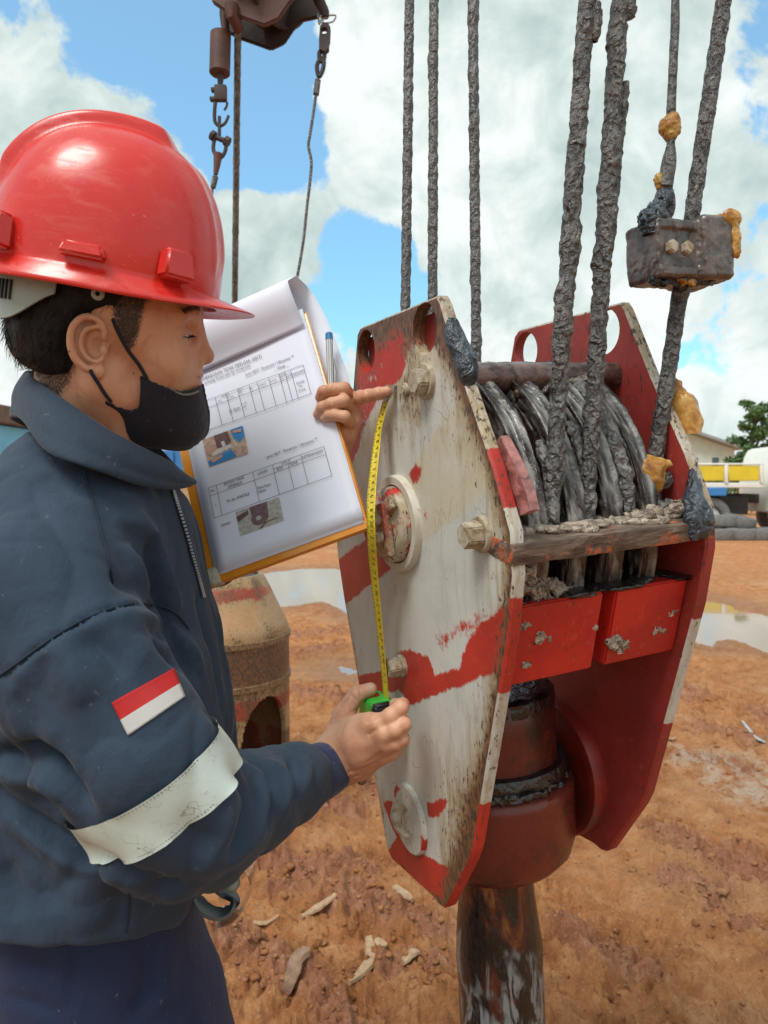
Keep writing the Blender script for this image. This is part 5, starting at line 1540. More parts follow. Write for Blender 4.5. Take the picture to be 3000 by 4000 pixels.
o = link('shell', me, M_BUCKET, bucket); me.set_sharp_from_angle(angle=RAD(40))
bm = bmesh.new(); add_cyl(bm, (0, 0, zb(2250) - bz - .012), (0, 0, zb(2250) - bz), RB * .63, seg=48); bm_obj('cap_plate', bm, M_RUSTDK, bucket)
bm = bmesh.new(); add_cyl(bm, (-.05, 0, zb(2250) - bz), (-.05, 0, zb(1850) - bz), .115, .10, 36, bevel=.01)
nk = bm_obj('neck', bm, M_BUCKET, bucket); plain_paint(nk, .0, .35, .0)
for zz_ in (zb(2480), zb(2640)):
    bm = bmesh.new(); add_lathe(bm, [(RB, -.012), (RB + .006, -.010), (RB + .006, .010), (RB, .012)], (0, 0, zz_ - bz), (0, 0, 1), 96); o = bm_obj('weld_band', bm, M_BUCKET, bucket); plain_paint(o, .05, .8, .5)
# weld-painted letters on the cone
def cone_M(x, y):
    d = ray(x, y); C2 = CAM - np.array([bx0, BD_, 0])
    z = zb(y); R2 = float(rad_at(np.array(z)))
    sn = (x - 850) / FOC * BD_ / R2; T2 = math.asin(max(-1, min(1, sn)))
    slope = math.atan2(RB * .985 - RB * .66, zb(2256) - zb(2440))
    out = np.array([math.sin(T2), -math.cos(T2), 0]); tang = np.array([math.cos(T2), math.sin(T2), 0])
    upv = -out * math.sin(slope) + np.array([0, 0, 1]) * math.cos(slope); nrm = np.cross(tang, upv)
    pos = np.array([(R2) * math.sin(T2), -(R2) * math.cos(T2), z - bz]) + nrm * .004
    return Matrix([[tang[i], upv[i], nrm[i], pos[i]] for i in range(3)] + [[0, 0, 0, 1]])
V_, F_ = text_mesh([('T', .036, cone_M(818, 2352), 'CENTER'), ('O', .036, cone_M(842, 2355), 'CENTER')])
link('painted_letters', mesh_np('painted_letters', V_, F_), M_RUSTDK, bucket, smooth=False)
# ================================================================== clipboard frame (needed to place the left hand)
KB, KR, KT = np.array(px(807, 2293, .991)), np.array(px(1445, 2060, .953)), np.array(px(1192, 1205, 1.068))
KX = KR - KB; KWID = np.linalg.norm(KX); KX = KX / KWID
KY = KT - KR; KY = KY - KX * (KY @ KX); KHEI = np.linalg.norm(KY); KY = KY / KHEI
KN = np.cross(KX, KY)                      # towards the camera
def on_board(x, y, h=0.0):
    d = ray(x, y); o = KB + KN * h
    s = ((o - CAM) @ KN) / (d @ KN)
    P = CAM + s * d
    return float((P - KB) @ KX), float((P - KB) @ KY), s
def bdep(x, y, h=0.0): return on_board(x, y, h)[2]
def pdep(x, y, w_=0.0):
    n = BR[:, 2]; d = ray(x, y)
    return float(((BT + n * w_ - CAM) @ n) / (d @ n))

# ================================================================== person
def hrot(yaw, pit, roll):
    a, b, c = RAD(yaw), RAD(pit), RAD(roll)
    Rz = np.array([[math.cos(a), -math.sin(a), 0], [math.sin(a), math.cos(a), 0], [0, 0, 1]])
    Ry = np.array([[math.cos(b), 0, math.sin(b)], [0, 1, 0], [-math.sin(b), 0, math.cos(b)]])
    Rx = np.array([[1, 0, 0], [0, math.cos(c), -math.sin(c)], [0, math.sin(c), math.cos(c)]])
    return Rz @ Ry @ Rx
HR = hrot(8, 5, 17); HO = np.array(px(457, 1360, .85))
def h2w(P): return HO + np.asarray(P) @ HR.T
def w2h(P): return (np.asarray(P) - HO) @ HR
def on_head(x, y, yl):
    d = ray(x, y); n = HR[:, 1]
    s = ((HO + n * yl - CAM) @ n) / (d @ n)
    return (HR.T @ (CAM + s * d - HO))
HM = Matrix([[*HR[0], HO[0]], [*HR[1], HO[1]], [*HR[2], HO[2]], [0, 0, 0, 1]])
def hit(bvh, x, y, off=0.0):
    d = ray(x, y); d = d / np.linalg.norm(d)
    loc, nor, idx, dist = bvh.ray_cast(Vector(CAM), Vector(d))
    if loc is None: return None
    if nor.dot(Vector(d)) > 0: nor = -nor
    return np.array(loc + nor * off)
def hits(bvh, pix, off=0.0, n=40):
    P = spline([(x, y, 0) for x, y in pix], n)
    out = [hit(bvh, q[0], q[1], off) for q in P]
    return [q for q in out if q is not None]
def bvh_of(V_, F_): return BVHTree.FromPolygons([Vector(v) for v in V_], [tuple(f) for f in F_])

# ---- materials
m, t, p = new_mat('skin')
o = t.obj(); n1 = t.noise(55, 4, .6, o); n2 = t.noise(420, 3, .6, o); n3 = t.noise(14, 3, .5, o)
c = t.ramp(n3, [(.3, (.54, .275, .165)), (.55, (.61, .33, .205)), (.75, (.65, .34, .22))])
c = t.mix(t.math('MULTIPLY', t.smooth(t.noise(34, 5, .62, o, .5), .46, .66), .45), c, (.44, .165, .095))
c = t.mix(t.math('MULTIPLY', t.attr('lip').outputs['Fac'], .75), c, (.40, .13, .105))
c = t.mix(t.math('MULTIPLY', t.attr('nail').outputs['Fac'], .7), c, (.66, .42, .34))
n5 = t.noise(900, 2, .5, t.scalevec(o, (1, 1, .35)))
sa_ = t.attr('stubble').outputs['Fac']
c = t.mix(t.smooth(t.math('ADD', sa_, t.math('MULTIPLY', t.math('SUBTRACT', n5, .5), 1.3)), .25, .95), c, (.030, .024, .024))
t.put(p.inputs['Base Color'], c); t.put(p.inputs['Roughness'], .48)
t.put(p.inputs['Subsurface Weight'], .12); t.put(p.inputs['Subsurface Radius'], (.010, .004, .002)); t.put(p.inputs['Subsurface Scale'], .6)
t.put(p.inputs['Normal'], t.bump(t.math('ADD', t.math('ADD', n2, n1), t.voro(650, o)), .30, .0010))
M_SKIN = m
m, t, p = new_mat('black_hair'); t.put(p.inputs['Base Color'], (.006, .007, .010)); t.put(p.inputs['Roughness'], .5); t.put(p.inputs['Specular IOR Level'], .25)
o = t.obj(); t.put(p.inputs['Normal'], t.bump(t.noise(160, 4, .6, t.scalevec(o, (1, 1, .25))), .8, .003)); M_HAIR = m
def cloth(name, c1, c2, bump=.35, sheen=.25):
    m, t, p = new_mat(name)
    o = t.obj(); n1 = t.noise(5, 5, .6, o); n2 = t.noise(900, 2, .5, o); n3 = t.noise(18, 5, .55, o, .6)
    wv = t.node('ShaderNodeTexWave'); wv.inputs['Scale'].default_value = 320; wv.inputs['Distortion'].default_value = .6; t.l.new(o, wv.inputs['Vector'])
    c = t.ramp(n1, [(.3, c1), (.7, c2)])
    c = t.mix(t.math('MULTIPLY', wv.outputs['Fac'], .22), c, tuple(x * .6 for x in c1))
    c = t.mix(t.math('MULTIPLY', t.smooth(t.noise(140, 2, .5, o), .70, .76), .35), c, (.16, .17, .20))
    t.put(p.inputs['Base Color'], c); t.put(p.inputs['Roughness'], .78); t.put(p.inputs['Specular IOR Level'], .3)
    t.put(p.inputs['Sheen Weight'], sheen); t.put(p.inputs['Sheen Roughness'], .45)
    b1 = t.bump(t.math('ADD', n3, t.math('MULTIPLY', t.noise(40, 4, .55, t.scalevec(o, (1, .6, .5)), 1.0), .5)), .42, .008); b2 = t.bump(t.math('ADD', wv.outputs['Fac'], n2), .25, .0006, b1)
    t.put(p.inputs['Normal'], b2)
    return m
M_JACKET = cloth('navy_twill', (.022, .040, .070), (.034, .057, .094), sheen=.08)
M_COLLAR = cloth('navy_twill_collar', (.022, .038, .064), (.031, .052, .084), sheen=.12)
M_CUFF = cloth('blue_rib_cuff', (.018, .030, .085), (.024, .040, .11))
M_TROUSER = cloth('navy_trouser', (.014, .025, .070), (.021, .036, .092), bump=.2, sheen=.04)
M_MASK = cloth('black_mask_cloth', (.014, .013, .021), (.024, .022, .036), sheen=.15)
m, t, p = new_mat('reflective_tape'); o = t.obj()
n1 = t.noise(130, 5, .7, o, 1.0); n2 = t.noise(20, 4, .6, o)
v = t.voro(38, t.mix(.08, o, t.node('ShaderNodeTexNoise').outputs['Color']), 'DISTANCE_TO_EDGE')
cr = t.math('MULTIPLY', t.math('SUBTRACT', 1, t.smooth(v, 0, .022)), t.smooth(n2, .48, .58))
c = t.mix(t.math('MULTIPLY', cr, .7), (.56, .65, .615), (.18, .22, .21)); c = t.mix(t.math('MULTIPLY', t.smooth(n1, .62, .72), .5), c, (.28, .32, .31))
t.put(p.inputs['Base Color'], c); t.put(p.inputs['Roughness'], .42); t.put(p.inputs['Normal'], t.bump(n1, .25, .001)); M_REFL = m

person = empty('person', label='person in red hard hat, navy work jacket and lowered black mask measuring the hook block', cat='person')
fx, fy = px(330, 2000, .92)[0], .92
person.location = (fx, fy, 0)
P0 = np.array([fx, fy, 0.0])

# ---- head
S = Sdf((-.135, -.105, -.20), (.125, .105, .16), .0017)
S.ell((-.012, 0, .055), (.098, .076, .088))
S.ell((.030, 0, .035), (.062, .066, .055), .03)              # forehead and temples
S.ell((.050, 0, -.010), (.044, .058, .060), .03)             # middle face
for s in (-1, 1):
    S.cap((.000, s * .054, -.030), (.062, s * .026, -.072), .022, .020, .02)   # jaw
    S.ell((.060, s * .043, -.002), (.024, .020, .022), .014)  # cheekbone
    S.cap((.072, s * .008, .0475), (.074, s * .046, .047), .0125, .009, .012)     # brow ridge
    S.ell((.091, s * .036, .031), (.017, .017, .011), .012, sub=True)         # eye socket
    S.ell((.0665, s * .034, .0285), (.0196, .0165, .0150), .004)      # eyelid mass
    S.cap((.0765, s * .0475, .0300), (.0845, s * .0245, .0296), .0030, .0030, .002)
    S.cap((.0795, s * .0465, .0266), (.0900, s * .0245, .0258), .0023, .0027, .0008, sub=True)
    S.cap((.0765, s * .046, .0225), (.0825, s * .025, .0215), .0024, .0024, .0025)  # upper lid fold
S.ell((.074, 0, -.074), (.020, .022, .020), .018)            # chin
S.cap((.083, 0, .040), (.0985, 0, .004), .0072, .0092, .008)   # nose bridge
S.ell((.0995, 0, .0015), (.0095, .0098, .0085), .006)        # nose tip
for s in (-1, 1): S.ell((.0895, s * .0125, -.0035), (.0095, .0068, .0078), .005)   # nostril wing
for s in (-1, 1): S.ell((.0955, s * .0058, -.0105), (.005, .0030, .0032), .002, sub=True)
S.ell((.082, 0, -.022), (.0135, .024, .013), .010)
S.ell((.0885, 0, -.0205), (.0088, .0185, .0055), .004)       # upper lip
S.ell((.0890, 0, -.0325), (.0088, .0165, .0058), .004)       # lower lip
S.cap((.097, -.016, -.0268), (.097, .016, -.0268), .0016, .0016, .003, sub=True)
# neck down into the collar
nk0, nk1 = w2h(px(330, 1830, .885)), (-.030, 0, -.03)
S.cap(nk1, nk0, .058, .060, .03)
S.cap((-.005, -.050, -.02), w2h(px(480, 1800, .86)), .017, .016, .02)    # neck muscle on the near side
# near ear and far ear
for s in (-1, 1):
    def E(x, y, z): return (.005 + (x - .005) * .84, s * y, .036 + (z - .036) * .92)
    S.ell(E(-.012, .0735, .010), (.0175, .0050, .0265), .004)
    pts = [(.0035, .078, .018), (.0042, .080, .030), (-.004, .082, .0400), (-.018, .0855, .0405), (-.0295, .0885, .029), (-.0325, .0885, .011), (-.0275, .0870, -.006), (-.0165, .0835, -.0165)]
    pts = spline(pts, 30); S.tube([E(*q) for q in pts], list(np.linspace(.0034, .0044, 30)), .0022)
    S.ell(E(-.004, .080, -.0185), (.0088, .0048, .0088), .004)
    pts = spline([(-.004, .081, .0300), (-.016, .0850, .0270), (-.0215, .0865, .012), (-.016, .0850, -.002), (-.004, .083, -.0075), (.002, .081, -.004)], 12)
    S.tube([E(*q) for q in pts], [.0030] * 12, .0025)
    S.ell(E(-.0050, .0860, .0085), (.0090, .0120, .0130), .0015, sub=True)
    S.ell(E(-.004, .0860, .0240), (.0050, .0058, .0060), .002, sub=True)
    S.ell(E(.0040, .0795, .0055), (.0038, .0042, .0068), .002)
HV, HF = S.mesh(2)
face_sdf = S
hx, hy, hz = HV[:, 0], HV[:, 1], HV[:, 2]
lip = (np.exp(-((hz + .0235) / .008) ** 2) + np.exp(-((hz + .0315) / .0055) ** 2)) * (hx > .0905) * np.exp(-(hy / .017) ** 2)
stub = np.zeros(len(HV))
side = (np.abs(hy) > .03)
sb = [on_head(x, y, -.068)[[0, 2]] for x, y in ((600, 1120), (575, 1180), (560, 1240), (548, 1300), (530, 1350), (505, 1372), (478, 1335), (455, 1270), (440, 1200), (470, 1100))]
stub = np.maximum(stub, (1 - sstep(poly_sd(hx, hz, sb), -.006, .006)) * side * .95)
nb = [on_head(x, y, -.05)[[0, 2]] for x, y in ((310, 1440), (290, 1500), (235, 1560), (150, 1530), (80, 1440), (120, 1350), (270, 1350))]
stub = np.maximum(stub, (1 - sstep(poly_sd(hx, hz, nb), -.008, .006)) * .8)
brow = np.exp(-((hz - .0535 - .004 * np.cos((np.abs(hy) - .03) * 60)) / .0038) ** 2) * (hx > .066) * (np.abs(hy) > .011) * (np.abs(hy) < .052)
stub = np.maximum(stub, brow * .95)
lash = np.exp(-((hz - .0265) / .0010) ** 2) * (hx > .078) * (np.abs(hy) > .020) * (np.abs(hy) < .046) * .9
stub = np.maximum(stub, lash)
for mx, my in ((525, 1455), (308, 1355), (778, 1472)):
    q = on_head(mx, my, -.055 if mx < 700 else -.012); stub = np.maximum(stub, np.exp(-(np.hypot(hx - q[0], hz - q[2]) / .0013) ** 2) * (hy < 0))
parts = [(h2w(HV), HF, lip, np.zeros(len(HV)), stub)]
head_bvh = bvh_of(h2w(HV), HF)

# ---- right hand (holds the tape case against the plate)
def hpx(x, y, d, r): return np.array(px(x, y, d)), rpx(r, d)
def hand_sdf(prims, h, pad=.03):
    """prims: lists of ((x, y, depth, r px), ...) chains with a blend"""
    A = [np.array(px(*q[:3])) for ch_ in prims for q in ch_[0]]
    A = np.array(A); S = Sdf(A.min(0) - pad, A.max(0) + pad, h)
    for ch_, k, kk in prims:
        P = [px(*q[:3]) for q in ch_]; r_ = [rpx(q[3], q[2]) for q in ch_]
        S.chain(P, r_, k, kk)
    return S
def RD(x, y, dw=0.0): return pdep(x, y, -.052) + dw
dW = 1.005
eI, eM, eR_ = RD(1572, 2760, .004), RD(1584, 2828, .002), RD(1582, 2888, .002)
kI, kM, kR_, kP = eI + .012, eM + .012, eR_ + .012, eR_ + .022
prims = [
    ([(1180, 3030, .955, 80), (1260, 2985, .985, 84), (1330, 2960, dW, 84)], .01, .01),
    ([(1325, 2905, dW, 58), (1400, 2868, (dW + kI) / 2 - .008, 52), (1478, 2832, kI, 37)], .016, .008),
    ([(1330, 2940, dW - .003, 60), (1410, 2905, (dW + kM) / 2 - .011, 54), (1500, 2874, kM - .003, 36)], .016, .008),
    ([(1332, 2985, dW, 54), (1415, 2950, (dW + kR_) / 2 - .008, 50), (1508, 2917, kR_, 33)], .016, .008),
    ([(1338, 3025, dW + .006, 46), (1410, 3000, (dW + kP) / 2, 42), (1496, 2955, kP + .006, 30)], .016, .008),
    ([(1300, 2905, dW + .004, 46), (1342, 2790, dW + .022, 39), (1395, 2712, dW + .030, 32), (1448, 2692, dW + .034, 26)], .012, .004),
    ([(1350, 2840, dW + .02, 40), (1440, 2815, kI + .008, 26)], .018, .01),
    ([(1478, 2832, kI, 38), (1528, 2797, (kI + eI) / 2 - .004, 34), (1566, 2765, eI + .002, 30), (1572, 2754, eI + .020, 27), (1545, 2752, eI + .040, 25)], .006, .003),
    ([(1500, 2874, kM - .002, 37), (1543, 2851, (kM + eM) / 2 - .004, 33), (1578, 2830, eM + .002, 29), (1578, 2824, eM + .020, 27), (1550, 2822, eM + .038, 24)], .0035, .003),
    ([(1508, 2917, kR_, 35), (1543, 2903, (kR_ + eR_) / 2 - .003, 31), (1574, 2888, eR_ + .002, 27), (1574, 2882, eR_ + .020, 25), (1548, 2880, eR_ + .036, 22)], .0035, .003),
    ([(1496, 2955, kP + .006, 30), (1530, 2945, kP + .002, 25), (1552, 2930, kP + .012, 22), (1540, 2925, kP + .034, 20)], .003, .003),
]
S = hand_sdf(prims, .0013)
# tendons and knuckles over the back of the hand
for (a, b) in (((1370, 2880), (1470, 2830)), ((1370, 2918), (1490, 2868)), ((1375, 2955), (1498, 2912))):
    d0, d1 = dW - .018, {2830: kI, 2868: kM, 2912: kR_}[b[1]] - .010
    S.cap(px(a[0], a[1], d0 + .006), px(b[0], b[1], d1), .0032, .0042, .010)
RV, RF = S.mesh(2)
nail_r = np.exp(-(np.linalg.norm(RV - np.array(px(1452, 2684, dW + .028)), axis=1) / .009) ** 2)
RV0 = RV.copy()
def creases(V_, F_, bvh, lines, amp, wd):
    N = vnormals(V_, F_)
    for pix in lines:
        H_ = np.array(hits(bvh, pix, 0, 14))
        if len(H_) == 0: continue
        for i in range(0, len(V_), 200000):
            blk = V_[i:i + 200000]
            d = np.min(np.linalg.norm(blk[:, None, :] - H_[None], axis=2), axis=1)
            V_[i:i + 200000] = blk - N[i:i + 200000] * (amp * np.exp(-(d / wd) ** 2))[:, None]
    return V_
RV = creases(RV, RF, bvh_of(RV, RF), [((1360, 2790), (1378, 2778), (1392, 2775)), ((1375, 2720), (1392, 2735)), ((1405, 2695), (1412, 2720)), ((1436, 2822), (1470, 2800)), ((1440, 2870), (1470, 2850)), ((1350, 3020), (1420, 3000), (1470, 2980)), ((1340, 3045), (1400, 3030)), ((1330, 2760), (1350, 2775)), ((1440, 2975), (1490, 2940))], .0012, .0022)
parts.append((RV, RF, np.zeros(len(RV)), nail_r, np.zeros(len(RV))))
# ---- left hand (grips the clipboard edge, index finger on the tape hook)
def LD(x, y, h): return bdep(x, y, h)
tipd = pdep(1520, 1530, -.010)
m1 = LD(1370, 1560, -.020)
prims = [
    ([(1372, 1562, m1, 26), (1376, 1605, LD(1376, 1605, -.022), 26), (1378, 1650, LD(1378, 1650, -.022), 24), (1366, 1695, LD(1366, 1695, -.024), 22)], .01, .01),
    ([(1300, 1800, LD(1300, 1800, -.05), 62), (1330, 1700, LD(1330, 1700, -.034), 52), (1345, 1610, LD(1345, 1610, -.030), 44)], .012, .012),
    ([(1345, 1690, LD(1345, 1690, -.030), 38), (1372, 1640, LD(1372, 1640, -.024), 26)], .012, .012),
    ([(1368, 1563, m1, 27), (1410, 1552, (m1 * .6 + tipd * .4), 27), (1440, 1546, (m1 * .4 + tipd * .6), 25), (1480, 1537, (m1 * .15 + tipd * .85), 24), (1512, 1530, tipd, 21)], .006, .004),
    ([(1366, 1545, LD(1366, 1545, -.014), 26), (1344, 1518, LD(1344, 1518, .012), 26), (1300, 1522, LD(1300, 1522, .016), 25), (1264, 1530, LD(1264, 1530, .014), 24), (1250, 1552, LD(1250, 1552, .009), 20)], .003, .003),
    ([(1368, 1595, LD(1368, 1595, -.014), 26), (1342, 1566, LD(1342, 1566, .014), 26), (1295, 1578, LD(1295, 1578, .017), 25), (1260, 1592, LD(1260, 1592, .014), 24), (1242, 1618, LD(1242, 1618, .008), 20)], .003, .003),
    ([(1370, 1655, LD(1370, 1655, -.014), 23), (1346, 1628, LD(1346, 1628, .012), 24), (1310, 1622, LD(1310, 1622, .014), 22), (1286, 1622, LD(1286, 1622, .012), 21), (1268, 1634, LD(1268, 1634, .008), 18)], .003, .003),
    ([(1330, 1690, LD(1330, 1690, -.032), 36), (1300, 1600, LD(1300, 1600, -.026), 28), (1270, 1530, LD(1270, 1530, -.018), 24)], .01, .005),
]
S = hand_sdf(prims, .0013)
LV, LF = S.mesh(2)
nail_l = np.exp(-(np.linalg.norm(LV - np.array(px(1238, 1622, LD(1238, 1622, .014))), axis=1) / .006) ** 2) + np.exp(-(np.linalg.norm(LV - np.array(px(1262, 1636, LD(1262, 1636, .013))), axis=1) / .006) ** 2)
LV = creases(LV, LF, bvh_of(LV, LF), [((1430, 1528), (1436, 1560)), ((1436, 1530), (1442, 1560)), ((1478, 1520), (1480, 1552)), ((1300, 1508), (1296, 1538)), ((1292, 1562), (1288, 1595)), ((1385, 1530), (1388, 1580))], .0009, .0016)
parts.append((LV, LF, np.zeros(len(LV)), np.clip(nail_l, 0, 1), np.zeros(len(LV))))
# ---- trunk, arms and legs under the clothes
TD0 = .92
def tp_(x, y, d=TD0): return np.array(px(x, y, d))
hipz = .80
S = Sdf((fx - .35, .50, -.02), (fx + .50, 1.42, 1.50), .012)
S.cap(tp_(330, 1840, .885), tp_(360, 2100), .062, .10, .03)
S.ell(tp_(350, 2350), (.105, .145, .20), .04); S.ell(tp_(390, 2950), (.105, .13, .20), .05); S.ell(tp_(390, 3450), (.08, .11, .12), .05)
SH_N, SH_F = np.array(px(170, 2240, .745)), np.array(px(440, 2060, 1.085))
EL_N, WR_N = np.array(px(690, 3190, .745)), np.array(px(1250, 2992, .982))
EL_F, WR_F = np.array(px(850, 2150, 1.13)), np.array(px(1300, 1800, bdep(1300, 1800, -.05)))
S.cap(SH_N, SH_F, .05, .05, .04)
S.chain([SH_N, EL_N, WR_N], [.05, .036, .026], .03); S.chain([SH_F, EL_F, WR_F], [.045, .036, .024], .03)
KN_N, AN_N = (fx + .07, .84, .46), (fx + .02, .80, .08); KN_F, AN_F = (fx + .10, 1.04, .46), (fx + .10, 1.05, .08)
HP_N, HP_F = (fx + .05, .865, .80), (fx + .05, .985, .80)
for a, b, c in ((HP_N, KN_N, AN_N), (HP_F, KN_F, AN_F)):
    S.chain([a, b, c], [.055, .045, .036], .04); S.cap(c, (c[0] + .13, c[1], .035), .035, .03, .02)
BV, BF = S.mesh(1)
parts.append((BV, BF, np.zeros(len(BV)), np.zeros(len(BV)), np.zeros(len(BV))))
off = 0; Vs, Fs, A1, A2, A3 = [], [], [], [], []
for v, f, a, b, c in parts:
    Vs.append(v - P0); Fs.append(f + off); off += len(v); A1.append(a); A2.append(b); A3.append(c)
me = mesh_np('body', np.vstack(Vs), np.vstack(Fs))
fattr(me, 'lip', np.clip(np.concatenate(A1), 0, 1)); fattr(me, 'nail', np.concatenate(A2)); fattr(me, 'stubble', np.concatenate(A3))
body = link('body', me, M_SKIN, person)
def prt(name, V_, F_, mat, parent=person): return sdf_obj(name, np.asarray(V_) - P0, F_, mat, parent)
def pbm(name, bm, mat, parent=person, **k):
    for v in bm.verts: v.co -= Vector(P0)
    return bm_obj(name, bm, mat, parent, **k)
# ---- eyes
m, t, p = new_mat('eye'); o = t.obj()
sp = t.node('ShaderNodeSeparateXYZ'); t.l.new(o, sp.inputs[0])
rr_ = t.math('SQRT', t.math('ADD', t.math('POWER', sp.outputs[0], 2), t.math('POWER', sp.outputs[1], 2)))
c = t.ramp(t.math('MULTIPLY', rr_, 100), [(.22, (.004, .003, .003)), (.28, (.05, .025, .012)), (.52, (.06, .03, .014)), (.60, (.46, .41, .38))])
t.put(p.inputs['Base Color'], c); t.put(p.inputs['Roughness'], .08)
for s in (-1, 1):
    bm = bmesh.new(); bmesh.ops.create_uvsphere(bm, u_segments=24, v_segments=16, radius=.0122)
    me = bpy.data.meshes.new('eye'); bm.to_mesh(me); bm.free()
    o = link('eye', me, m, person)
    o.location = Vector(h2w((.0735, s * .0335, .0278)) - P0)
    dirw = HR @ np.array([.96, .02, -.22]); o.rotation_euler = Vector(dirw).to_track_quat('Z', 'Y').to_euler()

# ---- hair: a cropped cap with single strands along its edges
hp_ = [on_head(x, y, -.068)[[0, 2]] for x, y in ((610, 1080), (578, 1165), (560, 1235), (540, 1275), (500, 1290), (455, 1262), (430, 1225), (370, 1215), (300, 1270), (275, 1370), (300, 1440), (270, 1490), (180, 1505))] + [(-.105, -.030), (-.125, -.012), (-.14, .03), (-.14, .17), (.06, .17)]
S = Sdf((-.15, -.105, -.07), (.09, .105, .16), .0022)
S.ell((-.013, 0, .055), (.107, .0825, .096)); S.ell((-.045, 0, .000), (.068, .066, .050), .03)
X = S.pts()
d2 = poly_sd(X[:, 0, :, 0], X[:, 0, :, 2], hp_)[:, None, :]
edge_soft = np.clip(-d2 / .012, 0, 1)
S.a += (.0065 * (1 - edge_soft) + .0045 * (fbm3(X * np.array([1, 1, .45]), 110, 3, .55, 5.) - .5)).astype(np.float32)
S.a += (.0060 * sstep(X[..., 0], -.02, .045)).astype(np.float32)
S.a = np.maximum(S.a, d2.astype(np.float32))
V_, F_ = S.mesh(1)
hair = prt('hair', h2w(V_), F_, M_HAIR)
hb = bvh_of(V_, F_)
rng = np.random.default_rng(21)
NV = vnormals(V_, F_)
sel = rng.choice(len(V_), 5200)
bd = poly_sd(V_[sel, 0], V_[sel, 2], hp_)
keep_ = (bd > -.030) | (rng.random(len(sel)) < .35)
sel = sel[keep_]
root = V_[sel]; nn = NV[sel]
down = np.array([-.55, 0, -.85]); down = down - nn * (nn @ down)[:, None]; down /= (np.linalg.norm(down, axis=1, keepdims=True) + 1e-9)
L_ = rng.uniform(.006, .016, len(sel))[:, None]
dirn = down + nn * rng.uniform(.10, .55, (len(sel), 1)) + rng.normal(0, .18, (len(sel), 3))
front = root[:, 0] > .0
L_[front] *= .55
p1 = root + dirn * L_ * .5; p2 = root + dirn * L_ + down * L_ * .25
sd_ = np.cross(dirn, rng.normal(size=(len(sel), 3))); sd_ /= np.linalg.norm(sd_, axis=1, keepdims=True)
wd = .00028
Q = np.stack([root - sd_ * wd, root + sd_ * wd, p1 + sd_ * wd * .8, p1 - sd_ * wd * .8, p2 + sd_ * wd * .15, p2 - sd_ * wd * .15], 1)
n_ = len(sel); b_ = np.arange(n_)[:, None] * 6
Fh = np.vstack([b_ + np.array([[0, 1, 2, 3]]), b_ + np.array([[3, 2, 4, 5]])])
link('hair_strands', mesh_np('hair_strands', h2w(Q.reshape(-1, 3)) - P0, Fh), M_HAIR, hair)['kind'] = 'stuff'

# eyebrow hairs and lashes
Q2 = []
for s in (-1, 1):
    for k in range(150):
        f = rng.random(); yb_ = .014 + .034 * f; zb_ = .0515 + .0045 * math.sin(f * 2.6) + rng.normal() * .0016
        r0 = np.array([.0865 - .012 * f ** 2 + .0018, s * yb_, zb_]); d_ = np.array([-.25, s * .9, .25 - .5 * f]) + rng.normal(0, .15, 3); d_ *= .0075
        up0 = np.array([0, 0, 1.]) * .00026
        Q2.append([r0 - up0, r0 + up0, r0 + d_ * .5 + up0 * .8, r0 + d_ * .5 - up0 * .8, r0 + d_ + up0 * .2, r0 + d_ - up0 * .2])
    for k in range(26):
        f = k / 25; r0 = np.array([.0872 - .0075 * f, s * (.026 + .020 * f), .0272]); d_ = np.array([.0062, s * .0016 * (f - .3), -.0022 + .001 * rng.random()])
        up0 = np.array([0, .00022, 0.00015])
        Q2.append([r0 - up0, r0 + up0, r0 + d_ * .5 + up0 * .8, r0 + d_ * .5 - up0 * .8, r0 + d_ + up0 * .2 + [0, 0, .0008], r0 + d_ - up0 * .2 + [0, 0, .0008]])
Q2 = np.array(Q2); b_ = np.arange(len(Q2))[:, None] * 6
link('brow_hairs', mesh_np('brow_hairs', h2w(Q2.reshape(-1, 3)) - P0, np.vstack([b_ + np.array([[0, 1, 2, 3]]), b_ + np.array([[3, 2, 4, 5]])])), M_HAIR, hair)['kind'] = 'stuff'

# ---- black mask pulled under the mouth
mp_ = [on_head(x, y, -.045)[[0, 2]] for x, y in ((556, 1456), (600, 1480), (645, 1502), (700, 1532), (745, 1534), (790, 1518), (850, 1560), (850, 1700), (720, 1790), (600, 1800), (530, 1740), (486, 1672), (455, 1610), (428, 1556), (440, 1548), (480, 1574), (520, 1592), (546, 1585), (560, 1558), (562, 1520))]
S = Sdf((-.03, -.085, -.135), (.125, .085, .005), .0017)
S.cap((.000, -.054, -.030), (.062, -.026, -.072), .0262, .0245, .02); S.cap((.000, .054, -.030), (.062, .026, -.072), .0262, .0245, .02)
S.ell((.050, 0, -.012), (.0485, .060, .064), .03)
S.ell((.070, 0, -.068), (.0335, .043, .037), .02)
S.cap((.03, -.03, -.085), (.075, -.006, -.085), .018, .016, .03); S.cap((.03, .03, -.085), (.075, .006, -.085), .018, .016, .03)
X = S.pts()
d2 = poly_sd(X[:, 0, :, 0], X[:, 0, :, 2], mp_)[:, None, :]
S.a += (.0016 * (fbm3(X, 45, 3, .5, 3.) - .5)).astype(np.float32)
seam = np.abs(X[..., 1]) - .0
S.a -= (.0022 * np.exp(-(seam / .0022) ** 2) * (X[..., 0] > .07)).astype(np.float32)
S.a = np.maximum(S.a, (d2 + .0008 * np.sin(X[..., 0] * 900)).astype(np.float32))
V_, F_ = S.mesh(2)
mask = prt('face_mask', h2w(V_), F_, M_MASK)
mask_bvh = bvh_of(h2w(V_), F_)
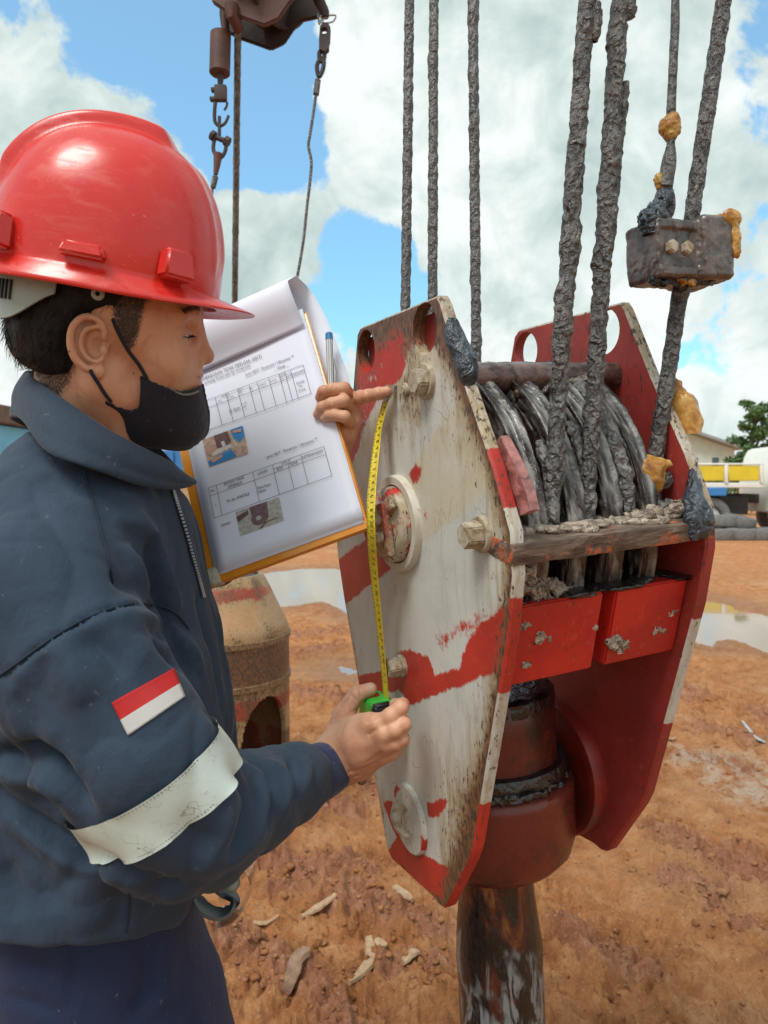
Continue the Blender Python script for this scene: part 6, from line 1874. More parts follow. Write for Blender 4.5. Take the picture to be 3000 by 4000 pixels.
for pix in (((440, 1243), (460, 1290), (500, 1365), (545, 1425), (575, 1478)), ((352, 1445), (375, 1480), (405, 1530), (434, 1568))):
    Hh = hits(head_bvh, pix, .0012, 26)
    Hh[0] = Hh[0] + HR @ np.array([0, .010, 0])
    bm = bmesh.new(); add_tube(bm, Hh, .0021, 8); pbm('ear_loop', bm, M_MASK, mask)
bm = bmesh.new(); Hh = hits(mask_bvh, ((572, 1476), (610, 1492), (650, 1510), (700, 1537), (740, 1540), (775, 1528)), .0006, 60)
for i in range(0, len(Hh) - 1):
    Q = np.array(Hh[i]) + np.array([0, 0, .0012 * (1 if i % 2 else -1)]); Q2 = np.array(Hh[i + 1]) + np.array([0, 0, .0012 * (-1 if i % 2 else 1)])
    add_tube(bm, [Q, Q2], .0005, 5)
pbm('mask_stitching', bm, simple('grey_thread', (.25, .25, .22), .8), mask)
# ---- jacket
S = Sdf((fx - .36, .46, .60), (fx + .46, 1.36, 1.50), .0042)
secs = [  # photo row, front x, back x, half width, depth
    (1690, 470, 150, .070, .885), (1770, 560, 60, .105, .89), (1850, 640, -10, .140, .90), (1950, 715, -50, .165, .91), (2050, 752, -80, .172, TD0), (2250, 788, -90, .172, TD0), (2400, 826, -95, .170, TD0), (2600, 868, -90, .168, TD0),
    (2800, 900, -85, .166, TD0), (2980, 912, -80, .166, TD0), (3150, 895, -70, .166, TD0), (3300, 858, -60, .166, TD0), (3450, 800, -45, .164, TD0), (3560, 745, -30, .160, TD0), (3700, 700, -20, .156, TD0)]
zs = np.array([px(0, y, d)[2] for y, a, b, w_, d in secs])
xf = np.array([px(a, y, d)[0] for y, a, b, w_, d in secs]); xb = np.array([px(b, y, d)[0] for y, a, b, w_, d in secs])
hw = np.array([q[3] for q in secs]); dd = np.array([px(0, y, d)[1] for y, a, b, w_, d in secs])
o_ = np.argsort(zs)
Zg = S.ax[2]
XF, XB, HWD, DD = [np.interp(Zg, zs[o_], q[o_]) for q in (xf, xb, hw, dd)]
X = S.pts()
ca, ra = (XF + XB) / 2, (XF - XB) / 2
u_ = (X[..., 0] - ca) / ra; v_ = (X[..., 1] - DD) / HWD
q_ = (np.abs(u_) ** 2.3 + np.abs(v_) ** 2.3) ** (1 / 2.3)
d_ = (q_ - 1) * np.minimum(ra, HWD)
d_ = np.maximum(d_, Zg - zs.max())
S.a = np.minimum(S.a, d_.astype(np.float32))
del X, u_, v_, q_, d_
def jc(*pts, k=.02, kk=None):
    S.chain([px(x, y, d) for x, y, d, r in pts], [rpx(r, d) for x, y, d, r in pts], k, kk)
jc((200, 2190, .80, 290), (150, 2330, .735, 320), (330, 2640, .705, 318), (520, 2930, .70, 300), (640, 3120, .715, 285), (690, 3215, .735, 262), k=.05, kk=.02)
jc((690, 3215, .735, 262), (800, 3205, .775, 240), (960, 3140, .845, 196), (1090, 3080, .900, 152), (1150, 3052, .928, 132), (1168, 3044, .936, 122), k=.02)
jc((450, 2080, 1.05, 250), (640, 2160, 1.12, 170), (830, 2165, 1.14, 125), k=.05, kk=.02)
jc((830, 2165, 1.14, 125), (1100, 1960, bdep(1100, 1960, -.075), 90), (1270, 1820, bdep(1270, 1820, -.055), 70), k=.02)
# hem cut
h1, h2, h3 = np.array(px(250, 3690, .765)), np.array(px(700, 3560, .92)), np.array(px(250, 3430, 1.08))
hn = np.cross(h2 - h1, h3 - h1); hn /= np.linalg.norm(hn)
if hn[2] < 0: hn = -hn
X = S.pts()
armz = np.linalg.norm(X - np.array(px(690, 3215, .735)), axis=-1)
cut = -((X - h1) @ hn)
S.a = np.maximum(S.a, cut.astype(np.float32))
del X, armz, cut
V_, F_ = S.mesh(2)
jb = bvh_of(V_, F_)
N_ = vnormals(V_, F_)
def stroke(V_, N_, bvh, pix, amp, wd, n=46, skew=0.0):
    H_ = hits(bvh, pix, 0, n)
    if len(H_) < 2: return V_
    H_ = np.array(H_)
    fade = np.sin(np.pi * np.clip((np.arange(len(H_)) + .5) / len(H_), 0, 1)) ** .5
    lo, hi = H_.min(0) - 3 * wd, H_.max(0) + 3 * wd
    m_ = np.all((V_ > lo) & (V_ < hi), axis=1)
    idx = np.where(m_)[0]
    if len(idx) == 0: return V_
    D = np.linalg.norm(V_[idx][:, None, :] - H_[None], axis=2)
    j = D.argmin(1); d = D[np.arange(len(idx)), j]
    V_[idx] = V_[idx] + N_[idx] * (amp * fade[j] * np.exp(-(d / wd) ** 2))[:, None]
    return V_
STROKES = [
    (((575, 2090), (590, 2180), (620, 2290), (665, 2400), (700, 2500), (760, 2640)), -.013, .013), (((500, 1960), (560, 2060), (600, 2130), (650, 2260), (720, 2400)), .009, .016), (((470, 2120), (520, 2230), (560, 2330)), .008, .018),
    (((430, 2230), (480, 2270), (540, 2300)), -.006, .012), (((430, 2010), (480, 2040), (540, 2060), (620, 2090)), .004, .012),
    (((0, 2640), (100, 2560), (190, 2500), (330, 2415), (490, 2362), (600, 2364), (680, 2390), (740, 2470)), -.0045, .0042), (((0, 2690), (190, 2540), (340, 2450), (500, 2400), (620, 2420), (690, 2480)), .0035, .013),
    (((310, 2440), (370, 2490), (440, 2560), (480, 2650)), -.007, .014), (((560, 2420), (620, 2450), (690, 2520), (730, 2580)), -.005, .010), (((620, 2480), (650, 2530), (700, 2580), (745, 2600)), -.010, .012), (((680, 2440), (740, 2520), (790, 2620)), .007, .010),
    (((20, 2720), (90, 2820), (120, 2930)), -.006, .018), (((200, 2480), (250, 2600), (330, 2760)), .005, .022), (((120, 2560), (150, 2700), (220, 2860)), -.004, .020),
    (((-40, 2960), (80, 2952), (180, 2985), (260, 3080), (330, 3190)), -.018, .013), (((-40, 3010), (60, 3030), (170, 3050), (240, 3130)), .008, .016),
    (((-40, 3080), (100, 3190), (250, 3285), (400, 3360), (540, 3440), (690, 3480)), -.012, .013), (((0, 3170), (160, 3280), (320, 3370), (480, 3440)), .008, .018), (((0, 3240), (140, 3400), (220, 3560)), -.005, .020), (((560, 3500), (640, 3490), (720, 3470)), -.008, .012),
    (((880, 2990), (940, 3060), (960, 3150), (930, 3270), (880, 3350)), -.009, .010), (((935, 2985), (1000, 3040), (1020, 3130), (1000, 3240), (950, 3310)), .007, .009), (((990, 2975), (1060, 3040), (1070, 3130), (1040, 3240)), -.008, .009), (((1050, 2965), (1110, 3010), (1130, 3090), (1110, 3190)), .005, .010),
    (((1130, 2960), (1160, 3020), (1150, 3110)), -.006, .009), (((860, 3040), (890, 3130), (870, 3260), (800, 3370)), .006, .014), (((1180, 2950), (1210, 3000), (1200, 3090)), .004, .008), (((700, 3180), (780, 3260), (840, 3300)), -.005, .016), (((700, 3400), (820, 3380), (940, 3320), (1060, 3240)), .005, .016),
    (((840, 2330), (860, 2480), (890, 2650), (905, 2850)), .004, .012), (((780, 2300), (800, 2420), (840, 2560), (870, 2760)), -.006, .010), (((90, 1760), (180, 1860), (300, 1960)), -.004, .016), (((60, 1700), (120, 1790), (180, 1860)), .006, .014),
    (((590, 3380), (600, 3480), (560, 3600)), -.004, .012), (((0, 3380), (40, 3480), (80, 3600)), -.006, .018), (((300, 3440), (330, 3540), (350, 3650)), .004, .022), (((450, 3480), (470, 3560), (470, 3640)), -.004, .018)]
for pix, amp, wd in STROKES:
    V_ = stroke(V_, N_, jb, pix, amp * 1.45, wd * .80)
wr = fbm3(V_ * np.array([1, 1, .55]), 13, 3, .5, 4.) - .5
wr2 = fbm3(V_ * np.array([1, .8, .6]), 34, 3, .5, 14.) - .5
rg = (1 - np.abs(2 * fbm3(V_ * np.array([1, .9, .55]), 8.5, 2, .4, 23.) - 1)) ** 7
rg2 = (1 - np.abs(2 * fbm3(V_ * np.array([.8, 1, .7]), 17, 2, .4, 41.) - 1)) ** 8
V_ = V_ + N_ * (.0095 * wr + .0045 * wr2 - .0045 * rg - .0022 * rg2)[:, None]
jacket = prt('jacket', V_, F_, M_JACKET)
jb = bvh_of(V_, F_)
# ---- collar
up_ = [(735, 1882, .905), (690, 1836, .875), (640, 1797, .848), (530, 1742, .812), (420, 1682, .788), (300, 1600, .782), (190, 1520, .80), (128, 1470, .845), (118, 1450, .90), (190, 1470, .955), (330, 1560, .985), (480, 1650, .985), (600, 1740, .965), (680, 1830, .945), (722, 1880, .925)]
lo_ = [(733, 1890, .897), (668, 1905, .862), (600, 1906, .828), (510, 1888, .795), (420, 1856, .765), (310, 1818, .745), (200, 1765, .755), (118, 1640, .815), (70, 1640, .90), (150, 1680, .985), (330, 1740, 1.03), (500, 1800, 1.03), (620, 1860, 1.00), (690, 1890, .965), (722, 1894, .930)]
nU = 70
U = spline([px(*q) for q in up_], nU); L_ = spline([px(*q) for q in lo_], nU)
cen = (U.mean(0) + L_.mean(0)) / 2
rows = []
for j in range(9):
    f = j / 8
    Rw = L_ * (1 - f) + U * f
    outw = Rw - cen; outw[:, 2] = 0; outw /= np.linalg.norm(outw, axis=1, keepdims=True)
    bul = .010 * math.sin(math.pi * f) + .006 * (f < .15)
    wob = .004 * (fbm3(Rw, 22, 3, .5, 3.) - .5)
    rows.append(Rw + outw * (bul + wob[:, None]))
Gc = np.array(rows)
I = np.arange(9 * nU).reshape(9, nU)
Fc = np.stack([I[:-1, :-1], I[:-1, 1:], I[1:, 1:], I[1:, :-1]], -1).reshape(-1, 4)
col_o = prt('collar', Gc.reshape(-1, 3), Fc, M_COLLAR, jacket)
so = col_o.modifiers.new('thick', 'SOLIDIFY'); so.thickness = .004; so.offset = -1
sb_ = col_o.modifiers.new('sub', 'SUBSURF'); sb_.levels = 1; sb_.render_levels = 1
# ---- seams
def laplace_line(P, it=6):
    P = np.array(P)
    for _ in range(it): P[1:-1] = .5 * P[1:-1] + .25 * (P[:-2] + P[2:])
    return P
M_SEAM = cloth('seam_thread', (.016, .026, .044), (.022, .036, .058), sheen=0)
for pix in (((-20, 2655), (100, 2566), (190, 2502), (330, 2416), (490, 2362), (600, 2362), (680, 2388), (735, 2455)), ((330, 1850), (360, 1960), (395, 2090), (425, 2200), (440, 2280)), ((505, 3490), (500, 3560), (488, 3640))):
    bm = bmesh.new(); Hh = hits(jb, pix, .0011, 60)
    Hh = [q for q in Hh]
    if len(Hh) > 3: add_tube(bm, laplace_line(Hh), .0012, 6); pbm('seam', bm, M_SEAM, jacket)
# ---- zip, cuff
bm = bmesh.new(); Hh = hits(jb, ((668, 1915), (690, 1985), (722, 2090), (750, 2190), (772, 2270), (788, 2330)), .002, 40)
if len(Hh) > 4: add_tube(bm, Hh, .0022, 8)
pbm('zip_tape', bm, simple('zip_dark', (.03, .035, .05), .5), jacket)
bm = bmesh.new()
for q in Hh: add_box(bm, q + np.array([.002, -.002, 0]), (.0026, .003, .0022))
pbm('zip_teeth', bm, simple('zip_metal', (.55, .58, .60), .35, .7), jacket)
cA, cB = np.array(px(1226, 3024, .962)), np.array(px(1300, 2992, .990))
ax_c = (cB - cA) / np.linalg.norm(cB - cA)
bm = bmesh.new()
prof = [(.030, -.018), (.0375, -.016), (.0378, -.004), (.0362, .010), (.0345, .022), (.0335, .030), (.0315, .0335), (.029, .030), (.029, .0)]
add_lathe(bm, prof, cA + ax_c * .004, ax_c, 48)
bmesh.ops.subdivide_edges(bm, edges=bm.edges[:], cuts=1)
for v in bm.verts:
    c0 = np.array(v.co[:]); v.co += Vector(c0 - cA).normalized() * .004 * (float(fbm3(c0, 40, 3)) - .5)
pbm('cuff', bm, M_CUFF, jacket)
# ---- reflective band round the sleeve: the sleeve surface between two planes, lifted off the cloth
Bm = np.array(px(606, 3070, .715)); ba = np.array(px(690, 3215, .735)) - np.array(px(330, 2640, .705)); ba /= np.linalg.norm(ba)
fcen = V_[F_].mean(1)
rel = fcen - Bm; tt = rel @ ba; rad_ = np.linalg.norm(rel - tt[:, None] * ba, axis=1)
Nf = vnormals(V_, F_)
out_ok = ((rel - tt[:, None] * ba) * Nf[F_].mean(1)).sum(1) > -.02
sel = (np.abs(tt) < .04) & (rad_ < .125) & out_ok & (fcen[:, 1] < .90)
ids = np.where(sel)[0]; par = {}
def fd(a):
    while par.get(a, a) != a: par[a] = par.get(par[a], par[a]); a = par[a]
    return a
for f in F_[ids]:
    r_ = fd(int(f[0]))
    for q in f[1:]: par[fd(int(q))] = r_
rt_ = np.array([fd(int(f[0])) for f in F_[ids]])
vals, cn_ = np.unique(rt_, return_counts=True)
ids = ids[rt_ == vals[cn_.argmax()]]
used, inv = np.unique(F_[ids].ravel(), return_inverse=True)
bm = bmesh.new()
vs = [bm.verts.new(Vector(V_[i] + Nf[i] * .0022)) for i in used]
for f in inv.reshape(-1, 4):
    try: bm.faces.new([vs[i] for i in f])
    except ValueError: pass
for s in (-1, 1):
    bmesh.ops.bisect_plane(bm, geom=bm.verts[:] + bm.edges[:] + bm.faces[:], plane_co=Vector(Bm + ba * s * .0235), plane_no=Vector(ba * s), clear_outer=True)
for _ in range(14): bmesh.ops.smooth_vert(bm, verts=[v for v in bm.verts if not v.is_boundary], factor=.5, use_axis_x=True, use_axis_y=True, use_axis_z=True)
for v in bm.verts:
    c0 = np.array(v.co[:]) - Bm; rd_ = c0 - ba * (c0 @ ba); v.co += Vector(rd_ / np.linalg.norm(rd_) * .0022)
band = pbm('reflective_band', bm, M_REFL, jacket, angle=0)
bm = bmesh.new()
for s in (-1, 1):
    prev = None
    me_b = band.data
    P = np.array([v.co[:] for v in me_b.vertices]) + P0
    tb = (P - Bm) @ ba
    e = np.abs(tb - s * .0205) < .0022
for s, off_ in ((-1, .0205), (1, .0205)):
    pix = ((330, 3172), (420, 3190), (560, 3105), (700, 2985), (812, 2850)) if s < 0 else ((470, 3325), (560, 3300), (660, 3235), (780, 3135), (858, 3010))
    Hh = hits(jb, pix, .0032, 90)
    for i in range(0, len(Hh) - 1, 2):
        P = np.array(Hh[i]); tq_ = (P - Bm) @ ba; P = P + ba * (s * .0208 - tq_) * .9
        P2 = np.array(Hh[i + 1]); tq_ = (P2 - Bm) @ ba; P2 = P2 + ba * (s * .0208 - tq_) * .9
        add_tube(bm, [P, P2], .0004, 5)
pbm('band_stitch', bm, simple('dark_thread', (.10, .12, .12), .8), band)['kind'] = 'stuff'
# ---- flag patch
c4 = [(436, 2745), (676, 2612), (719, 2722), (500, 2872)]
nx_, ny_ = 22, 15
G = []
for j in range(ny_ + 1):
    for i in range(nx_ + 1):
        a, b = i / nx_, j / ny_
        x = (c4[0][0] * (1 - a) + c4[1][0] * a) * (1 - b) + (c4[3][0] * (1 - a) + c4[2][0] * a) * b
        y = (c4[0][1] * (1 - a) + c4[1][1] * a) * (1 - b) + (c4[3][1] * (1 - a) + c4[2][1] * a) * b
        G.append(hit(jb, x, y, .0013 + .0004 * (i in (0, nx_) or j in (0, ny_))))
G = laplace(np.array(G), np.array([[j * (nx_ + 1) + i, j * (nx_ + 1) + i + 1, (j + 1) * (nx_ + 1) + i + 1, (j + 1) * (nx_ + 1) + i] for j in range(ny_) for i in range(nx_)]), 0)
Fg = np.array([[j * (nx_ + 1) + i, (j + 1) * (nx_ + 1) + i, (j + 1) * (nx_ + 1) + i + 1, j * (nx_ + 1) + i + 1] for j in range(ny_) for i in range(nx_)])
def embroid(name, c):
    m, t, p = new_mat(name); o = t.obj()
    wv = t.node('ShaderNodeTexWave'); wv.inputs['Scale'].default_value = 420; wv.inputs['Distortion'].default_value = 1.5; t.l.new(o, wv.inputs['Vector'])
    t.put(p.inputs['Base Color'], t.mix(t.math('MULTIPLY', wv.outputs['Fac'], .5), c, tuple(x * .62 for x in c))); t.put(p.inputs['Roughness'], .65)
    t.put(p.inputs['Normal'], t.bump(wv.outputs['Fac'], .6, .0008)); return m
patch = prt('flag_patch', G, Fg, [embroid('red_thread', (.60, .012, .012)), embroid('white_thread', (.66, .64, .62))], jacket)
mi = np.array([0 if j < ny_ * .48 else 1 for j in range(ny_) for i in range(nx_)], np.int32)
patch.data.polygons.foreach_set('material_index', mi)
so = patch.modifiers.new('thick', 'SOLIDIFY'); so.thickness = .0014; so.offset = -1

# ---- trousers
S = Sdf((fx - .34, .60, .02), (fx + .34, 1.24, .86), .006)
secs = [(3150, 790, -10, .150), (3480, 735, 5, .150), (3700, 742, 10, .148), (3850, 772, 30, .146), (4000, 800, 60, .144), (4150, 806, 90, .140), (4250, 790, 120, .13)]
zs = np.array([px(0, y, TD0)[2] for y, *_ in secs]); xf = np.array([px(a, y, TD0)[0] for y, a, b, w_ in secs]); xb = np.array([px(b, y, TD0)[0] for y, a, b, w_ in secs]); hw = np.array([q[3] for q in secs])
o_ = np.argsort(zs); Zg = S.ax[2]
XF, XB, HWD = [np.interp(Zg, zs[o_], q[o_]) for q in (xf, xb, hw)]
X = S.pts(); ca, ra = (XF + XB) / 2, (XF - XB) / 2
q_ = (np.abs((X[..., 0] - ca) / ra) ** 2.4 + np.abs((X[..., 1] - TD0) / HWD) ** 2.4) ** (1 / 2.4)
d_ = np.maximum((q_ - 1) * np.minimum(ra, HWD), np.maximum(zs.min() - Zg, Zg - .905))
S.a = np.minimum(S.a, d_.astype(np.float32))
cz = zs.min()
for (a, b, c) in ((HP_N, KN_N, AN_N), (HP_F, KN_F, AN_F)):
    xm = (np.interp(cz, zs[o_], xf[o_]) + np.interp(cz, zs[o_], xb[o_])) / 2
    S.chain([(xm, a[1], cz + .02), b, (c[0], c[1], c[2] + .01)], [.105, .080, .072], .06, .03)
V_, F_ = S.mesh(2)
tb_ = bvh_of(V_, F_); N_ = vnormals(V_, F_)
for pix, amp, wd in [(((478, 3650), (570, 3700), (590, 3800), (560, 3900), (520, 3950)), -.010, .012), (((300, 3680), (285, 3800), (270, 3950)), -.004, .006), (((250, 3680), (240, 3820)), .003, .010), (((0, 3900), (120, 3920), (250, 3960)), -.004, .008), (((610, 3700), (640, 3820), (640, 3960)), .006, .02), (((60, 3760), (150, 3780), (260, 3770)), -.003, .012)]:
    V_ = stroke(V_, N_, tb_, pix, amp, wd)
V_ = V_ + N_ * (.008 * (fbm3(V_ * np.array([1, 1, .6]), 12, 3, .5, 9.) - .5))[:, None]
trousers = prt('trousers', V_, F_, M_TROUSER)
# ---- boots
M_BOOT = simple('muddy_boot', (.10, .07, .05), .8, var=.4, vscale=20, bump=.4, bscale=60, bdist=.004)
for c in (AN_N, AN_F):
    g_ = gz(c[0] + .06, c[1])
    S = Sdf((c[0] - .09, c[1] - .07, g_ - .01), (c[0] + .23, c[1] + .07, .20), .005)
    S.cap((c[0], c[1], .17), (c[0], c[1], .08), .052, .052, .02); S.cap((c[0] - .01, c[1], g_ + .05), (c[0] + .15, c[1], g_ + .042), .048, .044, .03)
    X = S.pts(); S.a = np.maximum(S.a, (g_ + .002 - X[..., 2]).astype(np.float32))
    Vb, Fb = S.mesh(1); prt('boot', Vb, Fb, M_BOOT)

# ================================================================== hard hat
m, t, p = new_mat('red_helmet_shell'); o = t.obj()
n1 = t.noise(9, 6, .6, o, .4); n2 = t.noise(60, 6, .7, t.scalevec(o, (.35, 1, 1)), 1.0); n3 = t.noise(220, 3, .6, o)
c = t.mix(t.math('MULTIPLY', t.smooth(n2, .52, .70), .26), (.62, .024, .017), (.66, .16, .13))
c = t.mix(t.math('MULTIPLY', t.smooth(n3, .68, .74), .5), c, (.75, .42, .36))
c = t.mix(t.math('MULTIPLY', t.smooth(n1, .55, .70), .25), c, (.50, .012, .012))
t.put(p.inputs['Base Color'], c)
t.put(p.inputs['Roughness'], t.math('ADD', .25, t.math('MULTIPLY', t.smooth(n2, .45, .7), .22))); t.put(p.inputs['Specular IOR Level'], .55)
t.put(p.inputs['Coat Weight'], .12); t.put(p.inputs['Coat Roughness'], .06)
t.put(p.inputs['Normal'], t.bump(n2, .05, .0006))
M_HELM = m
hat = empty('hard_hat', HO, 'glossy red hard hat with a ridged crown and front peak', 'hard hat')
HHR = hrot(8, 9, 8)
hat.rotation_euler = Matrix([list(q) for q in HHR]).to_euler()
nph, nt = 220, 96
HCX, HZ = -.012, .0745
def shell_pt(ph, t_, off=0.0):
    """ph azimuth from the front, t_ 0 at the crown .. 1 at the rim"""
    n = 2.38
    c, s = np.cos(t_ * np.pi / 2), np.sin(t_ * np.pi / 2)
    rr_, zz_ = s ** (2 / n), c ** (2 / n)
    cp, sp = np.cos(ph), np.sin(ph)
    a = np.where(cp > 0, .118, .128); b = .110; m_ = 2.15
    R0 = (np.abs(cp / a) ** m_ + np.abs(sp / b) ** m_) ** (-1 / m_)
    x = HCX + R0 * rr_ * cp * 1.0; y = R0 * rr_ * sp; z = HZ + .158 * zz_
    return x, y, z
ph = np.linspace(0, 2 * np.pi, nph, endpoint=False)
tt = np.linspace(0, 1, nt) ** .9
PH, TT = np.meshgrid(ph, tt, indexing='xy')
x, y, z = shell_pt(PH, TT)
# broad crest with a blunt nose and two lower side ridges
def sm(a, lo, hi): return sstep(a, lo, hi)
wide = .034 + .010 * sm(-x, -.04, .10)
crest = (1 - sm(np.abs(y), wide - .007, wide + .006)) * (1 - sm(x, .020, .046)) * sm(z, HZ + .055, HZ + .10)
ridge = np.exp(-((np.abs(y) - .0) / .010) ** 2) * sm(x, .05, .07) * sm(z, HZ + .015, HZ + .05) * .30
ridge2 = np.exp(-((np.abs(y) - .034) / .006) ** 2) * sm(x, .045, .065) * sm(z, HZ + .01, HZ + .04) * .22
hgt = .0125 * crest + .010 * (ridge + ridge2)
dx, dy, dz = (x - HCX) / .125 ** 2, y / .110 ** 2, (z - HZ) / .158 ** 2
ln = np.sqrt(dx * dx + dy * dy + dz * dz) + 1e-9
x, y, z = x + dx / ln * hgt, y + dy / ln * hgt, z + dz / ln * hgt
rowsP = [np.stack([x[i], y[i], z[i]], -1) for i in range(nt)]
# rim: small ledge all round, long drooping peak in front
cp, sp = np.cos(ph), np.sin(ph)
peak = np.clip(cp, 0, 1) ** 3.0
base = rowsP[-1]
outn = np.stack([cp, sp, np.zeros_like(ph)], -1)
def rim(o_, dz_): return base + outn * np.asarray(o_)[:, None] + np.array([0, 0, 1.0]) * np.asarray(dz_)[:, None]
for (f, zf) in ((.08, -.0020), (.25, -.0045), (.5, -.0090), (.75, -.0135), (.95, -.0175), (1.0, -.0190), (1.0, -.0215), (.93, -.0225)):
    ext = .0125 + .030 * peak
    rowsP.append(rim(ext * f, zf * (1 - .50 * peak)))
inner = [rim(-.002 - .0 * ph, np.full(nph, -.012)), rim(np.full(nph, -.004), np.full(nph, .004))]
for q in inner: rowsP.append(q)
for tI in (.93, .8, .6, .4, .2):
    xi, yi, zi = shell_pt(ph, np.full(nph, tI)); rowsP.append(np.stack([HCX + (xi - HCX) * .965, yi * .965, HZ + (zi - HZ) * .965 - .001], -1))
Gh = np.array(rowsP)
nr_ = len(Gh)
I = np.arange(nr_ * nph).reshape(nr_, nph); J = np.roll(I, -1, 1)
Fh = np.stack([I[:-1], I[1:], J[1:], J[:-1]], -1).reshape(-1, 4)
shell = link('shell', mesh_np('shell', Gh.reshape(-1, 3), Fh), M_HELM, hat)
shell.data.set_sharp_from_angle(angle=RAD(50))
def lug(az, wd, hg, dep, name):
    xx, yy, zz_ = [float(q) for q in shell_pt(np.array(az), np.array(.97))]
    nrm = Vector((math.cos(az) * .12 ** 0, math.sin(az), 0)).normalized()
    bm = bmesh.new()
    X_ = Vector((0, 0, 1)).cross(nrm).normalized(); M_ = Matrix([[X_[i], nrm[i], (0, 0, 1)[i]] for i in range(3)])
    add_box(bm, Vector((xx, yy, zz_ + hg * .36 - .004)) + nrm * dep * .30, (wd, dep, hg), M_ @ Matrix.Rotation(RAD(9), 3, 'X'), 0)
    top = [v for v in bm.verts if v.co.z > zz_ + .006]
    cc = sum((v.co for v in top), Vector()) / 4
    for v in top: v.co = cc + (v.co - cc) * .80
    bmesh.ops.bevel(bm, geom=bm.edges[:], offset=.0032, segments=3, affect='EDGES')
    return bm_obj(name, bm, M_HELM, hat, angle=60)
for az in (-48, 48): lug(RAD(az), .037, .030, .020, 'accessory_slot')
for az in (-138, 138): lug(RAD(az), .040, .034, .022, 'accessory_slot')
for az in (-92, 92): lug(RAD(az), .046, .014, .014, 'side_tab')
# suspension band behind the ear
M_BANDP = simple('grey_plastic', (.28, .32, .29), .5, var=.1)
bm = bmesh.new()
th_ = np.linspace(RAD(105), RAD(255), 40)
rw = []
for a in th_:
    sp_ = math.sin(a); k_ = .5 + .5 * math.cos(2 * (a - math.pi))
    x0, y0 = -.012 + .119 * math.cos(a), .097 * math.sin(a)
    zt, zl = .062, .046 - .036 * sstep(-math.cos(a), .15, .75)
    rw.append([bm.verts.new(q) for q in ((x0, y0, zt), (x0 * 1.012, y0 * 1.012, zl), (x0 * 1.03, y0 * 1.03, zl), (x0 * 1.02, y0 * 1.02, zt))])
for A, B in zip(rw[:-1], rw[1:]):
    for k in range(4): bm.faces.new((A[k], A[(k + 1) % 4], B[(k + 1) % 4], B[k]))
bm.faces.new(rw[0]); bm.faces.new(rw[-1][::-1])
hb_ = bm_obj('headband', bm, M_BANDP, hat)
bm = bmesh.new()
for k in range(4):
    a = RAD(218 + 3.6 * k); add_box(bm, (-.012 + .1235 * math.cos(a), .1005 * math.sin(a), .040), (.0022, .0022, .020), Matrix.Rotation(a, 3, 'Z'), 0)
bm_obj('slot', bm, simple('slot_dark', (.02, .02, .02), .6), hb_)
bm = bmesh.new(); q = (.000, 0, .052)
add_lathe(bm, [(.0025, 0), (.0060, 0), (.0066, .0015), (.0050, .003), (.0025, .003)], (q[0], -.104, q[2] - .002), (0, -1, 0), 20); bm_obj('rivet', bm, M_BANDP, hat)

# ================================================================== clipboard and papers
KM = Matrix([[KX[i], KY[i], KN[i], KB[i]] for i in range(3)] + [[0, 0, 0, 1]])
clip_ = empty('clipboard', KB, 'orange clipboard holding white inspection forms with a page flipped over the top', 'clipboard')
clip_.rotation_euler = KM.to_euler()
def ob(x, y): return on_board(x, y, .006)[:2]
m, t, p = new_mat('orange_board'); o = t.obj(); n1 = t.noise(30, 4, .6, o)
t.put(p.inputs['Base Color'], t.ramp(n1, [(.3, (.72, .25, .012)), (.7, (.80, .33, .02))])); t.put(p.inputs['Roughness'], .3); t.put(p.inputs['Coat Weight'], .3); M_ORANGE = m
W_, H_ = KWID, KHEI
for i, (z_, gx_) in enumerate(((-.010, .0), (-.0055, .0015), (-.001, .003))):
    bm = bmesh.new(); add_box(bm, (W_ / 2 + gx_ * .5 - .001, H_ / 2 - .002 * i, z_), (W_ - gx_, H_ - .004 * i, .0036), bevel=.0012)
    bm_obj('board_layer', bm, M_ORANGE, clip_)
bm = bmesh.new(); add_box(bm, (W_ * .016 + .006, .010, -.004), (.024, .024, .0165), bevel=.002)
bmesh.ops.subdivide_edges(bm, edges=bm.edges[:], cuts=2)
for v in bm.verts: v.co.z += .003 * (random.random() - .5)
bm_obj('corner_tape', bm, simple('crumpled_tape', (.48, .46, .36), .5, var=.25, vscale=120, bump=.6, bscale=150, bdist=.003), clip_)
m, t, p = new_mat('paper'); o = t.obj(); n1 = t.noise(6, 3, .5, o)
t.put(p.inputs['Base Color'], t.ramp(n1, [(.3, (.70, .745, .88)), (.7, (.74, .785, .90))])); t.put(p.inputs['Roughness'], .7); M_PAPER = m
pl, pr, pb_, pt_ = max(ob(826, 2240)[0], ob(744, 1745)[0]), ob(1425, 2020)[0] - .002, ob(826, 2236)[1], H_ - .002
def sheet(name, x0, x1, y0, y1, z_, curl=.0, rot=0.0, mat=None):
    n1_, n2_ = 14, 20
    Vv = []
    for j in range(n2_ + 1):
        for i in range(n1_ + 1):
            a, b = i / n1_, j / n2_
            X_, Y_ = x0 + (x1 - x0) * a, y0 + (y1 - y0) * b
            zz_ = z_ + curl * (1 - b) ** 2 * (.4 + .6 * a) + .0010 * math.sin(a * 5 + b * 3)
            Vv.append((X_ - rot * (Y_ - y1), Y_ + rot * (X_ - x0), zz_))
    Ff = [[j * (n1_ + 1) + i, j * (n1_ + 1) + i + 1, (j + 1) * (n1_ + 1) + i + 1, (j + 1) * (n1_ + 1) + i] for j in range(n2_) for i in range(n1_)]
    o = link(name, mesh_np(name, Vv, Ff), mat or M_PAPER, clip_)
    so = o.modifiers.new('thick', 'SOLIDIFY'); so.thickness = .0006; so.offset = -1
    return o
